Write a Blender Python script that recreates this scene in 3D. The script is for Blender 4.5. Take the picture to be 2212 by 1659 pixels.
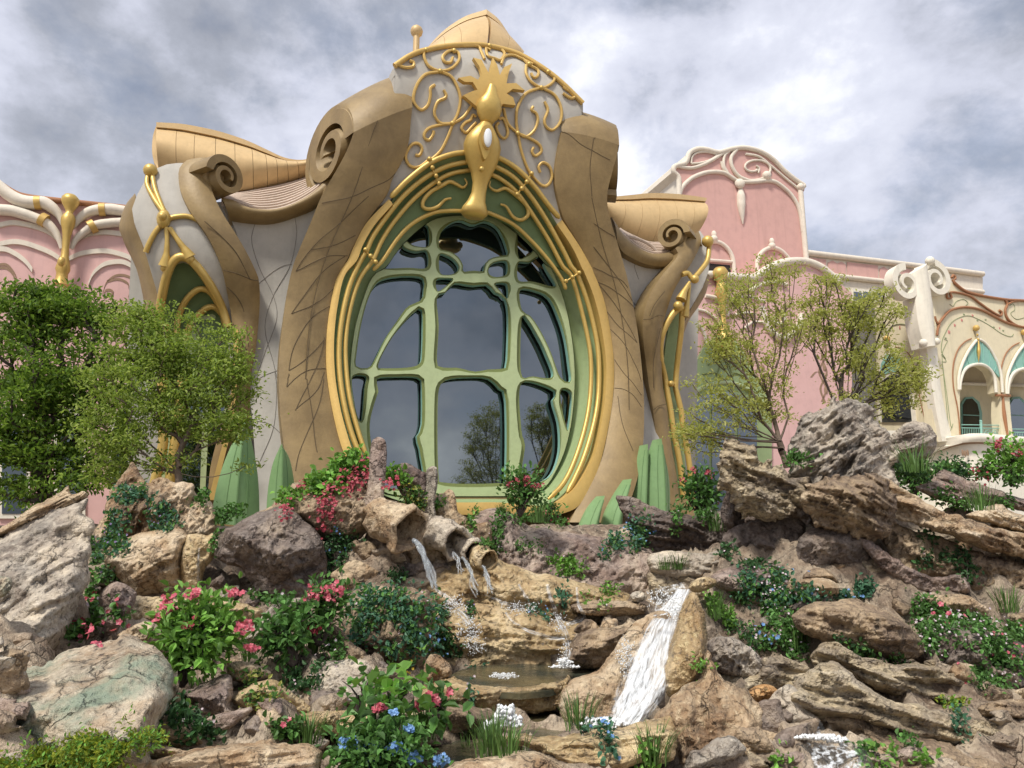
import bpy, math, random
import numpy as np
from mathutils import Vector, Matrix
from mathutils.geometry import delaunay_2d_cdt
from mathutils.bvhtree import BVHTree

# ------------------------------------------------------------------ camera, sky, sun, exposure
for o in list(bpy.data.objects): bpy.data.objects.remove(o)
scn = bpy.context.scene
col = scn.collection
PITCH = math.radians(12.0)
FPX, CX, CY = 1597.0, 1106.0, 829.5            # focal length and centre in the 2212-wide photo frame
EYE = np.array([0.0, 0.0, 1.6])
cam_d = bpy.data.cameras.new('camera'); cam = bpy.data.objects.new('camera', cam_d); col.objects.link(cam)
cam_d.sensor_width = 36.0; cam_d.lens = 36.0*FPX/2212.0; cam_d.clip_start = .05; cam_d.clip_end = 5000
cam.location = EYE; cam.rotation_euler = (math.pi/2+PITCH, 0, 0)
scn.camera = cam
SUN_EL, SUN_AZ = math.radians(54), math.radians(-152)     # azimuth from +Y towards +X: behind the camera, to the left
world = bpy.data.worlds.new('World'); scn.world = world; world.use_nodes = True
wn = world.node_tree; wn.nodes.clear()
def N(t, typ, **kw):
    n = t.nodes.new(typ)
    for k, v in kw.items():
        if k.startswith('i_'):
            n.inputs[k[2:].replace('_', ' ')].default_value = v
        else: setattr(n, k, v)
    return n
def L(t, a, b): t.links.new(a, b)
def ramp(t, fac, stops, interp='LINEAR'):
    r = t.nodes.new('ShaderNodeValToRGB'); r.color_ramp.interpolation = interp
    e = r.color_ramp.elements
    while len(e) > 1: e.remove(e[-1])
    e[0].position = stops[0][0]; e[0].color = (*stops[0][1], 1) if len(stops[0][1]) == 3 else stops[0][1]
    for p, c in stops[1:]:
        k = e.new(p); k.color = (*c, 1) if len(c) == 3 else c
    t.links.new(fac, r.inputs[0]); return r.outputs[0]
def g3(v): return (v, v, v)
sky = N(wn, 'ShaderNodeTexSky', sky_type='NISHITA', sun_disc=False, sun_elevation=SUN_EL, sun_rotation=SUN_AZ, altitude=20, air_density=1.0, dust_density=2.0, ozone_density=1.0)
bg1 = N(wn, 'ShaderNodeBackground'); bg1.inputs[1].default_value = .11; L(wn, sky.outputs[0], bg1.inputs[0])
tc = N(wn, 'ShaderNodeTexCoord'); sep = N(wn, 'ShaderNodeSeparateXYZ'); L(wn, tc.outputs['Generated'], sep.inputs[0])
def M(t, op, a, b=None, c=None, clamp=False):
    n = t.nodes.new('ShaderNodeMath'); n.operation = op; n.use_clamp = clamp
    for i, v in enumerate((a, b, c)):
        if v is None: continue
        if isinstance(v, (int, float)): n.inputs[i].default_value = v
        else: t.links.new(v, n.inputs[i])
    return n.outputs[0]
mp = N(wn, 'ShaderNodeMapping'); mp.inputs['Location'].default_value = (4.1, 1.3, .9); mp.inputs['Scale'].default_value = (1.0, 1.0, 1.5); L(wn, tc.outputs['Generated'], mp.inputs[0])
n1 = N(wn, 'ShaderNodeTexNoise', i_Scale=2.3, i_Detail=10.0, i_Roughness=.55, i_Distortion=.12); L(wn, mp.outputs[0], n1.inputs['Vector'])
mp2 = N(wn, 'ShaderNodeMapping'); mp2.inputs['Location'].default_value = (7.3, .3, 5.1); mp2.inputs['Scale'].default_value = (1, 1, 1.35); L(wn, tc.outputs['Generated'], mp2.inputs[0])
n2 = N(wn, 'ShaderNodeTexNoise', i_Scale=5.4, i_Detail=10.0, i_Roughness=.60, i_Distortion=.1); L(wn, mp2.outputs[0], n2.inputs['Vector'])
shade = M(wn, 'MULTIPLY_ADD', n1.outputs[0], .66, M(wn, 'MULTIPLY', n2.outputs[0], .36))
ccol = ramp(wn, shade, [(.36, (.17, .18, .21)), (.45, (.27, .285, .33)), (.515, (.415, .43, .50)), (.57, (.49, .505, .575)), (.615, (.62, .63, .67)), (.68, (.92, .92, .93))])
bg2 = N(wn, 'ShaderNodeBackground'); L(wn, ccol, bg2.inputs[0]); bg2.inputs[1].default_value = 1.0
cover = ramp(wn, n2.outputs[0], [(.36, g3(.72)), (.5, g3(.97))])
wmix = N(wn, 'ShaderNodeMixShader'); L(wn, cover, wmix.inputs[0]); L(wn, bg1.outputs[0], wmix.inputs[1]); L(wn, bg2.outputs[0], wmix.inputs[2])
wo = N(wn, 'ShaderNodeOutputWorld'); L(wn, wmix.outputs[0], wo.inputs[0])
sun_d = bpy.data.lights.new('sun', 'SUN'); sun_d.energy = 2.3; sun_d.angle = math.radians(9); sun_d.color = (1, .95, .87)
sun = bpy.data.objects.new('sun', sun_d); col.objects.link(sun)
_sd = Vector((math.sin(SUN_AZ)*math.cos(SUN_EL), math.cos(SUN_AZ)*math.cos(SUN_EL), math.sin(SUN_EL)))
sun.rotation_euler = _sd.to_track_quat('Z', 'Y').to_euler()
vs = scn.view_settings; vs.view_transform = 'Standard'; vs.look = 'None'; vs.exposure = 0.76; vs.gamma = 1.0; vs.use_curve_mapping = False
scn.render.engine = 'CYCLES'
scn.cycles.max_bounces = 5; scn.cycles.diffuse_bounces = 3; scn.cycles.glossy_bounces = 3; scn.cycles.transmission_bounces = 4; scn.cycles.transparent_max_bounces = 8; scn.cycles.adaptive_threshold = .02; scn.cycles.use_adaptive_sampling = True
try: scn.cycles.use_denoising = True
except Exception: pass
R = np.random.default_rng(7)
random.seed(7)

# ------------------------------------------------------------------ projection helpers (photo frame -> points at a stated depth)
FWD = np.array([0, math.cos(PITCH), math.sin(PITCH)]); UP = np.array([0, -math.sin(PITCH), math.cos(PITCH)]); RT = np.array([1., 0, 0])
def rays(p):
    p = np.atleast_2d(np.asarray(p, float))
    return RT*((p[:, :1]-CX)/FPX) + FWD + UP*((CY-p[:, 1:2])/FPX)
def atY(p, Y):
    d = rays(p); Y = np.broadcast_to(np.asarray(Y, float), (len(d),))
    return EYE + d*(Y/d[:, 1])[:, None]
ANG = math.radians(20)
BT = np.array([math.cos(ANG), math.sin(ANG), 0]); BN = np.array([math.sin(ANG), -math.cos(ANG), 0]); BC = np.array([0, 20., 0])
def atW(p, w):
    d = rays(p); w = np.broadcast_to(np.asarray(w, float), (len(d),))
    t = (w - (EYE-BC)@BN)/(d@BN)
    return EYE + d*t[:, None]
WZ = np.array([0, 2, 4, 6, 8, 10, 12, 13.5, 14.5, 15.5, 16.5, 18.]); WV = np.array([1.7, 1.3, .75, .35, .25, .5, 1.1, 1.5, 1.5, 1.1, .3, -1.5])
_zz = np.linspace(0, 18, 181); _wv = np.interp(_zz, WZ, WV)
_k = np.exp(-np.linspace(-2, 2, 21)**2); _k /= _k.sum(); _wv = np.convolve(np.pad(_wv, 10, mode='edge'), _k, 'valid')
def Wz(z): return np.interp(z, _zz, _wv)
def F(p, dw=0.0):
    """point of the swelling facade surface seen at p, dw metres proud of it"""
    p = np.atleast_2d(np.asarray(p, float)); w = np.zeros(len(p))
    for _ in range(12):
        q = atW(p, w+dw); w = .5*w+.5*Wz(q[:, 2])
    return atW(p, w+dw)
def cv(ox, oy, s): return lambda pts: [(ox+s*x, oy+s*y) for x, y in pts]
c1 = cv(575.1, 0, .36); c2 = cv(575.1, 530.9, .36); c3 = cv(0, 221.2, .36); c4 = cv(0, 707.8, .36); c5 = cv(0, 1106, .3333)
c6 = cv(1283, 265.4, .42); c7 = cv(1415.7, 752.1, .36); c8 = cv(707.8, 929, .32); cA = cv(707.8, 1238.7, .32); cB = cv(1327.2, 1194.5, .4)
cC = cv(1769.6, 530.9, .2934); cD = cv(1283, 398.2, .2933); cE = cv(0, 353.9, .2133)

# ------------------------------------------------------------------ numpy noise
_perm = np.random.default_rng(3).permutation(256); _perm = np.concatenate([_perm, _perm, _perm])
_gr = np.random.default_rng(4).normal(size=(256, 3)); _gr /= np.linalg.norm(_gr, axis=1)[:, None]
def pnoise(p):
    p = np.asarray(p, float); i = np.floor(p).astype(int); f = p-i; u = f*f*f*(f*(f*6-15)+10); i &= 255
    out = 0
    for dx in (0, 1):
        for dy in (0, 1):
            for dzz in (0, 1):
                h = _perm[_perm[_perm[(i[:, 0]+dx) & 255]+((i[:, 1]+dy) & 255)]+((i[:, 2]+dzz) & 255)]
                g = _gr[h]; d = f-np.array([dx, dy, dzz])
                wgt = (u[:, 0] if dx else 1-u[:, 0])*(u[:, 1] if dy else 1-u[:, 1])*(u[:, 2] if dzz else 1-u[:, 2])
                out = out + wgt*(g*d).sum(1)
    return out*1.6
def fbm(p, octv=4, lac=2.1, gain=.5):
    a, s = 1., 0; p = np.asarray(p, float)
    for k in range(octv): s = s+a*pnoise(p+k*17.3); p = p*lac; a *= gain
    return s
def ridged(p, octv=4, lac=2.1, gain=.55):
    a, s = 1., 0; p = np.asarray(p, float)
    for k in range(octv): s = s+a*(1-2*np.abs(pnoise(p+k*11.7))); p = p*lac; a *= gain
    return s

# ------------------------------------------------------------------ mesh helpers
def catmull(P, n, closed=False):
    P = np.asarray(P, float)
    if closed: Q = np.vstack([P[-1], P, P[0], P[1]])
    else: Q = np.vstack([2*P[0]-P[1], P, 2*P[-1]-P[-2]])
    m = len(Q)-3
    seg = np.linalg.norm(Q[2:-1]-Q[1:-2], axis=1)+1e-9
    s = np.concatenate([[0], np.cumsum(seg)]); t = np.linspace(0, s[-1], n, endpoint=not closed)
    k = np.clip(np.searchsorted(s, t, 'right')-1, 0, m-1); u = ((t-s[k])/seg[k])[:, None]
    a, b, c, d = Q[k], Q[k+1], Q[k+2], Q[k+3]
    return .5*((2*b)+(-a+c)*u+(2*a-5*b+4*c-d)*u*u+(-a+3*b-3*c+d)*u**3)
MATS = {}
def link(name, me, parent=None, mat=None):
    o = bpy.data.objects.new(name, me); col.objects.link(o)
    if parent is not None: o.parent = parent; o.matrix_parent_inverse = parent.matrix_world.inverted()
    return o
def mesh(name, V, Fc, mat, parent=None, smooth=True, mi=None, mats=None, sharp=None):
    me = bpy.data.meshes.new(name)
    V = np.asarray(V, float)
    me.from_pydata(V.tolist() if len(V) < 200000 else V, [], [list(map(int, f)) for f in Fc])
    for m in (mats or [mat]): me.materials.append(MATS[m])
    if mi is not None: me.polygons.foreach_set('material_index', np.asarray(mi, np.int32))
    me.polygons.foreach_set('use_smooth', np.full(len(me.polygons), bool(smooth)))
    if sharp and smooth:
        try: me.set_sharp_from_angle(angle=math.radians(sharp))
        except Exception: pass
    me.update()
    return link(name, me, parent)
def arr_mesh(name, V, loops, sizes, mat, parent=None, smooth=False):
    me = bpy.data.meshes.new(name); V = np.asarray(V, np.float32); loops = np.asarray(loops, np.int32); sizes = np.asarray(sizes, np.int32)
    me.vertices.add(len(V)); me.vertices.foreach_set('co', V.ravel()); me.loops.add(len(loops)); me.loops.foreach_set('vertex_index', loops)
    me.polygons.add(len(sizes)); me.polygons.foreach_set('loop_start', np.concatenate([[0], np.cumsum(sizes)[:-1]]).astype(np.int32)); me.polygons.foreach_set('loop_total', sizes)
    me.polygons.foreach_set('use_smooth', np.full(len(sizes), smooth)); me.materials.append(MATS[mat]); me.update(calc_edges=True); me.validate()
    return link(name, me, parent)
def empty(name, loc=(0, 0, 0), label=None, cat=None, group=None, kind=None):
    o = bpy.data.objects.new(name, None); col.objects.link(o); o.location = tuple(float(v) for v in loc); o.empty_display_size = .3
    o.matrix_world = Matrix.Translation(o.location)
    return tag(o, label, cat, group, kind)
def tag(o, label=None, cat=None, group=None, kind=None):
    if label: o['label'] = label
    if cat: o['category'] = cat
    if group: o['group'] = group
    if kind: o['kind'] = kind
    return o
def grid_faces(n, m):
    i, j = np.meshgrid(np.arange(n-1), np.arange(m-1), indexing='ij'); a = (i*m+j).ravel()
    return np.stack([a, a+1, a+m+1, a+m], 1)
def loft(name, A, B, mat, parent, back=None, n=40, m=10, bulge=0., th=.3, prof=None, sharp=40, smooth_in=True):
    """solid sheet between two edges A and B (3-D), thickness along back"""
    A = catmull(A, n) if smooth_in else np.asarray(A); B = catmull(B, n) if smooth_in else np.asarray(B); n = len(A)
    s = np.linspace(0, 1, m); G = A[:, None]*(1-s)[None, :, None]+B[:, None]*s[None, :, None]
    if back is None: back = -BN
    back = np.asarray(back, float)
    pr = 4*s*(1-s) if prof is None else np.array([prof(x) for x in s])
    G = G-back[None, None]*(bulge*pr)[None, :, None]
    Fr = G.reshape(-1, 3); Bk = Fr+back*th
    V = np.vstack([Fr, Bk]); f = grid_faces(n, m); k = len(Fr)
    fs = [tuple(q) for q in f]+[tuple(q[::-1]+k) for q in f]
    bd = [i*m for i in range(n)]+[(n-1)*m+j for j in range(1, m)]+[i*m+m-1 for i in range(n-2, -1, -1)]+[j for j in range(m-2, 0, -1)]
    for a, b in zip(bd, bd[1:]+bd[:1]): fs.append((a, b, b+k, a+k))
    o = mesh(name, V, fs, mat, parent, sharp=sharp)
    return o
def inside(P, poly):
    x, y = P[:, 0], P[:, 1]; r = np.zeros(len(P), bool); q = np.asarray(poly)
    x0, y0 = q[:, 0], q[:, 1]; x1, y1 = np.roll(x0, -1), np.roll(y0, -1)
    for a, b, c, d in zip(x0, y0, x1, y1):
        if b == d: continue
        k = ((b > y) != (d > y)); r ^= k & (x < (c-a)*(y-b)/(d-b)+a)
    return r
def cdt(poly, holes=(), step=None):
    loops = [np.asarray(poly, float)]+[np.asarray(h, float) for h in holes]
    vs_, ed = [], []
    for lp in loops:
        b = len(vs_); vs_ += [tuple(v) for v in lp]; ed += [(b+i, b+(i+1) % len(lp)) for i in range(len(lp))]
    if step:
        lo, hi = loops[0].min(0), loops[0].max(0)
        gx, gy = np.meshgrid(np.arange(lo[0]+step/2, hi[0], step), np.arange(lo[1]+step/2, hi[1], step)); g = np.stack([gx.ravel(), gy.ravel()], 1)
        k = inside(g, loops[0])
        for h in loops[1:]: k &= ~inside(g, h)
        g = g[k]
        if len(g):
            allv = np.vstack(loops)
            dmin = np.sqrt(((g[:, None]-allv[None])**2).sum(2)).min(1) if len(g)*len(allv) < 4e6 else np.full(len(g), 1e9)
            vs_ += [tuple(v) for v in g[dmin > step*.35]]
    v, e, f, _, _, _ = delaunay_2d_cdt([Vector(q) for q in vs_], ed, [], 0, 1e-5)
    v = np.array([(q.x, q.y) for q in v]); f = np.array([t for t in f if len(t) == 3]); c = v[f].mean(1)
    k = inside(c, loops[0])
    for h in loops[1:]: k &= ~inside(c, h)
    return v, f[k]
def bound_edges(f):
    e = {}
    for t in f:
        for a, b in ((t[0], t[1]), (t[1], t[2]), (t[2], t[0])): e[(a, b)] = 1
    return [(a, b) for a, b in e if (b, a) not in e]
def slab(name, poly, surf, back, mat, parent, holes=(), step=None, side=None, smooth_poly=0, sharp=40):
    """outline (photo frame) laid on a surface function, given real thickness by the vector back"""
    if smooth_poly: poly = catmull(poly, smooth_poly, True)
    v, f = cdt(poly, holes, step)
    P = surf(v); k = len(P); V = np.vstack([P, P+np.asarray(back, float)])
    tri = P[f[0]]; nn = np.cross(tri[1]-tri[0], tri[2]-tri[0])
    if nn@np.asarray(back) > 0: f = f[:, ::-1]
    fs = [tuple(t) for t in f]+[tuple(t[::-1]+k) for t in f]; mi = [0]*len(fs)
    for a, b in bound_edges(f): fs.append((b, a, a+k, b+k)); mi.append(1 if side else 0)
    return mesh(name, V, fs, mat, parent, mi=mi, mats=[mat, side] if side else [mat], sharp=sharp)
def tube_vf(P, r, sides=8, squash=None):
    P = np.asarray(P, float); n = len(P); r = np.broadcast_to(np.asarray(r, float), (n,))
    T = np.gradient(P, axis=0); T /= np.linalg.norm(T, axis=1)[:, None]+1e-9
    ref = np.array([0, 0, 1.]) if abs(T[0] @ np.array([0, 0, 1.])) < .9 else np.array([1., 0, 0])
    Ns = []; x = np.cross(T[0], ref); x /= np.linalg.norm(x)
    for t in T:
        x = x-t*(x@t); x /= np.linalg.norm(x)+1e-9; Ns.append(x)
    Ns = np.array(Ns); Bs = np.cross(T, Ns); a = np.linspace(0, 2*math.pi, sides, endpoint=False)
    V = P[:, None]+r[:, None, None]*(Ns[:, None]*np.cos(a)[None, :, None]+Bs[:, None]*np.sin(a)[None, :, None])
    V = V.reshape(-1, 3); fs = []
    for i in range(n-1):
        for j in range(sides):
            k = (j+1) % sides; fs.append((i*sides+j, i*sides+k, (i+1)*sides+k, (i+1)*sides+j))
    fs.append(tuple(range(sides))[::-1]); fs.append(tuple((n-1)*sides+j for j in range(sides)))
    return V, fs
def tube(name, P, r, mat, parent, n=None, sides=8, endball=False):
    P = np.asarray(P, float); n = n or max(8, len(P)*5)
    rr = np.asarray(r, float)
    if rr.ndim: rr = np.interp(np.linspace(0, 1, n), np.linspace(0, 1, len(rr)), rr)
    P = catmull(P, n) if len(P) > 2 else P[0]+(P[-1]-P[0])*np.linspace(0, 1, n)[:, None]
    if endball:
        rr = np.broadcast_to(rr, (n,)).copy(); rr[0] *= .45; rr[-1] *= .45
    V, fs = tube_vf(P, rr, sides); return mesh(name, V, fs, mat, parent, sharp=50)
def ball(name, c, r, mat, parent, sc=(1, 1, 1), seg=12):
    V, fs = [], []; c = np.asarray(c, float); r = float(r)
    for i in range(seg//2+1):
        th = math.pi*i/(seg//2)
        for j in range(seg):
            a = 2*math.pi*j/seg; V.append(c+r*np.array([sc[0]*math.sin(th)*math.cos(a), sc[1]*math.sin(th)*math.sin(a), sc[2]*math.cos(th)]))
    for i in range(seg//2):
        for j in range(seg):
            k = (j+1) % seg; fs.append((i*seg+j, (i+1)*seg+j, (i+1)*seg+k, i*seg+k))
    return mesh(name, V, fs, mat, parent)
def mpp(p, w=0.0, Y=None):
    """metres per photo pixel at that point"""
    q = atW([p, (p[0]+10, p[1])], w) if Y is None else atY([p, (p[0]+10, p[1])], Y)
    return np.linalg.norm(q[1]-q[0])/10
# ------------------------------------------------------------------ materials
def newmat(name):
    m = bpy.data.materials.new(name); m.use_nodes = True; MATS[name] = m
    t = m.node_tree; return t, t.nodes['Principled BSDF']
def coords(t, scale=1.0, world=True, stretch=None):
    g = t.nodes.new('ShaderNodeNewGeometry'); mp_ = t.nodes.new('ShaderNodeMapping'); L(t, g.outputs['Position'], mp_.inputs[0])
    mp_.inputs['Scale'].default_value = stretch or (scale, scale, scale); return mp_.outputs[0]
def noise(t, vec, sc, det=5., rough=.55, dist=0.):
    n = N(t, 'ShaderNodeTexNoise', i_Scale=sc, i_Detail=det, i_Roughness=rough, i_Distortion=dist); L(t, vec, n.inputs['Vector']); return n.outputs[0]
def mixc(t, fac, a, b, mode='MIX'):
    n = t.nodes.new('ShaderNodeMix'); n.data_type = 'RGBA'; n.blend_type = mode
    for sock, v in ((n.inputs['Factor'], fac), (n.inputs['A'], a), (n.inputs['B'], b)): pass
    ins = [s for s in n.inputs if s.enabled]
    fs, As, Bs = n.inputs[0], n.inputs[6], n.inputs[7]
    for s, v in ((fs, fac), (As, a), (Bs, b)):
        if isinstance(v, (int, float)): s.default_value = v
        elif isinstance(v, tuple): s.default_value = (*v, 1)
        else: L(t, v, s)
    return n.outputs[2]
def bump(t, bs, h, strength=.3, dist=.02):
    b = N(t, 'ShaderNodeBump', i_Strength=strength, i_Distance=dist); L(t, h, b.inputs['Height']); L(t, b.outputs[0], bs.inputs['Normal'])
def srgb(r, g, b): return tuple(((v/255+.055)/1.055)**2.4 if v > 10 else v/255/12.92 for v in (r, g, b))
def plaster(name, c, c2=None, rough=.75, metal=0., mott=.5, sc=.7, bs_=.15, streak=True, spec=.3):
    t, b = newmat(name); v = coords(t); c2 = c2 or tuple(x*.72 for x in c)
    f = ramp(t, noise(t, v, sc, 6, .62, .3), [(.36, g3(0)), (.66, g3(1))])
    f2 = noise(t, v, sc*9, 4, .6)
    k = mixc(t, M(t, 'MULTIPLY', f, mott), c, c2)
    k = mixc(t, M(t, 'MULTIPLY', ramp(t, f2, [(.45, g3(0)), (.75, g3(1))]), .25), k, tuple(x*.6 for x in c))
    if streak:   # rain streaks: noise drawn out downwards
        vs_ = coords(t, stretch=(3.2, 3.2, .22)); s = ramp(t, noise(t, vs_, 1.4, 5, .6), [(.52, g3(0)), (.72, g3(1))])
        k = mixc(t, M(t, 'MULTIPLY', s, .22), k, tuple(x*.5 for x in c))
    L(t, k, b.inputs['Base Color']); b.inputs['Roughness'].default_value = rough; b.inputs['Metallic'].default_value = metal
    b.inputs['Specular IOR Level'].default_value = spec
    bump(t, b, noise(t, v, 14, 6, .6), bs_, .02)
    return t, b
plaster('shell', (.32, .225, .10), (.205, .14, .062), .52, .05, .9, 1.2, .3, spec=.4)
plaster('shell_edge', (.30, .235, .15), (.22, .16, .09), .6)
plaster('stucco', (.50, .475, .42), (.40, .38, .34), .8, 0, .8, .5)
plaster('gold', (.62, .43, .125), (.52, .345, .09), .42, .4, .6, 1.2, .10, streak=False, spec=.5)
plaster('gold_roof', (.62, .44, .22), (.55, .38, .18), .5, .15, .6, .8, .08, spec=.4)
plaster('gold_flat', (.64, .43, .14), (.55, .36, .11), .5, .2, .6, .9, .06, streak=False)
plaster('frame_green', (.45, .53, .29), (.41, .49, .26), .5, 0, .4, .8, .05, streak=False)
plaster('frame_olive', (.20, .235, .085), (.17, .20, .07), .55, 0, .4, .8, .05, streak=False)
plaster('frame_teal', (.25, .47, .40), (.22, .42, .36), .5, 0, .4, .8, .05, streak=False)
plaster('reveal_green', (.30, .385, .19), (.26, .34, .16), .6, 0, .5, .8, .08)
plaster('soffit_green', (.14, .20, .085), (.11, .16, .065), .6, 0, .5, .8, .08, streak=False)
plaster('sepal', (.22, .36, .165), (.18, .30, .13), .55, 0, .5, .9, .06)
plaster('sepal_rib', (.15, .26, .11), None, .6, 0, .3, 1, 0, streak=False)
plaster('seam', (.115, .082, .045), None, .8, 0, .2, 1, .0, streak=False)
plaster('roof_ridge', (.58, .47, .38), (.45, .36, .28), .8, 0, .5, 1, .1)
plaster('pink', (.68, .435, .405), (.63, .39, .36), .8, 0, .5, .3, .06)
plaster('pink_deep', (.64, .385, .34), (.59, .35, .305), .8, 0, .5, .3, .06)
plaster('trim', (.74, .67, .56), (.66, .59, .48), .65, 0, .4, .6, .05)
plaster('cream', (.74, .66, .46), (.68, .60, .42), .8, 0, .4, .4, .06)
plaster('cream_pale', (.80, .75, .63), (.74, .69, .57), .75, 0, .4, .5, .05)
plaster('terracotta', (.36, .17, .085), (.30, .14, .07), .7, 0, .4, 1, .05, streak=False)
plaster('paint_brown', (.30, .20, .13), (.26, .17, .11), .8, 0, .4, 1, .03, streak=False)
plaster('paint_green', (.27, .31, .17), (.24, .27, .15), .8, 0, .4, 1, .03, streak=False)
plaster('paint_rose', (.58, .25, .21), (.5, .2, .17), .8, 0, .4, 1, .03, streak=False)
plaster('turquoise', (.27, .50, .42), (.23, .44, .37), .6, 0, .4, .8, .04)
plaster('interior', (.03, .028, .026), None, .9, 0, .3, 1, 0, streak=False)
plaster('wall_line', (.26, .24, .21), None, .85, 0, .4, 1, .0, streak=False)
plaster('wall_dark', (.20, .19, .18), None, .85, 0, .4, 1, .05)
t, b = newmat('gem'); b.inputs['Base Color'].default_value = (.72, .74, .74, 1); b.inputs['Roughness'].default_value = .12; b.inputs['Coat Weight'].default_value = .5
t, b = newmat('glass'); b.inputs['Base Color'].default_value = (.006, .008, .010, 1); b.inputs['Roughness'].default_value = .025; b.inputs['IOR'].default_value = 2.6
b.inputs['Specular Tint'].default_value = (.86, .95, 1, 1); bump(t, b, noise(t, coords(t), .55, 2), .10, .03)

# ------------------------------------------------------------------ the pavilion with the egg-shaped window
PAV = empty('pavilion', F([(1000, 1090)])[0]*np.array([1, 1, 0])+np.array([0, 0, 1.9]), 'large tan shell-shaped pavilion with scrolls and an egg-shaped green window', 'building')
BK = -BN
def FS(dw): return lambda p: F(p, dw)
# grey forehead between the two scrolls
fore = c1([(770, 395), (870, 330), (960, 300), (1080, 277), (1230, 268), (1340, 277), (1480, 312), (1560, 347), (1680, 422), (1780, 502), (1900, 620), (1870, 900), (1850, 1300), (1760, 1400), (1690, 1240), (1590, 1115), (1500, 1020), (1390, 955), (1290, 925), (1200, 922), (1100, 938), (980, 988), (850, 1090), (745, 1200), (640, 1260), (700, 1000), (760, 700)])
slab('forehead', fore, FS(0), BK*.5, 'stucco', PAV, step=14)
# dome closing the forehead towards the back
ftop = np.array(c1([(770, 395), (870, 330), (960, 300), (1080, 277), (1230, 268), (1340, 277), (1480, 312), (1560, 347), (1680, 422), (1780, 502), (1900, 620)]))
ft = F(ftop, -.02); loft('crown_shell', ft, ft+BK*3.5+np.array([0, 0, .15]), 'stucco', PAV, back=np.array([0, 0, -1.]), th=.3, bulge=.25, n=30)
tube('crest_rim', F(ftop, .05), .075, 'gold_flat', PAV, n=40)
# petals
PL_out = [(764, 286), (749, 326), (724, 372), (695, 423), (677, 466), (659, 509), (641, 552), (630, 585), (621, 628), (612, 689), (605, 743), (602, 797), (603, 850), (606, 900), (612, 955), (622, 1010), (640, 1060), (655, 1110)]
PL_in = [(891, 232), (888, 256), (883, 306), (870, 346), (849, 382), (838, 418), (823, 438), (791, 482), (762, 536), (741, 580), (726, 610), (711, 682), (705, 747), (706, 812), (719, 891), (737, 963), (752, 1010), (790, 1100)]
PR_in = c1([(1772, 790), (1760, 850), (1742, 950), (1732, 1090), (1765, 1250), (1800, 1340), (1880, 1470), (1950, 1600)])+c2([(1960, 150), (2020, 300), (2060, 480), (2086, 700), (2081, 900), (2051, 1100), (2010, 1280), (1900, 1500), (1820, 1659)])
PR_out = c1([(2112, 870), (2108, 920), (2085, 1000), (2045, 1180), (2070, 1330), (2120, 1500), (2160, 1640)])+[(1366, 650), (1378, 720), (1386, 790), (1391, 860), (1390, 950), (1380, 1020), (1362, 1080), (1335, 1130)]
FLARE = .44
def flared(p_in, p_out, dw=.12):
    a = F(catmull(np.array(p_in), 40), dw); po = catmull(np.array(p_out), 40); f = np.full(40, .5)
    for _ in range(3):
        b_ = F(po, dw+f); f = FLARE*np.abs((b_-a)@BT)*.55
    return a, F(po, dw+f)
def petal(nm, pin, pout):
    a, b_ = flared(pin, pout); loft(nm, a, b_, 'shell', PAV, back=BK, th=.75, bulge=.10, n=60, m=14, smooth_in=True)
    return a, b_
La, Lb = petal('petal', PL_in, PL_out); Ra, Rb = petal('petal', PR_in, PR_out)
# engraved lines on the petals, laid on the petal surface
def petal_pt(a, b_, s, x):
    s = np.atleast_1d(s)*(len(a)-1); i = np.clip(s.astype(int), 0, len(a)-2); f = (s-i)[:, None]; x = np.atleast_1d(x)[:, None]
    A = a[i]*(1-f)+a[i+1]*f; B_ = b_[i]*(1-f)+b_[i+1]*f
    return A*(1-x)+B_*x+BN*(.10*4*x*(1-x)+.003)
def proj(P):
    d = np.asarray(P)-EYE; z = d@FWD
    return np.stack([CX+FPX*(d@RT)/z, CY-FPX*(d@UP)/z], 1)
def veins(a, b_, lines):
    sg, xg = np.meshgrid(np.linspace(0, 1, 260), np.linspace(0, 1, 40), indexing='ij'); P3 = petal_pt(a, b_, sg.ravel(), xg.ravel()); P2 = proj(P3)
    for ln in lines:
        q = catmull(np.array(ln), 18); k = ((q[:, None]-P2[None])**2).sum(2).argmin(1); Q = P3[k]
        for _ in range(4): Q[1:-1] = (Q[:-2]+Q[1:-1]*2+Q[2:])/4
        tube('engraved_line', Q, .0095, 'seam', PAV, n=22, sides=5)
veins(La, Lb, [c3(x) for x in ([(2400, 440), (2212, 520), (2100, 570), (1930, 600)], [(2212, 560), (2120, 650), (2000, 760), (1900, 830), (1860, 890), (1800, 960), (1775, 1015)], [(2130, 800), (2030, 850), (1950, 870), (1860, 885)], [(1775, 1015), (1900, 950), (1990, 920), (2090, 920)], [(2070, 925), (1950, 1000), (1860, 1110), (1790, 1210), (1750, 1265)], [(1750, 1265), (1850, 1230), (1950, 1170), (2010, 1110)], [(1990, 1220), (1890, 1270), (1800, 1390), (1750, 1500), (1735, 1610)], [(1735, 1610), (1850, 1530), (1950, 1420)], [(2240, 60), (2180, 400), (2060, 700), (1980, 850), (1900, 1100), (1850, 1350), (1835, 1659)])]
      + [c4(x) for x in ([(1725, 355), (1800, 280), (1870, 250), (1950, 245)], [(1950, 60), (1920, 180), (1850, 340), (1770, 500)], [(1945, 260), (1900, 380), (1780, 480)], [(1945, 300), (1920, 450), (1850, 620), (1790, 760), (1775, 860)], [(1838, 310), (1870, 500), (1900, 750)], [(1735, 275), (1728, 310), (1722, 352)])])
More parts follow.
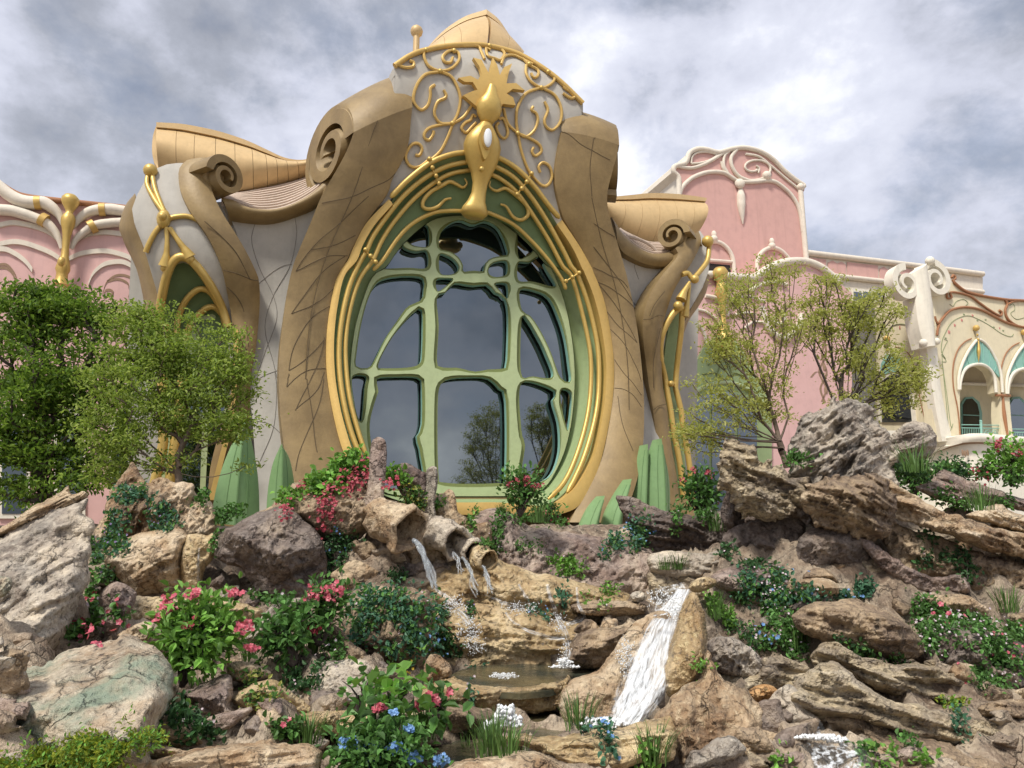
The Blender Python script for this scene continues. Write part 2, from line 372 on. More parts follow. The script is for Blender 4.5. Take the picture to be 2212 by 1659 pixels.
veins(Ra, Rb, [cD(x) for x in ([(0, 290), (60, 330), (150, 385)], [(0, 460), (80, 560), (170, 680), (240, 780), (280, 860)], [(25, 725), (90, 740), (160, 790), (230, 840), (290, 900)], [(30, 730), (130, 850), (230, 1000), (290, 1110), (320, 1165)], [(95, 940), (180, 1040), (260, 1110), (320, 1165)], [(120, 1070), (190, 1130), (260, 1230), (330, 1380), (350, 1450)], [(150, 1295), (230, 1400), (300, 1480), (350, 1550)], [(150, 1500), (220, 1510), (300, 1560), (350, 1640)], [(-10, 100), (60, 450), (150, 700), (210, 1000), (250, 1300), (260, 1659)], [(0, 610), (80, 650), (130, 680), (200, 700), (250, 760)])]
      + [c2(x) for x in ([(2110, 900), (2130, 1050), (2180, 1180), (2200, 1230)],)]+[c1([(1770, 760), (1880, 860), (1960, 905), (2060, 960)]), c1([(2005, 690), (1965, 820), (1942, 1000), (1957, 1180)])])
# scrolls
def scroll(nm, c0, c1_, r0, r1, ex, turns=1.55, start=.25, mat='shell', parent=PAV, n=64, hollow=.55, wmin=.30):
    """a rolled sheet: spiral band between the end c0 and the end c1_; ex = horizontal axis of the spiral plane (the way it rolls)"""
    c0, c1_ = np.asarray(c0, float), np.asarray(c1_, float); ex = np.asarray(ex, float); ez = np.array([0, 0, 1.])
    th = np.linspace(0, turns*2*math.pi, n); k = th/th[-1]
    ro = 1-.72*k; ri = ro-(.34-.22*k); ri[-1] = ro[-1]*.55
    a = start*2*math.pi-th
    V = []
    for c, r in ((c0, r0), (c1_, r1)):
        for rad in (ro, ri):
            V.append(c+r*rad[:, None]*(ex*np.cos(a)[:, None]+ez*np.sin(a)[:, None]))
    V = np.vstack(V); fs = []
    for i in range(n-1):
        o0, i0, o1, i1 = i, n+i, 2*n+i, 3*n+i
        fs += [(o0, o0+1, i0+1, i0), (o1, i1, i1+1, o1+1), (o0, o1, o1+1, o0+1), (i0, i0+1, i1+1, i1)]
    fs += [(0, n, 3*n, 2*n), (n-1, 3*n-1, 4*n-1, 2*n-1)]
    o = mesh(nm, V, fs, mat, parent, sharp=35)
    # eye of the scroll: recessed drum that closes the roll
    ax = c1_-c0; ax /= np.linalg.norm(ax); d = c0+ax*r0*.45
    e = np.linspace(0, 2*math.pi, 28, endpoint=False); V2 = []
    for c, r in ((d, r0*.66), (c1_, r1*.66)): V2 += [c+r*(ex*math.cos(t_)+ez*math.sin(t_)) for t_ in e]
    f2 = [tuple(range(28)), tuple(range(55, 27, -1))]+[(i, 28+i, 28+(i+1) % 28, (i+1) % 28) for i in range(28)]
    mesh('scroll_core', V2, f2, mat, o, sharp=35); return o
def bdir(t_, n_): v = BT*t_+BN*n_; return v/np.linalg.norm(v)
def petal_roll(top_in, top_out, ex, r_in, r_out, m=16, n=30, a1=-100):
    """the sheet of a petal rolled back over itself at the top, with the spiral end on the outer side"""
    sg = np.linspace(0, 1, m)[:, None]; T = top_in*(1-sg)+top_out*sg+BN*(.10*4*sg*(1-sg)); r = r_in*(1-sg)+r_out*sg; C = T+ex*r; an = np.radians(np.linspace(180, a1, n))
    G = C[:, None]+r[:, None]*(ex*np.cos(an)[:, None]+np.array([0, 0, 1.])*np.sin(an)[:, None])[None]; G2 = C[:, None]+(r-.2)[:, None]*(ex*np.cos(an)[:, None]+np.array([0, 0, 1.])*np.sin(an)[:, None])[None]
    V = np.vstack([G.reshape(-1, 3), G2.reshape(-1, 3)]); f = grid_faces(m, n); k = m*n; fs = [tuple(q) for q in f]+[tuple(q[::-1]+k) for q in f]
    bd = [i*n for i in range(m)]+[(m-1)*n+j for j in range(1, n)]+[i*n+n-1 for i in range(m-2, -1, -1)]+[j for j in range(n-2, 0, -1)]
    for p_, q_ in zip(bd, bd[1:]+bd[:1]): fs.append((p_, q_, q_+k, p_+k))
    o = mesh('petal_roll', V, fs, 'shell', PAV, sharp=40); ax = (top_in-top_out); ax /= np.linalg.norm(ax)
    scroll('scroll', C[-1]-ax*.03, C[-1]+ax*1.4, float(r_out)*1.004, float(r_out)*.98, ex, start=.5); return o
petal_roll(La[0], Lb[0], bdir(-.40, -.913), 1.5, 1.24); petal_roll(Ra[0], Rb[0], bdir(.40, -.913), 1.4, 1.12)
# gold band round the egg, green reveal, tubes
GBo_L = c1([(735, 1195), (600, 1340), (520, 1490), (490, 1560)])+c2([(420, 200), (375, 420), (360, 600), (365, 780), (400, 1000), (450, 1200), (500, 1310), (580, 1430)])
GBi_L = c1([(760, 1225), (650, 1350), (580, 1470), (545, 1560)])+c2([(470, 180), (430, 350), (408, 550), (412, 760), (442, 960), (492, 1150), (545, 1290), (620, 1400)])
GBo_R = c1([(1775, 1320), (1880, 1475), (1950, 1600)])+c2([(1960, 150), (2020, 300), (2060, 480), (2086, 700), (2081, 900), (2051, 1100), (2010, 1280), (1950, 1440), (1880, 1555), (1800, 1600), (1700, 1614), (1400, 1614), (1180, 1614), (1000, 1610)])
GBi_R = c1([(1745, 1345), (1840, 1490), (1900, 1620)])+c2([(1905, 150), (1965, 300), (2010, 480), (2040, 700), (2034, 900), (2008, 1080), (1970, 1250), (1900, 1385), (1830, 1475), (1750, 1535), (1650, 1560), (1400, 1540), (1180, 1540), (1000, 1536)])
loft('gold_band', F(GBo_L, .14), F(GBi_L, .20), 'gold_flat', PAV, back=BK, th=.35, bulge=.02, n=60, m=4)
loft('gold_band', F(GBo_R, .14), F(GBi_R, .20), 'gold_flat', PAV, back=BK, th=.35, bulge=.02, n=80, m=4)
egg = c1([(1200, 1290), (1020, 1310), (900, 1390), (800, 1490), (720, 1600)])+c2([(640, 180), (580, 320), (530, 500), (505, 700), (508, 870), (530, 1050), (570, 1230), (620, 1380), (690, 1470), (800, 1500), (1000, 1505), (1400, 1505), (1560, 1500), (1660, 1460), (1730, 1370), (1790, 1240), (1830, 1080), (1850, 900), (1852, 720), (1832, 530), (1790, 330), (1720, 150)])+c1([(1680, 1590), (1580, 1475), (1450, 1360), (1340, 1300)])
ring_o = c1([(1200, 930), (1000, 985), (860, 1090), (745, 1215), (650, 1345), (575, 1475)])+c2([(470, 180), (430, 350), (408, 550), (412, 760), (442, 960), (492, 1150), (545, 1290), (640, 1450), (800, 1530), (1000, 1540), (1400, 1545), (1650, 1562), (1750, 1537), (1830, 1477), (1900, 1387), (1970, 1252), (2008, 1082), (2034, 902), (2040, 702), (2010, 482), (1965, 302), (1905, 152)])+c1([(1850, 1500), (1745, 1345), (1600, 1130), (1390, 965)])
nr = 140
Ro, Ri = catmull(np.array(ring_o), nr, True), catmull(np.array(egg), nr, True)
def align(A, B):      # match two closed loops by direction from the centre
    c = B.mean(0); out = []
    ang = lambda P: np.unwrap(np.arctan2(P[:, 1]-c[1], P[:, 0]-c[0]))
    aA, aB = ang(A), ang(B); g = np.linspace(0, 2*math.pi, len(A), endpoint=False)
    def at_(P, a):
        a = np.mod(a, 2*math.pi); k = np.argsort(a); a, Pk = a[k], P[k]
        a = np.concatenate([a-2*math.pi, a, a+2*math.pi]); Pk = np.vstack([Pk]*3)
        return np.stack([np.interp(g, a, Pk[:, 0]), np.interp(g, a, Pk[:, 1])], 1)
    return at_(A, aA), at_(B, aB)
Ro, Ri = align(Ro, Ri)
A3 = F(Ro, .06); B3 = atW(Ri, -.30); s = np.linspace(0, 1, 7)[:, None, None]
G = A3[None]*(1-s)+B3[None]*s-BN[None, None]*(.28*np.sin(s*math.pi)); V = np.vstack([G.reshape(-1, 3), (G-BN*.3).reshape(-1, 3)])
fs = []
for i in range(6):
    for j in range(nr):
        k = (j+1) % nr; fs += [(i*nr+j, (i+1)*nr+j, (i+1)*nr+k, i*nr+k), tuple(x+7*nr for x in (i*nr+j, i*nr+k, (i+1)*nr+k, (i+1)*nr+j))]
mesh('window_reveal', V, fs, 'reveal_green', PAV)
# dark green panel above the window, behind the arch tubes
tubes = [
 (c1([(745, 1185), (850, 1080), (980, 980), (1100, 930), (1200, 915), (1290, 920), (1390, 945), (1500, 1010), (1600, 1110), (1700, 1240), (1760, 1310)]), .16, 11.5),
 (c1([(1240, 968), (1215, 970), (1080, 1000), (950, 1070), (830, 1170), (730, 1290), (640, 1420), (600, 1510)])+c2([(560, 100), (500, 240), (457, 420), (437, 600), (442, 780), (467, 950), (510, 1120), (575, 1290)]), .10, 10.5),
 (c1([(1260, 1018), (1230, 1020), (1100, 1045), (980, 1115), (870, 1210), (760, 1340), (690, 1450), (640, 1560)])+c2([(560, 200), (503, 380), (477, 560), (480, 740), (502, 920), (542, 1080), (600, 1260)]), .03, 9.5),
 (c1([(1220, 1268), (1100, 1265), (1000, 1278), (880, 1340), (790, 1430), (700, 1560), (640, 1622)]), -.05, 9),
 (c1([(1340, 992), (1375, 1000), (1480, 1060), (1580, 1170), (1680, 1320), (1780, 1500), (1830, 1600)])+c2([(1870, 180), (1940, 380), (1990, 620), (1995, 860), (1970, 1050), (1910, 1260), (1850, 1400), (1806, 1480)]), .10, 11),
 (c1([(1330, 1040), (1400, 1070), (1500, 1150), (1600, 1290), (1700, 1450), (1780, 1600)])+c2([(1835, 190), (1900, 420), (1945, 650), (1945, 880), (1915, 1080), (1850, 1290), (1780, 1430), (1692, 1520)]), .03, 10),
 (c1([(1280, 1268), (1330, 1275), (1480, 1345), (1600, 1455), (1700, 1570), (1770, 1670), (1800, 1738)]), -.05, 9)]
for pts, dw, rr in tubes:
    P = F(pts, dw); tube('gold_tube', P, rr*.36*.0118*1.55, 'gold', PAV, n=70, sides=10, endball=True)
for pts in (c1([(978, 958), (995, 1010), (1017, 1060), (1035, 1105)]), c1([(1590, 1045), (1560, 1095), (1530, 1135), (1503, 1170)]), c2([(595, 27), (625, 65), (655, 100)]), c2([(1795, 215), (1835, 190), (1875, 165)])):
    P = F(pts, .17); cl = tube('clamp', P, .022, 'gold', PAV, n=10, sides=6)
    for q in P: ball('clamp_ball', q+BN*.04, .065, 'gold', cl, seg=10)
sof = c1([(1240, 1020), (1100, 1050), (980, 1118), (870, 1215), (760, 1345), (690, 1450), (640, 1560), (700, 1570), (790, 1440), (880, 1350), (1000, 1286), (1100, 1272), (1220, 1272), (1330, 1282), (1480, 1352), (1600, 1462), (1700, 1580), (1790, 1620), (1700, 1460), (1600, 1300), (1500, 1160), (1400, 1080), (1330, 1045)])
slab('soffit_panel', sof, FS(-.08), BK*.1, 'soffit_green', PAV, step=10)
for pts in (c1([(1190, 1070), (1205, 1100), (1180, 1125), (1140, 1105), (1100, 1090), (1060, 1110), (990, 1150), (945, 1200), (940, 1240), (975, 1255), (1030, 1240), (1070, 1200), (1110, 1190)]), c1([(1345, 1085), (1340, 1120), (1380, 1145), (1430, 1130), (1470, 1150), (1520, 1190), (1565, 1240), (1570, 1290), (1530, 1320), (1480, 1300), (1440, 1240), (1405, 1225)])):
    tube('flame_scroll', F(pts, .02), [.02, .05, .06, .06, .055, .05, .03], 'gold', PAV, n=50, sides=8)
# window: light green bars, olive boards behind, panes
holes = [
 [(1035, -50), (1060, -100), (1110, -140), (1170, -155), (1240, -128), (1310, -150), (1380, -120), (1420, -60), (1445, 10), (1450, 55), (1400, 65), (1345, 80), (1312, 115), (1305, 155), (1240, 152), (1180, 158), (1180, 125), (1155, 75), (1105, 38), (1040, 18)],
 [(1040, 52), (1095, 60), (1140, 95), (1157, 130), (1140, 163), (1090, 178), (1040, 160)],
 [(1445, 95), (1390, 92), (1348, 112), (1330, 150), (1345, 180), (1390, 190), (1445, 170)],
 [(972, -118), (975, 0), (900, 5), (850, -20), (828, -55), (870, -92), (920, -122)],
 [(965, 30), (965, 132), (850, 135), (700, 140), (690, 130), (740, 65), (800, -10), (840, 15), (900, 32)],
 [(1512, -135), (1580, -80), (1610, -30), (1605, 25), (1570, 58), (1512, 68)],
 [(1512, 100), (1580, 96), (1640, 65), (1690, 150), (1735, 245), (1600, 218), (1512, 208)],
 [(945, 195), (945, 280), (932, 328), (850, 368), (800, 435), (720, 552), (650, 690), (615, 735), (538, 725), (540, 640), (565, 480), (605, 330), (655, 230), (720, 192), (850, 178)],
 [(938, 385), (938, 640), (920, 710), (850, 733), (700, 738), (668, 728), (690, 660), (760, 540), (850, 432), (900, 388)],
 [(1130, 222), (1240, 236), (1330, 230), (1370, 275), (1448, 350), (1448, 690), (1420, 738), (1330, 745), (1250, 758), (1150, 735), (1060, 733), (1022, 700), (1032, 480), (1022, 310), (1080, 275)],
 [(1022, 200), (1118, 196), (1085, 240), (1028, 275)], [(1372, 228), (1445, 228), (1448, 318), (1400, 270)],
 [(1522, 262), (1620, 268), (1700, 312), (1758, 430), (1798, 560), (1822, 720), (1828, 815), (1765, 795), (1705, 640), (1645, 515), (1585, 425), (1532, 388)],
 [(1530, 432), (1560, 432), (1618, 522), (1678, 642), (1722, 786), (1600, 786), (1527, 766)],
 [(660, 795), (790, 783), (912, 788), (935, 830), (935, 1080), (905, 1150), (928, 1250), (930, 1440), (690, 1440), (640, 1260), (618, 1080), (645, 950), (672, 865)],
 [(515, 790), (600, 782), (592, 860), (575, 1045), (550, 1035), (528, 950)],
 [(1045, 830), (1100, 797), (1200, 787), (1330, 792), (1398, 850), (1440, 930), (1440, 1380), (1400, 1425), (1080, 1425), (1032, 1370), (1026, 950)],
 [(1530, 825), (1715, 855), (1738, 900), (1722, 935), (1760, 1080), (1760, 1250), (1700, 1390), (1570, 1430), (1532, 1350), (1550, 1200), (1528, 1100)],
 [(1772, 862), (1832, 882), (1832, 1000), (1812, 1110), (1788, 1050), (1764, 930)]]
holes = [np.array(c2(h)) for h in holes]
def rsm(h, n=44): return catmull(h, n, True)
def shrink(h, d):
    c = h.mean(0); T = np.roll(h, -1, 0)-np.roll(h, 1, 0); nn = np.stack([T[:, 1], -T[:, 0]], 1); nn /= np.linalg.norm(nn, axis=1)[:, None]+1e-9
    if ((h-c)*nn).sum() > 0: nn = -nn
    return h+nn*d
WIN = empty('window', atW([(1000, 1070)], 0)[0]); WIN.parent = PAV; WIN.matrix_parent_inverse = PAV.matrix_world.inverted()
eggs = catmull(np.array(egg), 120, True)
dense = [rsm(h) for h in holes]
def widen(i):      # open the bars as far as the neighbouring openings allow
    h = dense[i]; o_ = np.vstack([g for j, g in enumerate(dense) if j != i]+[eggs]); d = np.sqrt(((h[:, None]-o_[None])**2).sum(2)).min(1)
    e_ = np.maximum(np.clip((d-5)/2, 0, 1.5), np.clip((d-8)/2, 0, 6.2)); 
    for _ in range(5): e_ = (np.roll(e_, 1)+e_*2+np.roll(e_, -1))/4
    return shrink(h, 0)+(shrink(h, -1)-h)*e_[:, None]
slab('window_bars', shrink(eggs, 1.0), lambda p: atW(p, -.12), BK*.07, 'frame_green', WIN, holes=[widen(i) for i in range(len(holes))], step=26)
slab('window_boards', shrink(eggs, 1.5), lambda p: atW(p, -.20), BK*.16, 'frame_olive', WIN, holes=[shrink(rsm(h), 1.0) for h in holes], step=26, side='frame_teal')
for i_, h in enumerate(holes):
    g = rsm(h, 24); c = g.mean(0); g = c+(g-c)*(1.10+8/max(np.ptp(h[:, 0]), 20))
    slab('pane', g, lambda p: atW(p, -.40-.004*i_), BK*.002, 'glass', WIN)
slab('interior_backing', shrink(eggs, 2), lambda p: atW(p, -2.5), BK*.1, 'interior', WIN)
# gold finial in the middle
def lathe2(nm, prof, mat, parent, dw, flat=.7, seg=20, sc=.36):
    """prof: (x,y,r) in crop-1 units along a leaning axis"""
    V = []; P = F(c1([(x, y) for x, y, _ in prof]), dw); ax = P[-1]-P[0]; ax /= np.linalg.norm(ax); ex = np.cross(ax, BN); ex /= np.linalg.norm(ex)
    for q, (x, y, r) in zip(P, prof):
        m_ = mpp((575+.36*x, .36*y), 1.0)*.36*r
        V += [q+m_*(ex*math.cos(a)+BN*flat*math.sin(a)) for a in np.linspace(0, 2*math.pi, seg, endpoint=False)]
    fs = [tuple(range(seg)), tuple(range((len(prof)-1)*seg, len(prof)*seg))[::-1]]
    for i in range(len(prof)-1):
        for j in range(seg): k = (j+1) % seg; fs.append((i*seg+j, (i+1)*seg+j, (i+1)*seg+k, i*seg+k))
    return mesh(nm, V, fs, mat, parent, sharp=60)
FIN = empty('gold_finial', F(c1([(1250, 1290)]), .2)[0]); FIN.parent = PAV; FIN.matrix_parent_inverse = PAV.matrix_world.inverted()
lathe2('vase', [(1357, 512, 18), (1356, 530, 24), (1352, 570, 36), (1345, 610, 60), (1338, 650, 70), (1332, 690, 64), (1325, 725, 40), (1321, 745, 30)], 'gold', FIN, .28)
lathe2('stem', [(1318, 742, 32), (1308, 790, 66), (1300, 840, 94), (1296, 885, 106), (1294, 925, 102), (1292, 980, 88), (1291, 1040, 62), (1284, 1100, 44), (1275, 1160, 42), (1262, 1210, 52), (1252, 1250, 72), (1247, 1280, 80), (1244, 1302, 60)], 'gold', FIN, .30)
ball('knob', F(c1([(1293, 1015)]), .62)[0], .075, 'gold', FIN); ball('foot_knob', F(c1([(1190, 1270)]), .2)[0], .11, 'gold', FIN); ball('foot_knob', F(c1([(1308, 1275)]), .2)[0], .11, 'gold', FIN)
ge = [(1330+math.cos(a)*34, 822+math.sin(a)*74) for a in np.linspace(0, 2*math.pi, 28, endpoint=False)]
slab('gem_setting', c1([(1275, 830), (1290, 780), (1310, 752), (1340, 752), (1362, 800), (1366, 850), (1345, 900), (1312, 955), (1290, 900)]), FS(.72), BK*.25, 'gold', FIN, smooth_poly=30)
slab('gem_rim', c1(ge), FS(.76), BK*.12, 'gold_flat', FIN)
gq = F(c1([(1330, 822)]), .76)[0]; gm = ball('gem', (0, 0, 0), 1, 'gem', FIN, seg=20)
gm.matrix_parent_inverse = Matrix(); gm.matrix_world = Matrix.Translation(Vector(gq)) @ Matrix.Rotation(ANG, 4, 'Z') @ Matrix.Diagonal((.115, .09, .30, 1))
flower = [(1330, 640), (1265, 640), (1200, 585), (1180, 572), (1240, 545), (1268, 538), (1240, 492), (1190, 490), (1153, 467), (1225, 454), (1272, 478), (1292, 440), (1280, 400), (1243, 345), (1292, 358), (1322, 415), (1337, 440), (1360, 344), (1386, 390), (1402, 450), (1428, 402), (1476, 380), (1457, 430), (1442, 500), (1500, 498), (1552, 542), (1482, 532), (1442, 560), (1482, 585), (1497, 632), (1420, 622), (1400, 660)]
slab('flower_plate', c1(flower), FS(.2), BK*.14, 'gold_flat', FIN, step=8)
fil = [
 [(945, 300), (950, 350), (980, 400), (1045, 425), (1110, 410), (1155, 365), (1155, 320), (1130, 302)], [(1130, 300), (1090, 310), (1060, 340), (1070, 370), (1105, 375), (1120, 345)],
 [(1045, 430), (960, 445), (910, 500), (885, 570), (890, 620), (930, 660), (970, 630), (985, 570), (985, 530), (1012, 510)], [(1045, 430), (1110, 460), (1150, 530), (1165, 600), (1150, 680), (1120, 740)],
 [(1120, 740), (1050, 740), (1015, 700), (1010, 660), (1030, 610), (1070, 590), (1080, 570), (1065, 540)], [(1120, 740), (1180, 705), (1215, 660), (1245, 610)],
 [(1120, 742), (1050, 748), (980, 768), (950, 800), (952, 830), (977, 840), (1000, 810), (1005, 785)], [(1120, 740), (1090, 820), (1050, 900), (1000, 950), (970, 965), (920, 1000), (870, 1000), (840, 960), (840, 920), (870, 870), (910, 860), (935, 890), (920, 930), (895, 930)],
 [(785, 385), (830, 405), (880, 400), (885, 375), (860, 365)], [(1260, 700), (1240, 690), (1225, 720), (1195, 735), (1172, 770), (1200, 795), (1235, 760), (1260, 735)],
 [(1180, 275), (1270, 278), (1290, 310), (1310, 355)], [(1345, 300), (1320, 290), (1330, 335), (1370, 350), (1405, 360), (1430, 320), (1400, 290), (1370, 285)], [(1410, 385), (1430, 340), (1480, 330), (1530, 350), (1600, 385)],
 [(1560, 390), (1560, 440), (1590, 490), (1650, 525), (1700, 510), (1730, 475), (1710, 435)], [(1540, 352), (1580, 390), (1630, 420), (1630, 455), (1605, 465), (1590, 440)],
 [(1650, 525), (1560, 560), (1510, 640), (1500, 720), (1510, 800)], [(1650, 525), (1730, 570), (1770, 650), (1765, 730), (1720, 780), (1680, 760), (1670, 720), (1690, 660), (1670, 610)],
 [(1510, 800), (1560, 820), (1610, 780), (1630, 720), (1620, 680), (1592, 660), (1602, 640)], [(1510, 800), (1450, 740), (1425, 650)], [(1510, 800), (1590, 835), (1640, 870), (1650, 910), (1615, 935), (1595, 910), (1605, 885)],
 [(1510, 800), (1530, 900), (1560, 990), (1590, 1045), (1650, 1110), (1690, 1110), (1715, 1060), (1700, 1000), (1660, 975), (1635, 1000), (1645, 1035)], [(1395, 715), (1420, 710), (1440, 750), (1450, 800), (1430, 830), (1400, 810), (1380, 760), (1395, 735)], [(1780, 520), (1850, 572), (1830, 590), (1780, 560)]]
for k in fil: tube('filigree', F(c1(k), .05), .042, 'gold_flat', PAV, n=len(k)*5, sides=7)
for q in [(1045, 427), (1118, 740), (978, 958), (1652, 527), (1510, 800), (1590, 1045), (1340, 275), (1128, 305), (1578, 385), (1693, 432), (960, 300)]: ball('filigree_ball', F(c1([q]), .08)[0], .07, 'gold', PAV, seg=10)
# ------------------------------------------------------------------ pavilion: side walls, gutters, roofs, wings, sepals
def WS(w): return lambda p: atW(p, w)
# left side wall
slab('side_wall', c3([(1380, 680), (1480, 690), (1600, 690), (1720, 670), (1840, 630), (2050, 560), (1990, 800), (1900, 1000), (1850, 1659)])+[(640, 900), (660, 1110), (560, 1110), (545, 900)]+c3([(1480, 1659), (1500, 1000)]), lambda p: F(p, -.75), BK*.3, 'stucco', PAV, step=24)
gt = c3([(1330, 575), (1405, 588), (1440, 610), (1520, 635), (1640, 640), (1750, 610), (1860, 550), (1940, 480), (2010, 390)]); gb = c3([(1375, 690), (1420, 700), (1480, 708), (1560, 716), (1640, 712), (1720, 692), (1820, 657), (1890, 625), (1985, 560)])
loft('gutter', atW(gt, .15), F(gb, -.55), 'shell', PAV, back=BK, th=.5, bulge=.12, n=40, m=8)
def ridged_roof(front, backp, w0, w1, nm, nlin):
    A, B = atW(catmull(np.array(front), 40), w0), atW(catmull(np.array(backp), 40), w1)
    o = loft(nm, A, B, 'roof_ridge', PAV, back=np.array([0, 0, -1.]), th=.15, n=40, m=6)
    for k in range(nlin):
        s = (k+.5)/nlin; j = np.linspace(0, 39, 16); P = np.stack([np.interp(j, np.arange(40), (A*(1-s)+B*s)[:, i]) for i in range(3)], 1)
        P += np.array([0, 0, .03]); tube('roof_rib', P, .035, 'roof_ridge', o, n=16, sides=5)
    return o, A, B
rr_, rA, rB = ridged_roof(c3([(1330, 590), (1405, 600), (1520, 640), (1640, 642), (1750, 612), (1860, 552), (1960, 470), (2040, 395)]), c3([(1330, 545), (1420, 540), (1560, 500), (1700, 470), (1800, 445), (1900, 415), (1980, 400), (2060, 370)]), .05, -2.4, 'ridged_roof', 11)
for pts in (c3([(1405, 580), (1430, 555), (1540, 545), (1640, 535), (1670, 545), (1700, 575), (1715, 610)]), c3([(1660, 545), (1680, 500), (1740, 475), (1850, 450), (1990, 410)])): tube('roof_scroll', atW(pts, .15)+BK*1.0, .05, 'roof_ridge', PAV, n=24, sides=6)
# left golden roof in panels
def panel_roof(top, bot, seams, w_top, w_bot, bul, nm, trim=.10, flip=False):
    n = 61; A = atW(catmull(np.array(top), n), w_top); B = atW(catmull(np.array(bot), n), w_bot)
    e = empty(nm, B[0]); e.parent = PAV; e.matrix_parent_inverse = PAV.matrix_world.inverted()
    A2 = A*(1-trim)+B*trim
    loft('roof_trim', A+BN*.12, A2+BN*.10, 'gold_roof', e, back=BK, th=.5, n=n, m=3, smooth_in=False)
    cuts = [0]+list(seams)+[1]
    for a, b_ in zip(cuts[:-1], cuts[1:]):
        j = np.linspace(a*(n-1)+.07, b_*(n-1)-.07, 8)
        S = lambda P: np.stack([np.interp(j, np.arange(n), P[:, i]) for i in range(3)], 1)
        loft('roof_panel', S(A2), S(B), 'gold_roof', e, back=BK, th=.25, bulge=bul, n=8, m=12, smooth_in=False)
    loft('roof_underlay', A2-BN*.15, B-BN*.15, 'seam', e, back=BK, th=.1, bulge=bul, n=n, m=8, smooth_in=False)
    return e, A, B
e, A, B = panel_roof(c3([(940, 132), (1080, 140), (1200, 160), (1330, 190), (1480, 240), (1600, 295), (1700, 340), (1790, 356), (1870, 346), (1960, 325)]), c3([(950, 400), (1080, 460), (1200, 500), (1330, 520), (1450, 525), (1580, 500), (1690, 475), (1800, 450), (1900, 420), (1990, 395)]), [.115, .22, .34, .45, .55, .63, .69, .75, .81, .87, .93], -2.1, -1.9, .45, 'golden_roof')
endc = atW(c3([(940, 132), (918, 200), (912, 290), (925, 360), (950, 400)]), [-2.1, -2.1, -2.0, -1.95, -1.9]); loft('roof_end', endc, endc+BK*1.6, 'gold_roof', e, back=BT, th=.15, n=14, m=4)
e, A, B = panel_roof(cD([(40, 112), (85, 105), (250, 90), (410, 75), (580, 80), (720, 95), (818, 110)]), cD([(60, 230), (110, 300), (250, 400), (400, 440), (540, 440), (690, 400), (775, 345)]), [.22, .38, .54, .70, .86], -2.3, -2.1, .4, 'golden_roof')
endc = atW(cD([(818, 110), (820, 200), (800, 290), (775, 345)]), [-2.3, -2.25, -2.2, -2.1]); loft('roof_end', endc, endc+BK*1.5, 'gold_roof', e, back=-BT, th=.15, n=12, m=4)
# pointed crown roof
CR = empty('crown_roof', atW(c1([(1250, 280)]), -2)[0]); CR.parent = PAV; CR.matrix_parent_inverse = PAV.matrix_world.inverted()
apex, base_l, base_r = c1([(1322, 60)])[0], c1([(955, 300)])[0], c1([(1525, 330)])[0]
ltop = atW(c1([(955, 300), (1020, 225), (1100, 155), (1200, 95), (1322, 56)]), [-2.5]*5); lbot = atW(c1([(965, 330), (1060, 310), (1150, 300), (1240, 292), (1330, 290)]), [-1.2, -1.1, -1., -.95, -.9])
rtop = atW(c1([(1322, 56), (1390, 110), (1440, 180), (1490, 260), (1528, 335)]), [-2.5]*5); rbot = atW(c1([(1330, 290), (1380, 300), (1440, 315), (1490, 330), (1530, 345)]), [-.9, -1., -1.1, -1.2, -1.4])
for T_, B_, cuts in ((ltop, lbot, (0, .28, .55, .98)), (rtop, rbot, (.02, .5, 1))):
    T_, B_ = catmull(T_, 41), catmull(B_, 41); T2 = T_*.86+B_*.14
    loft('roof_trim', T_, T2, 'gold_roof', CR, back=BK, th=.4, bulge=.03, n=41, m=3, smooth_in=False)
    for a, b_ in zip(cuts[:-1], cuts[1:]):
        j = np.linspace(a*40+.1, b_*40-.1, 8); S = lambda P: np.stack([np.interp(j, np.arange(41), P[:, i]) for i in range(3)], 1)
        loft('roof_panel', S(T2)-BN*.05, S(B_)-BN*.05, 'gold_roof', CR, back=BK, th=.3, bulge=.35, n=8, m=10, smooth_in=False)
mastb = atW([(898, 130)], -1.5)[0]; mastt = atW([(900, 68)], -1.5)[0]
tube('mast', [mastb-np.array([0, 0, 1.0]), mastt], .10, 'gold_roof', PAV, n=6); ball('mast_ball', mastt, .20, 'gold_roof', PAV)
# ---- left wing
wl = -.3
hood = c3([(1130, 362), (1060, 364), (1000, 372), (930, 400), (880, 450), (820, 560), (792, 640), (805, 720), (850, 830), (890, 960), (945, 1150), (955, 1280), (985, 1120), (1020, 1000), (1060, 950), (1100, 940), (1150, 962), (1220, 1042), (1290, 1152), (1340, 1262), (1370, 1400), (1375, 1700), (1450, 1700), (1440, 1300), (1380, 1000), (1300, 800), (1200, 600), (1180, 420)])
def hood_surf(p):
    q = (p[:, 1]-350)/260; return atW(p, wl+.75*np.sin(np.clip(q*2.2+.35, 0, math.pi))-np.where(p[:, 0] < 400, .25, .05)*((p[:, 0]-400)/100)**2)
slab('wing_hood', hood, hood_surf, BK*.4, 'stucco', PAV, step=16)
wpl = c3([(1125, 362), (1085, 400), (1073, 460), (1090, 560), (1150, 680), (1230, 790), (1280, 880), (1330, 1000), (1360, 1130), (1388, 1290), (1398, 1450), (1398, 1659)])+[(492, 880), (470, 950), (455, 1010), (450, 1060)]
wpr = c3([(1330, 360), (1275, 390), (1258, 470), (1285, 580), (1340, 690), (1410, 800), (1470, 900), (1525, 1010), (1553, 1090), (1556, 1250), (1535, 1480), (1505, 1659)])+[(540, 890), (535, 960), (545, 1030), (560, 1100)]
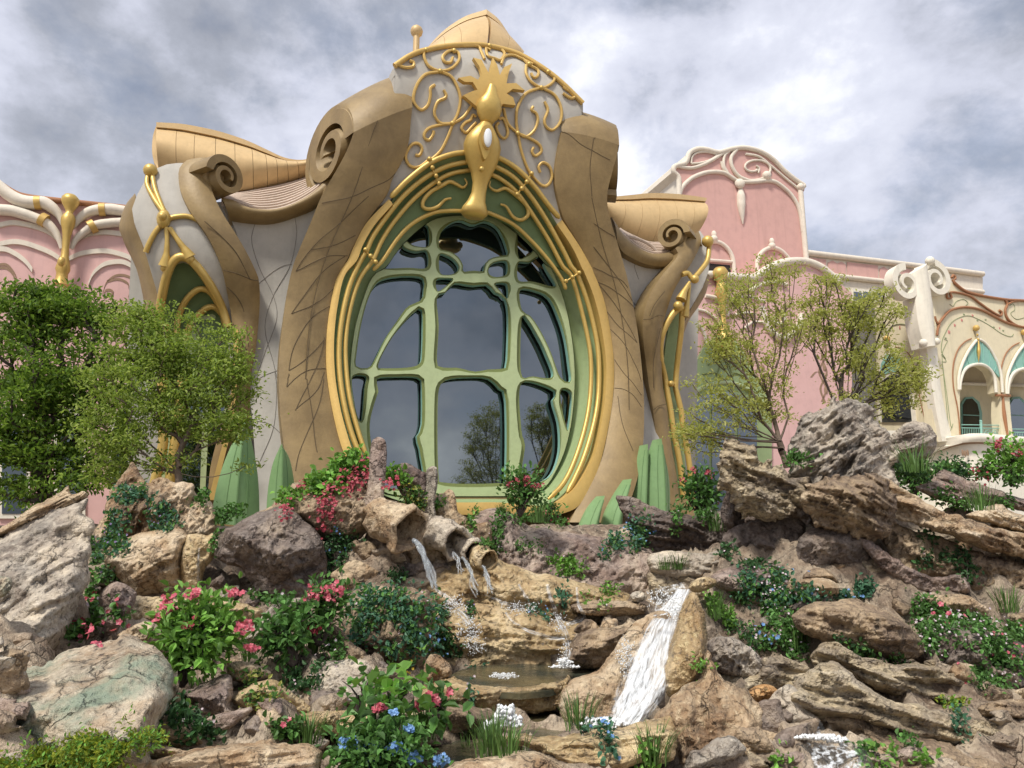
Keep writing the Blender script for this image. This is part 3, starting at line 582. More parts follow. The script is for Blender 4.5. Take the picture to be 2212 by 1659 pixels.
loft('wing_petal', hood_surf(np.array(wpl))+BN*.15, hood_surf(np.array(wpr))+BN*.2, 'shell', PAV, back=BK, th=.9, bulge=.1, n=50, m=8)
cS = hood_surf(np.array(c3([(1365, 482)])))[0]+BN*.35
scroll('wing_scroll', cS, cS+bdir(-.62, -.78)*1.9, .60, .66, bdir(.78, -.62), start=.5)
cb = cS+bdir(-.62, -.78)*1.9
wfl = c3([(812, 555), (770, 590), (740, 645), (718, 720), (715, 760), (735, 810), (780, 900), (825, 1020), (855, 1150), (875, 1280)]); wfr = c3([(815, 560), (808, 600), (800, 650), (815, 710), (840, 780), (870, 850), (885, 930), (915, 1040), (945, 1150), (960, 1280)])
loft('wing_petal', atW(wfl, -.9), atW(wfr, -.35), 'shell', PAV, back=BK, th=.8, bulge=.12, n=40, m=7)
WSF = lambda p, d=.1: hood_surf(np.atleast_2d(np.array(p)))+BN*d
ball('wing_ball', WSF(c3([(905, 420)]))[0], .17, 'gold', PAV)
for pts, r in (([(890, 440), (885, 500), (930, 590), (985, 670)], .06), ([(915, 440), (930, 520), (960, 600), (995, 680)], .06), ([(1010, 705), (1060, 692), (1130, 690), (1210, 722)], .065), ([(970, 740), (930, 790), (893, 860), (876, 905)], .065)): tube('wing_ribbon', WSF(c3(pts), .06), r, 'gold', PAV, n=20)
ball('wing_hub', WSF(c3([(985, 712)]), .12)[0], .2, 'gold', PAV, sc=(.8, .8, 1.2)); ball('wing_hub_knob', WSF(c3([(982, 714)]), .3)[0], .1, 'gold', PAV)
tube('bell', WSF(c3([(1003, 760), (1005, 850), (1000, 930), (990, 990)]), .1), [.06, .055, .07, .15], 'gold', PAV, n=20); tube('bell', WSF(c3([(1020, 765), (1075, 845), (1115, 900), (1140, 940)]), .12), [.06, .06, .08, .15], 'gold', PAV, n=20)
ball('bell_clapper', WSF(c3([(990, 1003)]), .1)[0], .1, 'gold', PAV); ball('bell_clapper', WSF(c3([(1142, 952)]), .12)[0], .12, 'gold', PAV)
arch1 = [(955, 1500), (958, 1300), (985, 1120), (1020, 1000), (1060, 946), (1100, 936), (1150, 960), (1220, 1040), (1290, 1150), (1340, 1260), (1367, 1355)]
tube('wing_arch', WSF(c3(arch1), .1), .105, 'gold', PAV, n=60, sides=10)
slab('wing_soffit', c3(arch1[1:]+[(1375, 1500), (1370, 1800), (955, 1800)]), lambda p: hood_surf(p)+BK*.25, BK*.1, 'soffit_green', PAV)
for a in ([(1050, 1420), (1070, 1280), (1110, 1185), (1170, 1122), (1220, 1110), (1270, 1140), (1325, 1235), (1350, 1330)], [(1110, 1420), (1135, 1340), (1180, 1275), (1240, 1225), (1290, 1222), (1335, 1265)]): tube('wing_inner_arch', WSF(c3(a), -.12), .08, 'gold', PAV, n=40)
WW = empty('wing_window', atW([(430, 1060)], -1)[0]); WW.parent = PAV; WW.matrix_parent_inverse = PAV.matrix_world.inverted()
slab('pane', [(400, 720), (420, 690), (455, 668), (480, 680), (492, 720), (490, 900), (455, 1080), (340, 1090), (352, 900)], lambda p: hood_surf(p)+BK*.42, BK*.05, 'glass', WW)
slab('wing_bars', [(398, 720), (418, 686), (455, 662), (483, 676), (494, 720), (492, 900), (458, 1090), (338, 1090), (350, 900)], lambda p: hood_surf(p)+BK*.30, BK*.08, 'frame_green', WW, holes=[[(470, 700), (478, 690), (486, 705), (484, 730), (474, 736)], [(446, 760), (462, 738), (482, 752), (486, 800), (450, 800)], [(405, 760), (436, 760), (436, 890), (400, 890)], [(450, 815), (486, 815), (484, 890), (450, 890)], [(395, 905), (436, 905), (430, 1070), (376, 1070)], [(450, 905), (482, 905), (452, 1070), (442, 1070)]])
for a in ([(355, 700), (350, 860), (352, 960), (330, 1060)], [(396, 800), (386, 900), (372, 1000), (362, 1075)]): tube('wing_post', atW(a, -.3), .12, 'gold', PAV, n=16)
loft('wing_band', atW([(505, 710), (503, 800), (495, 900), (470, 1000), (450, 1080)], .15), atW([(515, 712), (513, 800), (505, 900), (482, 1000), (462, 1080)], .15), 'gold_flat', PAV, back=BK, th=.25, n=16, m=3)
slab('wing_wall', [(285, 520), (330, 560), (350, 700), (350, 1110), (280, 1110), (270, 800)], WS(-2.2), BK*.4, 'stucco', PAV)
# ---- right wing
slab('side_wall', cD([(150, 400), (300, 545), (430, 596), (520, 606), (600, 600), (450, 800), (400, 1000), (410, 1300), (440, 1659)])+[(1425, 950), (1440, 1110), (1330, 1110), (1350, 950)]+cD([(300, 1659), (300, 1200), (240, 800)]), lambda p: F(p, -.75), BK*.3, 'stucco', PAV, step=24)
loft('gutter', atW(cD([(130, 240), (170, 300), (230, 385), (320, 460), (430, 508), (560, 500), (640, 480)]), .1), F(cD([(170, 420), (210, 495), (290, 548), (390, 590), (480, 604), (560, 602), (660, 570)]), -.5), 'shell', PAV, back=BK, th=.5, bulge=.1, n=36, m=8)
ridged_roof(cD([(190, 360), (240, 400), (320, 465), (430, 512), (520, 510), (600, 490)]), cD([(190, 330), (240, 360), (320, 395), (410, 430), (520, 430), (600, 430)]), .0, -1.8, 'ridged_roof', 7)
tube('roof_scroll', atW(cD([(240, 380), (330, 405), (420, 450), (462, 495)]), -.2), .05, 'roof_ridge', PAV, n=16, sides=6)
wrl = cD([(600, 470), (620, 520), (560, 600), (480, 700), (420, 800), (380, 900), (360, 1000), (364, 1150), (388, 1350), (408, 1500), (435, 1659)])+[(1420, 960), (1432, 1030), (1438, 1100)]
wrr = cD([(770, 345), (790, 400), (778, 460), (730, 560), (650, 680), (590, 780), (540, 920), (516, 1000), (503, 1100), (498, 1300), (510, 1500), (540, 1659)])+[(1450, 960), (1462, 1030), (1470, 1100)]
def rw_surf(p, d=0.): p = np.atleast_2d(np.array(p, float)); return atW(p, -.4+d+.7*np.sin(np.clip((p[:, 1]-480)/260*2.2+.35, 0, math.pi)))
loft('wing_petal', rw_surf(wrl, .25), rw_surf(wrr, .15), 'shell', PAV, back=BK, th=.8, bulge=.1, n=50, m=8)
cS = rw_surf(cD([(572, 372)]), .3)[0]; scroll('wing_scroll', cS, cS+bdir(.75, -.66)*1.7, .58, .62, bdir(-.66, -.75), start=.5)
slab('wing_hood', cD([(780, 340), (835, 420), (860, 500), (845, 640), (800, 760), (720, 900), (650, 1000), (620, 940), (560, 990), (510, 1090), (500, 1300), (480, 1300), (480, 1000), (560, 800), (680, 620), (740, 500)]), lambda p: rw_surf(p, -.25), BK*.4, 'stucco', PAV, step=14)
loft('wing_petal', rw_surf(cD([(840, 660), (800, 760), (740, 870), (680, 980), (655, 1060)]), -.5), rw_surf(cD([(850, 690), (825, 800), (770, 900), (700, 1000), (665, 1090)]), -.9), 'shell', PAV, back=BK, th=.6, bulge=.05, n=24, m=5)
ball('wing_ball', rw_surf(cD([(838, 420)]), .2)[0], .19, 'gold', PAV)
tube('wing_ribbon', rw_surf(cD([(850, 450), (835, 560), (780, 640), (745, 680)]), .1), .08, 'gold', PAV, n=20); ball('wing_hub_knob', rw_surf(cD([(742, 698)]), .25)[0], .14, 'gold', PAV)
tube('wing_ribbon', rw_surf(cD([(720, 690), (690, 655), (650, 665)]), .2), .08, 'gold', PAV, n=14); tube('bell', rw_surf(cD([(705, 720), (665, 790), (640, 850)]), .25), [.05, .09, .17], 'gold', PAV, n=14); tube('bell', rw_surf(cD([(705, 740), (690, 850), (670, 975)]), .1), [.05, .07, .13], 'gold', PAV, n=14)
ball('bell_clapper', rw_surf(cD([(620, 895)]), .25)[0], .15, 'gold', PAV)
tube('wing_arch', rw_surf(cD([(492, 1300), (488, 1200), (508, 1090), (560, 985), (605, 930), (650, 905)]), .1), .10, 'gold', PAV, n=30, sides=10)
for a in (cD([(490, 1290), (520, 1400), (540, 1520), (565, 1659)])+[(1455, 930), (1470, 1010), (1478, 1100)], cD([(650, 930), (640, 1100), (610, 1350), (600, 1500)]), cD([(600, 1500), (640, 1659)])+[(1475, 920), (1490, 1010), (1498, 1100)]): tube('wing_post', rw_surf(a, .05), .09, 'gold', PAV, n=20, sides=9)
tube('clamp', rw_surf(cD([(540, 1465), (610, 1470)]), .1), .03, 'gold', PAV); ball('clamp_ball', rw_surf(cD([(568, 1468)]), .15)[0], .1, 'gold', PAV)
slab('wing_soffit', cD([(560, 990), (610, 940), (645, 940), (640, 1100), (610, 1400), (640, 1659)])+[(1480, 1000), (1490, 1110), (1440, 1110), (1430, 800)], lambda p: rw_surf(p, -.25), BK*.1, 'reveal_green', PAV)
# plaster curves on the side walls
for pts in (c3([(1530, 730), (1510, 830), (1560, 1000), (1640, 1160), (1660, 1300), (1590, 1500), (1540, 1640)]), c3([(1770, 690), (1780, 800), (1740, 980), (1640, 1160), (1590, 1350), (1640, 1560), (1660, 1650)]), c3([(1550, 1090), (1620, 1030), (1690, 985), (1750, 970)]), c4([(1500, 345), (1580, 290), (1670, 255)]), c4([(1648, 260), (1660, 380), (1640, 600), (1560, 800)]), c4([(1540, 560), (1620, 580), (1700, 650)]), cD([(330, 520), (300, 600), (330, 700)]), cD([(280, 860), (340, 920), (365, 1000)])):
    tube('plaster_line', F(pts, -.746), .008, 'wall_line', PAV, n=24, sides=5)
# engraved lines on the wing petals
for pts in (c3([(1230, 740), (1330, 830), (1420, 930), (1500, 1085)]), c3([(1340, 1030), (1410, 1045), (1510, 1085), (1550, 1088)]), c3([(1365, 1130), (1430, 1200), (1470, 1300), (1490, 1480)]), c3([(1400, 1345), (1440, 1440), (1480, 1500)])): tube('engraved_line', WSF(c3 and pts, .27), .011, 'seam', PAV, n=18, sides=5)
for pts in (cD([(365, 995), (420, 990), (470, 965), (515, 970)]), cD([(410, 970), (450, 880), (520, 790)]), cD([(440, 1500), (440, 1300), (490, 1060)]), cD([(440, 1659), (480, 1630), (530, 1620)])): tube('engraved_line', rw_surf(pts, .33), .011, 'seam', PAV, n=18, sides=5)
slab('core_wall', [(300, 520), (420, 440), (560, 430), (720, 420), (1320, 450), (1400, 540), (1510, 600), (1500, 1130), (290, 1130)], WS(-2.75), BK*.4, 'stucco', PAV)
# green sepals round the foot
def sepal(poly, ridge, w, nm='sepal'):
    A = atW(poly[0], w); B = atW(poly[1], w); loft(nm, A, B, 'sepal', PAV, back=BK, th=.12, bulge=.34, n=24, m=13, prof=lambda x: .55*4*x*(1-x)+.45*(1-abs(2*x-1))**1.3, sharp=20)
    for q_ in (.5, .28, .72): mid = catmull(A, 12)*(1-q_)+catmull(B, 12)*q_+BN*(.34*(.55*4*q_*(1-q_)+.45*(1-abs(2*q_-1))**1.3)); tube('leaf_rib', mid[1:], .022 if q_ == .5 else .011, 'sepal_rib', PAV, n=16, sides=6)
for l, r, w in (([(528, 908), (505, 950), (480, 1010), (464, 1070), (455, 1130)], [(530, 910), (545, 960), (556, 1020), (560, 1080), (560, 1140)], 1.7), ([(606, 962), (590, 1000), (580, 1050), (575, 1110)], [(609, 963), (625, 990), (635, 1040), (640, 1110)], 2.0), ([(676, 1008), (670, 1030), (668, 1070)], [(678, 1009), (692, 1035), (700, 1070)], 2.2),
                ([(1292, 1072), (1270, 1100), (1252, 1140), (1240, 1190)], [(1294, 1073), (1297, 1100), (1293, 1140), (1285, 1190)], 2.2), ([(1350, 1036), (1325, 1075), (1305, 1120), (1292, 1190)], [(1352, 1037), (1352, 1080), (1345, 1120), (1340, 1190)], 2.0), ([(1385, 962), (1374, 1000), (1368, 1050), (1366, 1110)], [(1387, 963), (1396, 1000), (1398, 1050), (1396, 1110)], 1.2), ([(1414, 950), (1402, 990), (1398, 1040), (1400, 1110)], [(1416, 951), (1436, 990), (1446, 1040), (1448, 1110)], 1.4)):
    sepal((l, r), None, w)
slab('plinth', [(280, 1075), (1500, 1075), (1500, 1230), (280, 1230)], WS(-.05), BK*1.0, 'shell', PAV)
# ------------------------------------------------------------------ neighbouring buildings (same orientation, farther back)
def U(pts): return np.array(pts, float)
PINKL = empty('pink_house', atW([(150, 1130)], -5)[0], 'pink plastered house with white curved ribs and gold column, left behind trees', 'building')
wP = -5.0
slab('wall', cE([(-200, 60), (-60, 160), (0, 205), (120, 283), (260, 334), (600, 376), (820, 399), (1010, 419), (1160, 436), (1300, 449), (1600, 480), (1700, 3700), (-200, 3700)]), WS(wP), BK*3, 'pink', PINKL)
tube('roof_edge', atW(cE([(-200, 55), (-60, 155), (0, 200), (120, 279), (260, 330), (600, 372), (1010, 415), (1300, 445), (1600, 476)]), wP+.05), .09, 'terracotta', PINKL, n=40)
for pts, r in (([(-120, 130), (0, 235), (80, 305), (180, 365), (280, 392), (380, 395), (440, 395), (520, 440), (600, 520), (640, 620)], [.14, .14, .15, .16, .17, .17, .16, .14, .10, .06]), ([(-100, 460), (0, 465), (120, 475), (250, 510), (380, 558), (480, 605), (560, 690), (605, 780), (625, 860)], [.14, .14, .14, .14, .13, .12, .10, .08, .05]), ([(1500, 510), (1260, 480), (1130, 462), (1040, 462), (940, 475), (860, 510), (790, 570), (730, 650)], [.12, .12, .14, .15, .14, .12, .10, .06]), ([(1500, 560), (1260, 588), (1100, 600), (960, 625), (850, 690), (770, 765), (720, 860)], [.12, .12, .12, .12, .10, .08, .05])):
    tube('rib', atW(cE(pts), wP+.18), np.array(r)*1.15, 'trim', PINKL, n=50, sides=10)
for q, a in (((382, 395), 0), ((440, 568), .5), ((1035, 465), 0), ((935, 635), -.4)):
    P = atW(cE([(q[0]-32*math.cos(a), q[1]-32*math.sin(a)), (q[0]+32*math.cos(a), q[1]+32*math.sin(a))]), wP+.18); tube('rib_clasp', P, .20, 'gold_flat', PINKL, n=4, sides=10)
for pts in ([(-60, 630), (100, 595), (200, 600), (350, 632), (480, 682), (575, 750)], [(-60, 820), (120, 787), (250, 800), (400, 850), (520, 902), (600, 955)], [(-60, 860), (50, 862), (130, 895), (210, 945), (280, 1010), (325, 1075)], [(785, 755), (900, 708), (1000, 693), (1100, 692), (1260, 712)], [(690, 962), (800, 912), (950, 884), (1100, 884), (1280, 932), (1350, 980)], [(895, 1210), (945, 1105), (1040, 1022), (1150, 992), (1260, 996), (1380, 1060)]):
    P = atW(cE(pts), wP+.06); loft('moulding', P+np.array([0, 0, .075]), P-np.array([0, 0, .075]), 'trim', PINKL, back=BK, th=.15, n=30, m=3)
for pts in ([(1040, 1310), (1080, 1200), (1180, 1130), (1300, 1142), (1370, 1220), (1372, 1290), (1300, 1340)], [(1080, 1190), (1200, 1168), (1290, 1208), (1305, 1255)], [(1050, 1330), (1070, 1282), (1120, 1280), (1150, 1310), (1112, 1332)], [(-60, 1030), (60, 1020), (140, 1100), (180, 1200)], [(-60, 1060), (60, 1055), (130, 1120), (165, 1220)]):
    P = atW(cE(pts), wP+.012); loft('painted_scroll', P+np.array([0, 0, .04]), P-np.array([0, 0, .04]), 'paint_brown', PINKL, back=BK, th=.02, n=30, m=2)
def lathe_px(nm, prof, cvf, w, mat, parent, seg=18):
    P = atW(cvf([(x, y) for x, y, _ in prof]), w); V = []; m_ = [mpp(cvf([(x, y)])[0], w)*(cvf([(1, 0)])[0][0]-cvf([(0, 0)])[0][0])*r for x, y, r in prof]
    for q, r in zip(P, m_): V += [q+r*(BT*math.cos(a)+BN*math.sin(a)) for a in np.linspace(0, 2*math.pi, seg, endpoint=False)]
    fs = [tuple(range(seg)), tuple(range((len(prof)-1)*seg, len(prof)*seg))[::-1]]
    for i in range(len(prof)-1):
        for j in range(seg): k = (j+1) % seg; fs.append((i*seg+j, (i+1)*seg+j, (i+1)*seg+k, i*seg+k))
    return mesh(nm, V, fs, mat, parent, sharp=60)
lathe_px('gold_column', [(715, 312, 20), (715, 320, 60), (715, 350, 90), (713, 385, 95), (710, 425, 75), (706, 470, 45), (702, 500, 38), (698, 520, 58), (692, 560, 76), (688, 610, 74), (683, 660, 58), (674, 740, 42), (664, 850, 36), (655, 940, 42), (645, 1010, 66), (636, 1070, 78), (630, 1110, 60), (625, 1160, 62), (620, 1230, 90)], cE, wP+.35, 'gold', PINKL)
ball('column_bead', atW(cE([(622, 990)]), wP+.8)[0], .10, 'gold', PINKL, sc=(1, 1, 1.5))
for x in (30, 150, 270):
    wd = slab('window', [(x-34, 1120), (x-34, 920), (x-20, 888), (x, 876), (x+20, 888), (x+34, 920), (x+34, 1120)], WS(wP+.07), BK*.06, 'cream_pale', PINKL)
    slab('pane', [(x-26, 1110), (x-26, 925), (x-14, 900), (x, 890), (x+14, 900), (x+26, 925), (x+26, 1110)], WS(wP+.09), BK*.02, 'glass', wd)
# --- right: tall pink gable and wing
PT = empty('pink_gable', atW([(1600, 900)], -7)[0], 'tall pink gable wall with white scroll crest behind the right trees', 'building')
wT = -7.0
out = c6([(430, 380), (432, 280), (405, 252), (412, 222), (470, 202), (490, 152), (530, 130), (580, 133), (640, 147), (700, 131), (770, 123), (850, 141), (920, 181), (980, 241), (1040, 291), (1086, 320), (1082, 348), (1068, 370), (1078, 480), (1088, 620), (1096, 700), (1100, 1500), (430, 1500)])
slab('wall', out, WS(wT), BK*5, 'pink_deep', PT, side='trim')
def tr(pts, r, w=wT+.05, nm='moulding', mat='trim', cvf=c6, par=None, sd=8): return tube(nm, atW(cvf(pts), w), r, mat, par or PT, n=max(12, len(pts)*6), sides=sd)
tr([(436, 380), (436, 285), (410, 252), (416, 224), (470, 206), (492, 155), (532, 135), (580, 138), (640, 152), (700, 136), (770, 128), (850, 146), (918, 186), (978, 246), (1040, 296), (1080, 322)], .12)
tr([(1080, 322), (1062, 345), (1064, 375), (1072, 480), (1082, 600), (1092, 710)], .13)
tr([(438, 375), (455, 330), (500, 287), (555, 262), (610, 252), (670, 258), (715, 285), (750, 303), (830, 303), (890, 297), (940, 308), (1000, 355), (1040, 410), (1062, 470), (1075, 560)], .10)
tr([(430, 225), (500, 232), (560, 215), (610, 190), (650, 165), (690, 140)], .08); tr([(500, 210), (505, 175), (530, 155), (580, 150), (630, 165), (600, 190), (550, 205), (500, 210)], .05)
tr([(655, 200), (665, 235), (690, 262)], .07); tr([(690, 262), (668, 220), (672, 170), (700, 140)], .07); tr([(735, 135), (705, 180), (712, 230), (745, 275), (800, 300)], .09)
sp = [(825+(18+10.5*a)*math.cos(a+.6)*1.05, 232+(12+9.0*a)*math.sin(a+.6)*.8) for a in np.linspace(0.2, 8.2, 30)]; tr(sp, .055)
tr([(780, 160), (850, 175), (920, 230), (985, 285), (1040, 330), (1060, 350)], .06); tr([(835, 220), (850, 235), (845, 258)], .05)
ball('scroll_ball', atW(c6([(888, 272)]), wT+.1)[0], .22, 'trim', PT); ball('crest_ball', atW(c6([(1062, 330)]), wT+.1)[0], .18, 'trim', PT)
ball('pendant_ball', atW(c6([(750, 312)]), wT+.15)[0], .24, 'trim', PT, sc=(1, .6, 1)); tr([(752, 330), (755, 380), (757, 430), (762, 480), (766, 520)], [.08, .2, .2, .12, .02], nm='pendant_drop', sd=10)
for pts, fx, fy in (([(560, 640), (590, 615), (640, 614), (685, 645), (714, 700), (722, 780)], 617, 585), ([(838, 760), (842, 705), (868, 662), (915, 642), (965, 660), (1008, 705)], 915, 622)):
    tr(pts, .10); ball('arch_finial', atW(c6([(fx, fy+12)]), wT+.1)[0], .17, 'trim', PT); ball('arch_finial_tip', atW(c6([(fx, fy-10)]), wT+.1)[0], .12, 'trim', PT, sc=(1, 1, 1.6))
tr([(585, 706), (720, 716)], .08)
slab('dark_opening', c6([(585, 722), (700, 732), (705, 775), (585, 770)]), WS(wT+.03), BK*.02, 'interior', PT)
# lower pink wing in front
PW = empty('pink_wing', atW([(1600, 1000)], -5.5)[0], 'lower pink wing with thick wavy white cornice, gold column and green pointed window', 'building')
wQ = -5.6
wav = [(700, 690), (850, 665), (1000, 677), (1100, 684), (1180, 685), (1250, 640), (1340, 592), (1450, 566), (1560, 568), (1660, 605), (1740, 665), (1800, 720)]
slab('wall', cD(wav+[(1900, 800), (1900, 2700), (500, 2700), (560, 800)]), WS(wQ), BK*2, 'pink', PW)
def tq(pts, r, nm='moulding', mat='trim', dw=.05): return tr(pts, r, wQ+dw, nm, mat, cD, PW)
tq(wav, .17, 'cornice'); tq([(1130, 800), (1220, 740), (1320, 720), (1420, 740)], .09); tq([(820, 820), (900, 840), (960, 900), (985, 970)], .09)
tq([(990, 870), (1060, 830), (1150, 830), (1250, 860)], .07); tq([(1040, 960), (1120, 945), (1190, 960)], .06); tq([(700, 985), (760, 1020), (810, 1090), (825, 1180)], .07); tq([(760, 920), (830, 940), (900, 990)], .06)
tq([(1110, 1060), (1160, 1020), (1230, 1015), (1280, 1030)], .06)
tq([(1230, 900), (1260, 1000), (1300, 1080), (1370, 1125), (1440, 1120), (1500, 1060), (1530, 960)], .15, 'rib'); tq([(1380, 930), (1400, 990), (1380, 1030), (1330, 1020), (1320, 980)], .10, 'rib')
for pts in ([(650, 1040), (700, 1060), (740, 1130), (735, 1210), (690, 1260), (720, 1330)], [(690, 1150), (720, 1140), (740, 1170), (710, 1190)], [(1150, 1330), (1130, 1200), (1180, 1110), (1280, 1100), (1370, 1180)], [(1190, 1440), (1160, 1330), (1190, 1240), (1210, 1160)], [(1690, 1100), (1710, 1250), (1660, 1380), (1710, 1500), (1680, 1600)], [(1720, 1110), (1680, 1260), (1715, 1390), (1670, 1500), (1700, 1600)], [(1600, 1420), (1640, 1380), (1690, 1400)]):
    P = atW(cD(pts), wQ+.012); loft('painted_scroll', P+BT*.05, P-BT*.05, 'paint_brown', PW, back=BK, th=.02, n=30, m=2)
for q in ((1235, 1350), (1240, 1420), (1690, 1350), (1700, 1520), (1685, 1130), (655, 1300), (650, 1390)): ball('painted_dot', atW(cD([q]), wQ)[0], .13, 'paint_brown', PW, sc=(1, .12, 1.2), seg=10)
lathe_px('gold_column', [(928, 612, 12), (928, 618, 32), (928, 650, 50), (930, 690, 40), (934, 720, 24), (938, 740, 30), (942, 780, 42), (945, 820, 34), (948, 900, 18), (950, 1000, 18), (953, 1080, 30), (958, 1130, 50), (962, 1180, 62), (964, 1230, 45), (965, 1260, 10)], cD, wQ+.25, 'gold', PW)
GW = slab('pointed_window', cD([(600, 1580), (680, 1480), (760, 1300), (820, 1180), (900, 1120), (950, 1100), (1010, 1120), (1080, 1190), (1140, 1320), (1240, 1480), (1310, 1600), (1310, 2500), (600, 2500)]), WS(wQ+.14), BK*.16, 'reveal_green', PW)
for pts in ([(860, 1250), (920, 1230), (960, 1290), (1010, 1240), (1060, 1260)], [(840, 1330), (900, 1310), (960, 1360), (1020, 1310), (1090, 1340)], [(800, 1400), (900, 1390), (960, 1440), (1030, 1390), (1120, 1420)], [(900, 1420), (930, 1340), (960, 1300), (1000, 1340), (1020, 1420)]): tube('tracery', atW(cD(pts), wQ+.16), .03, 'frame_olive', GW, n=20, sides=5)
for k, (pts) in enumerate([[(700, 1620), (790, 1560), (850, 1540), (850, 2400), (700, 2400)], [(870, 1535), (960, 1525), (1040, 1540), (1040, 2400), (870, 2400)], [(1060, 1545), (1130, 1570), (1200, 1630), (1200, 2400), (1060, 2400)]]): slab('pane', cD(pts), WS(wQ+.17), BK*.02, 'glass', GW)
tube('sill_tube', atW(cD([(640, 1640), (760, 1520), (880, 1470), (960, 1460), (1060, 1475), (1180, 1540), (1270, 1640)]), wQ+.18), .09, 'frame_green', GW, n=30)
# long back range with panelled frieze
BR = empty('back_range', atW([(1850, 800)], -9.5)[0], 'long low pink and white range with panelled frieze behind the cream arcade', 'building')
wB = -9.5
slab('wall', c6([(1040, 660), (1095, 665), (1700, 737), (2000, 775), (2000, 1600), (1040, 1600)]), WS(wB), BK*3, 'trim', BR)
for k, (xa, xb, wavy) in enumerate([(1106, 1194, 0), (1206, 1296, 1), (1304, 1462, 0), (1472, 1552, 1), (1560, 1640, 0)]):
    f = lambda x: 690+(x-1106)*.1185; n_ = 9; xs = np.linspace(xa, xb, n_)
    top = [(x, f(x)+(10+6*math.cos((x-xa)/(xb-xa)*4*math.pi) if wavy else 2)) for x in xs]; slab('frieze_panel', c6(top+[(xb, f(xb)+68), (xa, f(xa)+68)]), WS(wB+.06), BK*.05, 'pink_deep', BR)
tr([(1095, 668), (1700, 740), (2000, 778)], .16, wB+.1, 'cornice', par=BR); tr([(1100, 772), (1700, 838), (2000, 870)], .14, wB+.1, 'cornice', par=BR)
wd = slab('window', c6([(1330, 850), (1480, 868), (1480, 925), (1330, 915)]), WS(wB+.1), BK*.08, 'cream_pale', BR)
for a in (1338, 1386, 1434): slab('pane', c6([(a, 868), (a+40, 872), (a+40, 914), (a, 910)]), WS(wB+.13), BK*.02, 'glass', wd)
slab('grey_wall', c6([(1305, 930), (1445, 938), (1445, 1500), (1305, 1500)]), WS(wB+.5), BK*.3, 'wall_dark', BR)
tr([(1290, 900), (1305, 1500)], .12, wB+.7, 'gold_pipe', 'gold_flat', par=BR)
# --- cream arcade on the right
CA = empty('cream_arcade', atW([(2050, 1000)], -6)[0], 'cream arcade with turquoise shell arches and double scroll pillar at right edge', 'building')
wC = -6.0
arch1 = [(1040, 1412), (1034, 1060), (1040, 1000), (1062, 930), (1100, 890), (1160, 872), (1215, 880), (1262, 915), (1292, 975), (1302, 1080), (1334, 1100), (1330, 1250), (1345, 1412)]
arch2 = [(1428, 1412), (1412, 1270), (1400, 1100), (1412, 1020), (1440, 960), (1480, 920), (1530, 905), (1580, 920), (1620, 960), (1650, 1040), (1655, 1412)]
slab('wall', cC([(790, 380), (965, 268), (1010, 285), (1080, 335), (1200, 370), (1380, 398), (1508, 405), (1900, 430), (1900, 1440), (850, 1440), (790, 760)]), WS(wC), BK*.45, 'cream', CA, holes=[cC(arch1), cC(arch2)])
slab('rear_wall', cC([(900, 800), (1900, 830), (1900, 1500), (900, 1500)]), WS(wC-2.6), BK*.3, 'cream', CA)
slab('gallery_ceiling', cC([(900, 700), (1900, 730), (1900, 740), (900, 710)]), WS(wC-.5), BK*2.2, 'terracotta', CA)
tr([(960, 1010), (1900, 1040)], .10, wC-2.4, 'gallery_moulding', 'cream_pale', cC, CA)
for x0 in (1050, 1395):
    wd = slab('window', cC([(x0, 1500), (x0, 1160), (x0+30, 1115), (x0+80, 1110), (x0+130, 1150), (x0+150, 1230), (x0+150, 1500)]), WS(wC-2.5), BK*.1, 'turquoise', CA)
    slab('pane', cC([(x0+10, 1500), (x0+10, 1170), (x0+35, 1130), (x0+78, 1125), (x0+115, 1165), (x0+130, 1230), (x0+130, 1500)]), WS(wC-2.46), BK*.02, 'glass', wd)
    tr([(x0+10, 1245), (x0+130, 1250)], .025, wC-2.44, 'glazing_bar', 'turquoise', cC, wd)
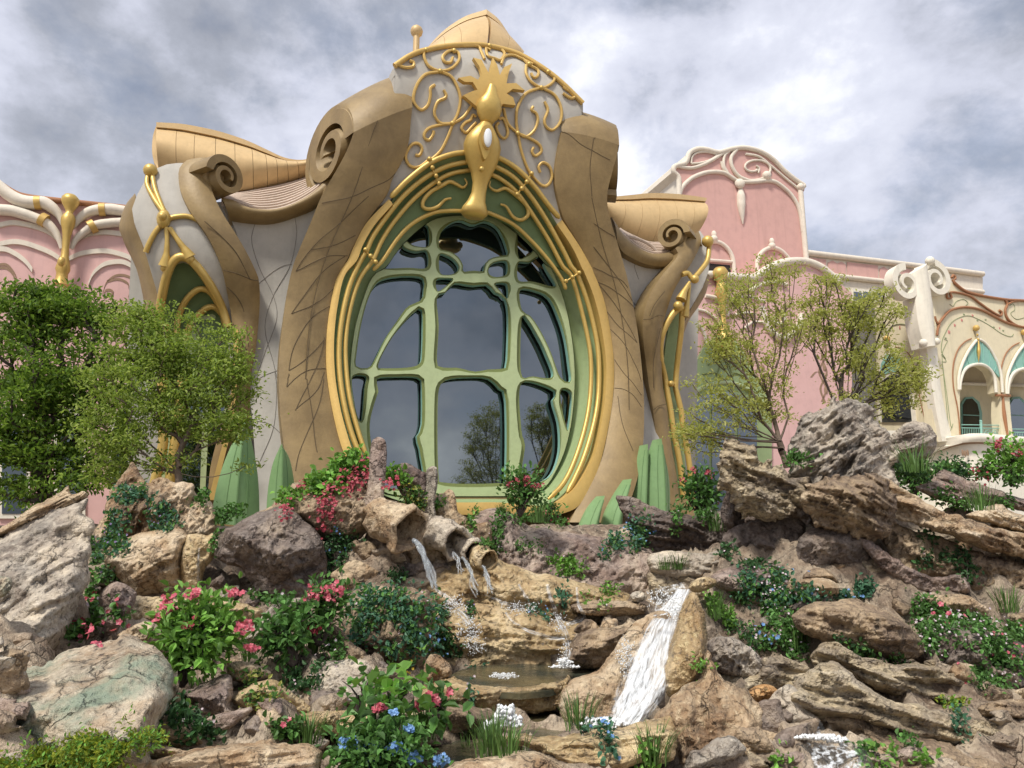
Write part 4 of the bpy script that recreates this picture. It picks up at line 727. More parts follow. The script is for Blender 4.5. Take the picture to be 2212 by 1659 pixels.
for k, dx in enumerate((0, 352)):
    dy = 35*(k > 0); sh = lambda L_: [(x+dx, y+dy*.9) for x, y in L_]
    fan = sh([(1034, 985), (1045, 915), (1075, 830), (1120, 750), (1175, 697), (1235, 740), (1290, 825), (1322, 915), (1325, 968), (1290, 922), (1250, 888), (1205, 868), (1160, 864), (1110, 876), (1070, 912)])
    fo = slab('shell_fan', cC(fan), WS(wC+.06), BK*.06, 'turquoise', CA, step=5)
    rim = [(1040, 965), (1066, 915), (1108, 879), (1160, 866), (1208, 871), (1252, 892), (1290, 926), (1320, 962)]; top = [(1037, 960), (1052, 890), (1095, 795), (1150, 718), (1200, 715), (1252, 768), (1300, 850), (1323, 950)]
    for a, b_ in zip(sh(rim), sh(top)): tube('fan_rib', atW(cC([a, ((a[0]+b_[0])/2+ (1 if a[0] < 1180+dx else -1)*-6, (a[1]+b_[1])/2), b_]), wC+.08), .022, 'turquoise', fo, n=8, sides=5)
    tr(sh([(1034, 1060), (1040, 1000), (1062, 930), (1100, 890), (1160, 872), (1215, 880), (1262, 915), (1292, 975), (1302, 1080)]), .075, wC+.10, 'arch_trim', 'cream_pale', cC, CA)
    tr(sh([(1028, 1060), (1026, 985), (1042, 900), (1085, 800), (1130, 730), (1175, 690), (1235, 730), (1295, 825), (1335, 930), (1350, 1080)]), .07, wC+.09, 'arch_trim', 'cream_pale', cC, CA)
    tr(sh([(980, 1418), (1030, 1400), (1036, 1360), (1020, 1200), (988, 1030), (988, 880), (1020, 770), (1070, 710), (1122, 682)]), .028, wC+.03, 'painted_line', 'terracotta', cC, CA)
    for q, r in (((1157, 605), .15), ((1170, 690), .07), ((1165, 655), .055)): ball('arch_finial', atW(cC(sh([q])), wC+.15)[0], r, 'gold_flat' if r > .1 else 'gold', CA)
    tr(sh([(1160, 620), (1166, 650), (1172, 690)]), [.05, .09, .05], wC+.1, 'finial_stem', 'cream_pale', cC, CA); tr(sh([(1173, 700), (1175, 760), (1174, 855)]), [.03, .09, .01], wC+.16, 'gold_drop', 'gold', cC, CA)
    rl = empty('balcony_railing', atW(cC(sh([(1200, 1412)])), wC-.1)[0]); rl.parent = CA; rl.matrix_parent_inverse = CA.matrix_world.inverted()
    for y in (1322, 1345, 1400): tr(sh([(1045, y-4), (1400, y)]), .022, wC-.1, 'rail', 'turquoise', cC, rl, 5)
    for x in np.arange(1055, 1400, 13): tr(sh([(x, 1345), (x+1, 1400)]), .010, wC-.1, 'baluster', 'turquoise', cC, rl, 4)
    tr(sh([(1190, 1300), (1194, 1410)]), .06, wC-.08, 'newel', 'turquoise', cC, rl); ball('newel_ball', atW(cC(sh([(1190, 1293)])), wC-.08)[0], .07, 'turquoise', rl)
    for x in (1240, 1290): tr(sh([(x-30, 1390), (x-10, 1360), (x+10, 1360), (x+5, 1382), (x-8, 1372), (x+30, 1392)]), .014, wC-.06, 'rail_scroll', 'turquoise', cC, rl, 5)
    tr(sh([(1300, 1100), (1404, 1104)]), .06, wC+.06, 'capital', 'terracotta', cC, CA); tr(sh([(1352, 1110), (1362, 1250), (1390, 1412)]), [.05, .10, .05], wC+.02, 'pier_stripe', 'terracotta', cC, CA)
for pts, r in (([(850, 520), (862, 560), (880, 570), (905, 540), (960, 480), (1040, 455), (1120, 455), (1200, 475), (1290, 520), (1380, 565), (1508, 600), (1700, 620)], .06), ([(868, 660), (872, 620), (885, 575)], .06), ([(940, 350), (945, 385), (975, 380), (965, 345), (1020, 345), (1110, 370), (1180, 420), (1250, 470), (1330, 515), (1345, 490), (1325, 475)], .055), ([(975, 235), (990, 215), (1005, 240), (985, 255), (1010, 285), (1080, 335), (1200, 368), (1380, 396), (1508, 403), (1900, 428)], .07), ([(1370, 400), (1385, 430), (1370, 480), (1390, 540), (1450, 585), (1508, 600)], .06), ([(1508, 402), (1430, 410), (1390, 430)], .05)):
    tr(pts, r, wC+.06, 'terracotta_moulding', 'terracotta', cC, CA)
for pts in ([(930, 830), (900, 780), (905, 700), (930, 640), (970, 570), (1030, 530), (1100, 515), (1180, 545), (1260, 590), (1340, 645), (1410, 670), (1430, 650)], [(920, 690), (945, 700), (925, 740), (905, 830), (940, 1100), (970, 1330), (985, 1310)], [(905, 850), (930, 1100), (955, 1350), (975, 1340)], [(900, 800), (935, 850), (905, 855)], [(960, 430), (985, 445), (1010, 410), (1060, 395), (1095, 420), (1080, 440)], [(1400, 440), (1430, 430), (1440, 470), (1410, 500), (1450, 540), (1508, 530)]):
    tube('painted_vine', atW(cC(pts), wC+.006), .018, 'paint_green', CA, n=40, sides=5)
for q, s_ in (((950, 635), .11), ((993, 585), .09), ((1045, 548), .09), ((1125, 515), .09), ((1325, 607), .07)): ball('painted_flower', atW(cC([q]), wC)[0], s_, 'paint_rose', CA, sc=(1, .1, .9), seg=8)
for q in ((925, 680), (1060, 505), (1160, 550), (1280, 600), (1220, 545), (1350, 625)): ball('painted_leaf', atW(cC([q]), wC)[0], .08, 'paint_green', CA, sc=(1.2, .1, .6), seg=8)
# pillar with two volutes
def volute(c, r, w, sgn, nm='volute'):
    cc = atW(cC([c]), w)[0]; return scroll(nm, cc, cc+BK*.55, r, r*.95, -BT*sgn, turns=1.45, start=.25, mat='cream_pale', parent=CA, n=48)
volute((652, 275), 1.0, wC+.5, 1); volute((868, 245), 1.0, wC+.45, -1)
loft('pillar_bracket', atW(cC([(690, 200), (705, 330), (712, 450), (735, 600), (775, 745)]), wC+.45), atW(cC([(790, 130), (820, 330), (838, 450), (845, 600), (850, 745)]), wC+.45), 'cream_pale', CA, back=BK, th=.7, bulge=.25, n=24, m=8)
for q, r in (((768, 715), .20), ((862, 705), .18), ((815, 112), .22)): ball('pillar_ball', atW(cC([q]), wC+.4)[0], r, 'cream_pale', CA)
loft('pillar_shaft', atW(cC([(790, 750), (840, 1100), (905, 1440)]), wC+.2), atW(cC([(868, 750), (905, 1100), (985, 1440)]), wC+.2), 'cream_pale', CA, back=BK, th=.4, bulge=.06, n=16, m=6)
corner = atW(cC([(830, 760)]), wC)[0]
def atSide(p): d = rays(p); nrm = BT; t_ = ((corner-EYE)@nrm)/(d@nrm); return EYE+d*t_[:, None]
slab('side_wall', cC([(330, 470), (405, 425), (575, 332), (720, 300), (800, 400), (830, 760), (905, 1440), (330, 1440)]), atSide, BT*.4, 'cream', CA)
tube('side_coping', atSide(cC([(330, 462), (400, 425), (575, 330)])), .10, 'cream_pale', CA, n=12)
slab('side_arch', cC([(440, 1300), (445, 960), (455, 850), (490, 790), (520, 770), (570, 790), (620, 830), (660, 900), (690, 1000), (720, 1300)]), lambda p: atSide(p)-BT*.05, BT*.1, 'cream_pale', CA)
slab('side_shell_fan', cC([(455, 960), (465, 870), (500, 800), (560, 800), (620, 850), (655, 960), (600, 930), (540, 930)]), lambda p: atSide(p)-BT*.09, BT*.05, 'turquoise', CA)
slab('side_pane', cC([(470, 1300), (465, 1000), (540, 945), (620, 960), (660, 1010), (690, 1300)]), lambda p: atSide(p)-BT*.08, BT*.05, 'glass', CA)
for pts, mt_ in (([(480, 720), (500, 640), (540, 590), (600, 575), (660, 590), (710, 640), (740, 700), (770, 760), (775, 860), (820, 1150), (860, 1360)], 'paint_green'), ([(560, 745), (620, 760), (680, 830), (720, 1000), (760, 1200), (790, 1310)], 'terracotta')): tube('painted_vine', atSide(cC(pts))-BT*.02, .022, mt_, CA, n=36, sides=5)
for q in ((592, 605), (645, 625), (692, 662)): ball('painted_flower', atSide(cC([q]))[0], .11, 'paint_rose', CA, sc=(.15, .8, 1), seg=8)
for q, r in (((508, 685), .16), ((512, 768), .08)): ball('arch_finial', atSide(cC([q]))[0]-BT*.1, r, 'gold_flat', CA)
led = cC([(820, 1490), (870, 1472), (1110, 1402), (1508, 1425), (1900, 1450)]); lw = [wC-.5, wC-.3, wC+1.2, wC+1.2, wC+1.2]
P = atW(led, lw); loft('ledge', P+np.array([0, 0, .12]), P-np.array([0, 0, .25]), 'cream_pale', CA, back=BK, th=1.6, bulge=.1, n=30, m=6)
Pl = atW(cC([(820, 1500), (870, 1492), (1110, 1440), (1508, 1460), (1900, 1480)]), np.array(lw)-.25); loft('balcony_front', Pl, Pl-np.array([0, 0, 9.]), 'cream_pale', CA, back=BK, th=.5, n=20, m=4)
tube('ledge_line', atW(cC([(868, 1508), (1105, 1450), (1508, 1468)]), np.array([wC-.3, wC+1.2, wC+1.2])-.22), .06, 'paint_brown', CA, n=20)
slab('terrace_wall', [(1800, 930), (2040, 930), (2040, 1160), (1800, 1160)], WS(wC-.8), BK*.4, 'cream_pale', CA)
for q in ((1075, 1530), (1170, 1525)):
    for k in (-1, 0, 1): ball('painted_fan', atW(cC([(q[0]+k*18, q[1]-abs(k)*6)]), wC+.97)[0], .12, 'paint_brown', CA, sc=(.5, .1, 1.3), seg=8)
# ------------------------------------------------------------------ ground, rock bank, boulders
def rockmat(name, cols, sc=1.0, wet=.0, bumpy=.8, pit=(.045, .036, .03), lichen=None, strat=0.0):
    t, b = newmat(name); v = coords(t, sc)
    if strat:
        v2 = coords(t, stretch=(sc*1.2, sc*1.2, sc*4.5))
    else: v2 = v
    cols = [tuple(x*f_ for x in c_) for c_, f_ in zip(cols, (.8, 1.1, 1.35, 1.5, 1.0))]
    n1 = noise(t, v2, 1.3, 6, .66, .6); k = ramp(t, n1, [(.32, cols[0]), (.44, cols[1]), (.54, cols[2]), (.66, cols[3])])
    k = mixc(t, M(t, 'MULTIPLY', ramp(t, noise(t, v, 3.7, 4, .65, .4), [(.42, g3(0)), (.62, g3(1))]), .55), k, cols[4])
    fine = noise(t, v, 17, 4, .68); k = mixc(t, ramp(t, fine, [(.30, g3(.85)), (.46, g3(0))]), k, pit)
    k = mixc(t, M(t, 'MULTIPLY', ramp(t, fine, [(.55, g3(0)), (.72, g3(1))]), .45), k, tuple(min(1, x*1.9) for x in cols[2]))
    if lichen: k = mixc(t, M(t, 'MULTIPLY', ramp(t, noise(t, v, 1.6, 6, .6, .3), [(.47, g3(0)), (.60, g3(1))]), .8), k, lichen)
    L(t, k, b.inputs['Base Color']); b.inputs['Specular IOR Level'].default_value = .25
    if wet: L(t, ramp(t, n1, [(.4, g3(.28)), (.6, g3(.75))]), b.inputs['Roughness']); b.inputs['Specular IOR Level'].default_value = .5
    else: b.inputs['Roughness'].default_value = .88
    vw = N(t, 'ShaderNodeTexVoronoi', feature='DISTANCE_TO_EDGE', i_Scale=2.6); dv = N(t, 'ShaderNodeVectorMath', operation='ADD'); ns_ = N(t, 'ShaderNodeTexNoise', i_Scale=2.2, i_Detail=5.0); L(t, v, ns_.inputs['Vector']); L(t, v2, dv.inputs[0]); L(t, ns_.outputs[1], dv.inputs[1]); L(t, dv.outputs[0], vw.inputs['Vector'])
    crack = M(t, 'MAXIMUM', ramp(t, vw.outputs['Distance'], [(0, g3(0)), (.018, g3(.75)), (.05, g3(1))]), ramp(t, noise(t, v, 1.7, 4, .6), [(.42, g3(0)), (.52, g3(1))])); k = mixc(t, M(t, 'MULTIPLY', M(t, 'SUBTRACT', 1.0, crack), .45), k, pit); L(t, k, b.inputs['Base Color'])
    h = M(t, 'MULTIPLY_ADD', fine, .7, M(t, 'MULTIPLY', noise(t, v, 60, 2, .7), .35)); h = M(t, 'MULTIPLY_ADD', noise(t, v2, 5, 3, .6), .9, h)
    h = M(t, 'MULTIPLY_ADD', crack, .8, h); bump(t, b, h, bumpy, .07)
rockmat('rock_grey', [(.19, .165, .14), (.30, .265, .22), (.40, .35, .28), (.47, .40, .30), (.26, .20, .155)])
rockmat('rock_tan', [(.22, .15, .10), (.34, .25, .16), (.42, .33, .22), (.46, .38, .28), (.33, .19, .09)])
rockmat('rock_ochre', [(.23, .155, .075), (.37, .265, .135), (.45, .345, .195), (.49, .405, .27), (.34, .205, .085)], wet=1)
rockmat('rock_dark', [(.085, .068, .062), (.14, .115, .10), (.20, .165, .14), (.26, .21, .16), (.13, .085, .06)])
rockmat('rock_purple', [(.14, .105, .095), (.24, .185, .16), (.32, .255, .21), (.38, .31, .235), (.22, .14, .10)])
rockmat('rock_brown', [(.13, .095, .068), (.22, .16, .105), (.31, .23, .145), (.39, .31, .21), (.17, .12, .09)])
rockmat('rock_lichen', [(.20, .18, .15), (.32, .27, .20), (.38, .33, .25), (.44, .36, .25), (.35, .22, .12)], lichen=(.23, .30, .22))
rockmat('rock_strata', [(.17, .13, .09), (.30, .235, .15), (.38, .31, .20), (.43, .37, .27), (.24, .20, .17)], strat=1)
rockmat('rock_orange', [(.36, .17, .06), (.46, .25, .10), (.52, .32, .15), (.52, .38, .22), (.40, .20, .08)])
rockmat('rock_bank', [(.12, .095, .075), (.22, .175, .13), (.32, .26, .19), (.40, .33, .24), (.20, .13, .085)])
rockmat('soil', [(.07, .055, .04), (.11, .085, .06), (.15, .115, .08), (.19, .14, .09), (.09, .065, .045)])
rockmat('paving', [(.25, .22, .19), (.29, .26, .22), (.33, .29, .25), (.36, .32, .28), (.27, .23, .20)], bumpy=.2)
RV, RF = [], []       # collected for ray casting when plants are placed
def collect(V, f):
    b = sum(len(v) for v in RV); RV.append(np.asarray(V)); RF.append(np.asarray(f)+b)
g = 3000.; tag(mesh('ground', [(-g, -g, -.35), (g, -g, -.35), (g, g, -.35), (-g, g, -.35)], [(0, 1, 2, 3)], 'paving', smooth=False), kind='structure')
ANCH = []
def rock(name, label, outline, Y, th, mat, lean=0.0, rough=.10, strata=None, seed=0, pts=2600, facets=5, cat='rock', group=None, jit=1.0, edge=1.0, parent=None, yaw=0.):
    """boulder: traced outline at its own depth, swollen to real thickness front and back, chiselled and weathered"""
    rg = np.random.default_rng(seed+11); O = np.array(outline, float); per = np.linalg.norm(O-np.roll(O, 1, 0), axis=1).sum()
    n = int(np.clip(per/6, 50, 220)); O = catmull(O, n, True); size = math.sqrt(np.ptp(O[:, 0])*np.ptp(O[:, 1]))
    q = np.stack([O[:, 0], O[:, 1], np.full(n, seed*3.7)], 1); a = size*.012*jit
    O = O+a*np.stack([fbm(q/size*9, 4), fbm(q/size*9+50, 4)], 1)*1.6
    x0, y0 = O[:, 0], O[:, 1]; area = .5*abs((x0*np.roll(y0, -1)-np.roll(x0, -1)*y0).sum()); step = math.sqrt(area/pts)
    v, f = cdt(O, step=step)
    d = np.concatenate([np.sqrt(((c[:, None]-O[None])**2).sum(2)).min(1) for c in np.array_split(v, max(1, len(v)//800))])
    Rr = max(d.max()*.85, 1e-6)*edge; u = np.clip(d/Rr, 0, 1); pr = np.sqrt(1-(1-u)**2)
    c = O.mean(0); m_ = mpp(tuple(c), Y=Y); nrm = (v-c)/(np.array([np.ptp(O[:, 0]), np.ptp(O[:, 1])])/2)
    h = pr*1.08
    for k in range(facets):
        dr = rg.normal(size=2); dr /= np.linalg.norm(dr); pl = rg.uniform(.45, 1.0)+rg.uniform(.25, .8)*(nrm@dr); h = np.minimum(h, np.maximum(pl, .12)*np.clip(u*3, 0, 1)**.5+.0)
    Yb = Y+lean*(c[1]-v[:, 1])*m_+yaw*(v[:, 0]-c[0])*m_
    p0 = atY(v, Yb); so = seed*7.13; fr = 1.0
    nz = .5*fbm(p0*1.6*fr+so, 5)+.6*(ridged(p0*2.6*fr+so+3, 6, gain=.6)-.6)+.3*(ridged(p0*8+so, 3)-.5)
    if strata:
        an, am, fq = strata; ca, sa = math.cos(math.radians(an)), math.sin(math.radians(an)); xy = v*m_
        al, pe = xy[:, 0]*ca+xy[:, 1]*sa, -xy[:, 0]*sa+xy[:, 1]*ca; w_ = pe*fq+.35*pnoise(np.stack([al*1.3, pe*2, np.full(len(al), so)], 1))
        nz = nz*.7+am*(ridged(np.stack([al*.9, w_, np.full(len(al), so)], 1), 4)-.5)
    ue = np.clip(d/(step*1.6), 0, 1)
    hf = np.maximum(th*h+rough*nz*ue*(.35+.65*u), -.3*th)
    Fv = atY(v, Yb-hf*(ue > 0)); be = set(i for e_ in bound_edges(f) for i in e_)
    Bv = atY(v, Yb+np.maximum(.75*th*pr, .01)); inner = np.array([i not in be for i in range(len(v))])
    idx = np.arange(len(v)); idx[inner] = len(v)+np.arange(inner.sum()); V = np.vstack([Fv, Bv[inner]])
    tri = Fv[f[0]]; nn = np.cross(tri[1]-tri[0], tri[2]-tri[0])
    if nn[1] > 0: f = f[:, ::-1]
    Fa = np.vstack([f, idx[f][:, ::-1]])
    o = arr_mesh(name, V, Fa.ravel(), np.full(len(Fa), 3), mat, parent, smooth=True)
    if parent is None: tag(o, label, cat, group)
    lo = Bv[np.argsort(Bv[:, 2])[:max(3, len(Bv)//3)]]; ANCH.append((Fv[:, 0].mean(), Y+.05, Fv[:, 2].min()*.5+Fv[:, 2].mean()*.5, max(.35, np.ptp(Fv[:, 0])*.4)))
    collect(V, Fa); return o
_sd_ = 0
def rk(label, outline, Y, th, mat, **kw):
    global _sd_; _sd_ += 1; kw.setdefault('seed', _sd_); return rock(kw.pop('name', 'boulder'), label, outline, Y, th, mat, **kw)
# left edge
rk('big grey boulder leaning at the left edge with a pale slanted top', [(-70, 1190), (0, 1160), (40, 1130), (100, 1105), (165, 1085), (186, 1076), (188, 1098), (181, 1110), (200, 1124), (204, 1145), (196, 1175), (193, 1220), (190, 1255), (172, 1300), (152, 1350), (126, 1392), (100, 1428), (60, 1445), (30, 1465), (-10, 1500), (-80, 1520)], 7.3, .9, 'rock_grey', lean=.25, strata=(-28, .8, 5), pts=4000, rough=.11)
rk('thin pale slab lying on the big grey boulder at left', [(-70, 1190), (0, 1142), (60, 1102), (125, 1066), (150, 1050), (154, 1068), (180, 1062), (186, 1076), (150, 1098), (90, 1120), (30, 1150), (-70, 1215)], 7.7, .5, 'rock_tan', strata=(-28, 1., 8))
rk('round green lichened boulder at lower left above the yellow-green shrub', c5([(-150, 1150), (0, 1130), (60, 1060), (130, 1000), (270, 1010), (340, 960), (420, 900), (560, 870), (680, 850), (770, 810), (830, 800), (930, 830), (1000, 870), (1060, 930), (1110, 1000), (1126, 1060), (1120, 1150), (1100, 1230), (1050, 1350), (1000, 1440), (960, 1540), (900, 1680), (0, 1720), (-150, 1720)]), 5.4, .75, 'rock_lichen', lean=.75, pts=5000, rough=.08, strata=(-15, .5, 4))
rk('small white-grey stone cut by the left edge of the picture', c5([(-60, 850), (0, 810), (25, 830), (20, 870), (-10, 890), (-60, 900)]), 5.0, .15, 'rock_grey', pts=400)
rk('small round stone set against the big grey boulder at left edge', c5([(-60, 450), (0, 420), (60, 425), (80, 460), (60, 520), (0, 560), (-60, 560)]), 6.2, .18, 'rock_lichen', pts=600)
# left middle
rk('tall jagged tan rock with ivy on it, left of the pavilion', c4([(575, 1200), (620, 1130), (650, 1000), (700, 930), (740, 870), (800, 805), (826, 850), (880, 930), (930, 900), (1000, 905), (1050, 935), (1090, 922), (1165, 938), (1172, 990), (1230, 1010), (1290, 1090), (1295, 1230), (1240, 1300), (1100, 1320), (900, 1300), (760, 1290), (640, 1300), (575, 1290)]), 9.9, .7, 'rock_tan', pts=4200, rough=.20, strata=(-60, .7, 3), facets=8)
rk('rounded tan and ochre rock beneath the ivy, with a wet face', c4([(640, 1330), (760, 1260), (880, 1225), (1000, 1215), (1090, 1205), (1130, 1240), (1120, 1300), (1090, 1380), (1100, 1500), (1090, 1560), (1000, 1590), (900, 1605), (820, 1610), (770, 1560), (690, 1480), (630, 1420)]), 9.3, .7, 'rock_tan', pts=3400, rough=.12, strata=(-20, .5, 4))
rk('narrow ochre rock with a thin trickle, beside the dark hollow', c4([(1120, 1250), (1180, 1235), (1250, 1245), (1295, 1230), (1290, 1300), (1280, 1380), (1230, 1450), (1200, 1560), (1110, 1575), (1085, 1480), (1085, 1380)]), 9.15, .35, 'rock_ochre', pts=1800, rough=.10, strata=(85, .5, 3))
rk('large dark purple-grey boulder with white seepage left of the hanging flowers', c4([(1295, 1350), (1320, 1250), (1400, 1190), (1520, 1120), (1640, 1080), (1720, 1080), (1800, 1130), (1880, 1200), (1940, 1300), (1960, 1420), (1950, 1550), (1900, 1640), (1700, 1640), (1560, 1600), (1500, 1520), (1440, 1440), (1360, 1420)]), 9.0, .95, 'rock_dark', pts=4200, rough=.13, facets=7)
rk('brown crest rock draped with hanging red flowers, left of window', c4([(1500, 1130), (1640, 1055), (1700, 985), (1780, 932), (1806, 946), (1790, 990), (1830, 1010), (1880, 980), (1960, 900), (2080, 835), (2160, 775), (2240, 790), (2290, 900), (2300, 1000), (2260, 1150), (2180, 1250), (2050, 1300), (1900, 1260), (1760, 1160), (1640, 1130)]), 9.6, .8, 'rock_brown', pts=4200, rough=.14, facets=7)
rk('dark grey rock behind blue flowers beneath the pouring bucket', c8([(0, 720), (80, 700), (220, 760), (300, 820), (340, 960), (420, 940), (560, 900), (700, 880), (800, 900), (880, 960), (900, 1060), (760, 1110), (560, 1120), (400, 1110), (200, 1080), (60, 1000), (-40, 880)]), 9.35, .5, 'rock_dark', pts=3400, rough=.16)
rk('ochre wet ledge under the dark hollow behind the pink-flowered bush', c5([(860, 560), (1000, 548), (1150, 560), (1300, 540), (1450, 560), (1600, 600), (1700, 640), (1640, 720), (1450, 720), (1200, 740), (1000, 730), (870, 700)]), 8.5, .5, 'rock_ochre', pts=2600, lean=.3, rough=.10)
rk('pinkish upright stone beside the red flower trail at left', c5([(650, 640), (640, 560), (680, 490), (760, 450), (850, 490), (884, 530), (860, 620), (790, 730), (730, 820), (680, 840), (660, 760)]), 7.6, .4, 'rock_purple', pts=1600)
rk('tan flat stone behind the round green boulder', c5([(760, 800), (850, 745), (930, 710), (995, 722), (985, 790), (940, 840), (830, 830)]), 6.7, .25, 'rock_tan', pts=1000)
rk('pale rounded stone under the pink blossoms left of centre', c5([(1680, 700), (1755, 610), (1850, 568), (1950, 556), (1990, 620), (1960, 700), (1850, 760), (1720, 860), (1600, 850), (1590, 790)]), 7.2, .45, 'rock_grey', pts=1800)
rk('sandy stone right of the broad-leaved pink bush', c5([(1470, 1000), (1550, 965), (1680, 1000), (1760, 1040), (1700, 1090), (1590, 1110), (1490, 1080)]), 6.5, .22, 'rock_tan', pts=1000)
rk('dark purple slab under the broad-leaved pink bush', c5([(1150, 1180), (1240, 1140), (1380, 1080), (1490, 1055), (1512, 1180), (1505, 1260), (1600, 1330), (1570, 1390), (1440, 1400), (1250, 1400), (1140, 1330)]), 6.3, .4, 'rock_purple', pts=1800)
rk('yellow ochre ledge with a creeping plant, lower left of centre', c5([(1500, 1220), (1560, 1160), (1650, 1110), (1780, 1088), (1880, 1160), (2000, 1250), (2120, 1290), (2000, 1320), (1800, 1310), (1600, 1290)]), 6.35, .35, 'rock_ochre', pts=1600, strata=(12, .5, 6))
rk('grey stone above the ochre ledge, lower left of centre', c5([(1880, 1170), (1980, 1110), (2040, 1050), (2150, 980), (2270, 950), (2380, 970), (2420, 1060), (2400, 1180), (2310, 1260), (2120, 1290), (1960, 1250)]), 6.55, .45, 'rock_grey', pts=2200, strata=(8, .5, 5))
rk('small sharp dark grey wedge stone near the front boulder', c5([(1535, 1470), (1575, 1365), (1640, 1320), (1700, 1310), (1726, 1350), (1742, 1450), (1690, 1500), (1570, 1510)]), 5.6, .2, 'rock_dark', pts=900)
rk('yellow ochre stone at the edge of the shallow pool', c5([(1720, 1340), (1900, 1315), (2100, 1290), (2280, 1300), (2380, 1330), (2380, 1400), (2200, 1440), (2000, 1450), (1800, 1420)]), 6.0, .35, 'rock_ochre', pts=1800, strata=(5, .4, 6))
rk('broad pale boulder along the bottom edge left of centre', c5([(850, 1780), (880, 1659), (1000, 1605), (1200, 1555), (1400, 1512), (1600, 1492), (1750, 1470), (1800, 1502), (2000, 1502), (2090, 1560), (2080, 1659), (2120, 1780)]), 4.9, .5, 'rock_tan', lean=.5, pts=3600, rough=.07, strata=(-8, .8, 9))
rk('low tan stone between green boulder and front boulder', c5([(920, 1600), (980, 1545), (1060, 1518), (1180, 1540), (1260, 1570), (1150, 1620), (1000, 1640)]), 5.2, .18, 'rock_tan', pts=900)
# centre
rk('purplish upper rock slope below the window sill', [(930, 1200), (980, 1150), (1010, 1125), (1060, 1100), (1110, 1112), (1160, 1138), (1250, 1150), (1310, 1165), (1390, 1180), (1440, 1230), (1462, 1275), (1400, 1305), (1300, 1296), (1200, 1280), (1100, 1270), (1000, 1260), (945, 1240)], 10.3, .7, 'rock_purple', lean=.5, pts=5000, rough=.17, facets=8)
rk('tan rock tier with small caves and trickles in the centre', [(905, 1275), (930, 1235), (985, 1215), (1050, 1200), (1120, 1225), (1200, 1245), (1300, 1270), (1380, 1288), (1410, 1320), (1375, 1350), (1300, 1365), (1200, 1360), (1100, 1350), (1000, 1335), (930, 1318)], 9.2, .6, 'rock_ochre', lean=.4, pts=4600, rough=.16, strata=(10, .9, 4), facets=8)
rk('wet golden rock tier just above the upper pool', [(920, 1335), (1000, 1310), (1060, 1305), (1150, 1325), (1240, 1345), (1320, 1352), (1372, 1345), (1350, 1400), (1330, 1440), (1240, 1452), (1130, 1450), (1040, 1448), (950, 1445), (920, 1400)], 8.5, .5, 'rock_ochre', lean=.4, pts=4600, rough=.13, strata=(6, 1.0, 6), facets=7)
rk('dark rounded boulder right of the upper pool', cA([(1600, 590), (1640, 480), (1700, 400), (1800, 370), (1950, 360), (2050, 300), (2080, 360), (1990, 480), (1900, 580), (1820, 640), (1700, 640)]), 7.9, .4, 'rock_brown', pts=2200, rough=.12, strata=(-6, .5, 5))
rk('grey oval stone lying near the top of the waterfall', cA([(2040, 150), (2080, 120), (2130, 125), (2155, 160), (2130, 190), (2070, 195)]), 8.6, .15, 'rock_grey', pts=700)
rk('dark layered ledge left of the waterfall top', cA([(1640, 220), (1760, 190), (1900, 180), (2060, 190), (2160, 220), (2130, 270), (2000, 290), (1850, 290), (1700, 270)]), 8.7, .4, 'rock_brown', pts=2200, strata=(0, 1., 8))
rk('small brown stone in the trickling water above the pool', cA([(1660, 390), (1710, 330), (1760, 308), (1815, 340), (1815, 390), (1740, 410)]), 7.9, .14, 'rock_brown', pts=700)
rk('shaggy brown rock under the big ivy cushion left of the pool', cA([(60, 400), (150, 250), (240, 140), (330, 95), (480, 95), (600, 100), (690, 130), (722, 300), (722, 440), (690, 540), (700, 640), (600, 760), (430, 790), (250, 780), (140, 700), (70, 560)]), 7.9, .65, 'rock_brown', pts=4600, rough=.16, facets=8)
rk('slanting brown rock below the pink blossoms, left of the ivy cushion', cA([(-20, 340), (40, 345), (110, 400), (180, 480), (260, 540), (280, 640), (220, 740), (130, 720), (60, 600), (-10, 500)]), 7.2, .35, 'rock_brown', pts=1600)
rk('grey stone at the left of the ochre terrace, below white blossoms', cA([(-100, 640), (-20, 595), (60, 590), (125, 620), (145, 665), (80, 725), (0, 770), (-100, 770)]), 6.75, .3, 'rock_grey', pts=1400)
rk('dark banded rock below the grey stone left of centre', cA([(-120, 780), (0, 765), (90, 720), (170, 780), (330, 850), (300, 900), (150, 920), (0, 940), (-120, 930)]), 6.5, .35, 'rock_dark', pts=1600, strata=(6, .8, 6))
rk('pale wedge of rock standing at the left end of the upper pool', cA([(650, 640), (680, 560), (740, 545), (790, 580), (835, 630), (832, 690), (760, 740), (690, 760), (650, 740)]), 7.0, .22, 'rock_tan', pts=1400)
rk('ochre rim holding the upper pool', cA([(640, 760), (720, 735), (840, 690), (940, 740), (1090, 757), (1250, 768), (1400, 758), (1500, 735), (1585, 725), (1630, 690), (1650, 780), (1600, 880), (1480, 930), (1350, 950), (1180, 955), (1000, 935), (850, 905), (700, 890), (600, 850)]), 6.95, .42, 'rock_ochre', lean=.3, pts=4200, rough=.08, strata=(2, .5, 5))
rk('smooth tan slab forming the left bank of the waterfall', cA([(1580, 800), (1640, 720), (1730, 690), (1810, 660), (1900, 560), (1970, 455), (2060, 345), (2140, 285), (2230, 255), (2300, 260), (2330, 330), (2250, 450), (2150, 640), (2060, 860), (1990, 1010), (1850, 1020), (1650, 1020), (1560, 940)]), 6.9, .45, 'rock_tan', lean=.5, yaw=.15, pts=4200, rough=.05)
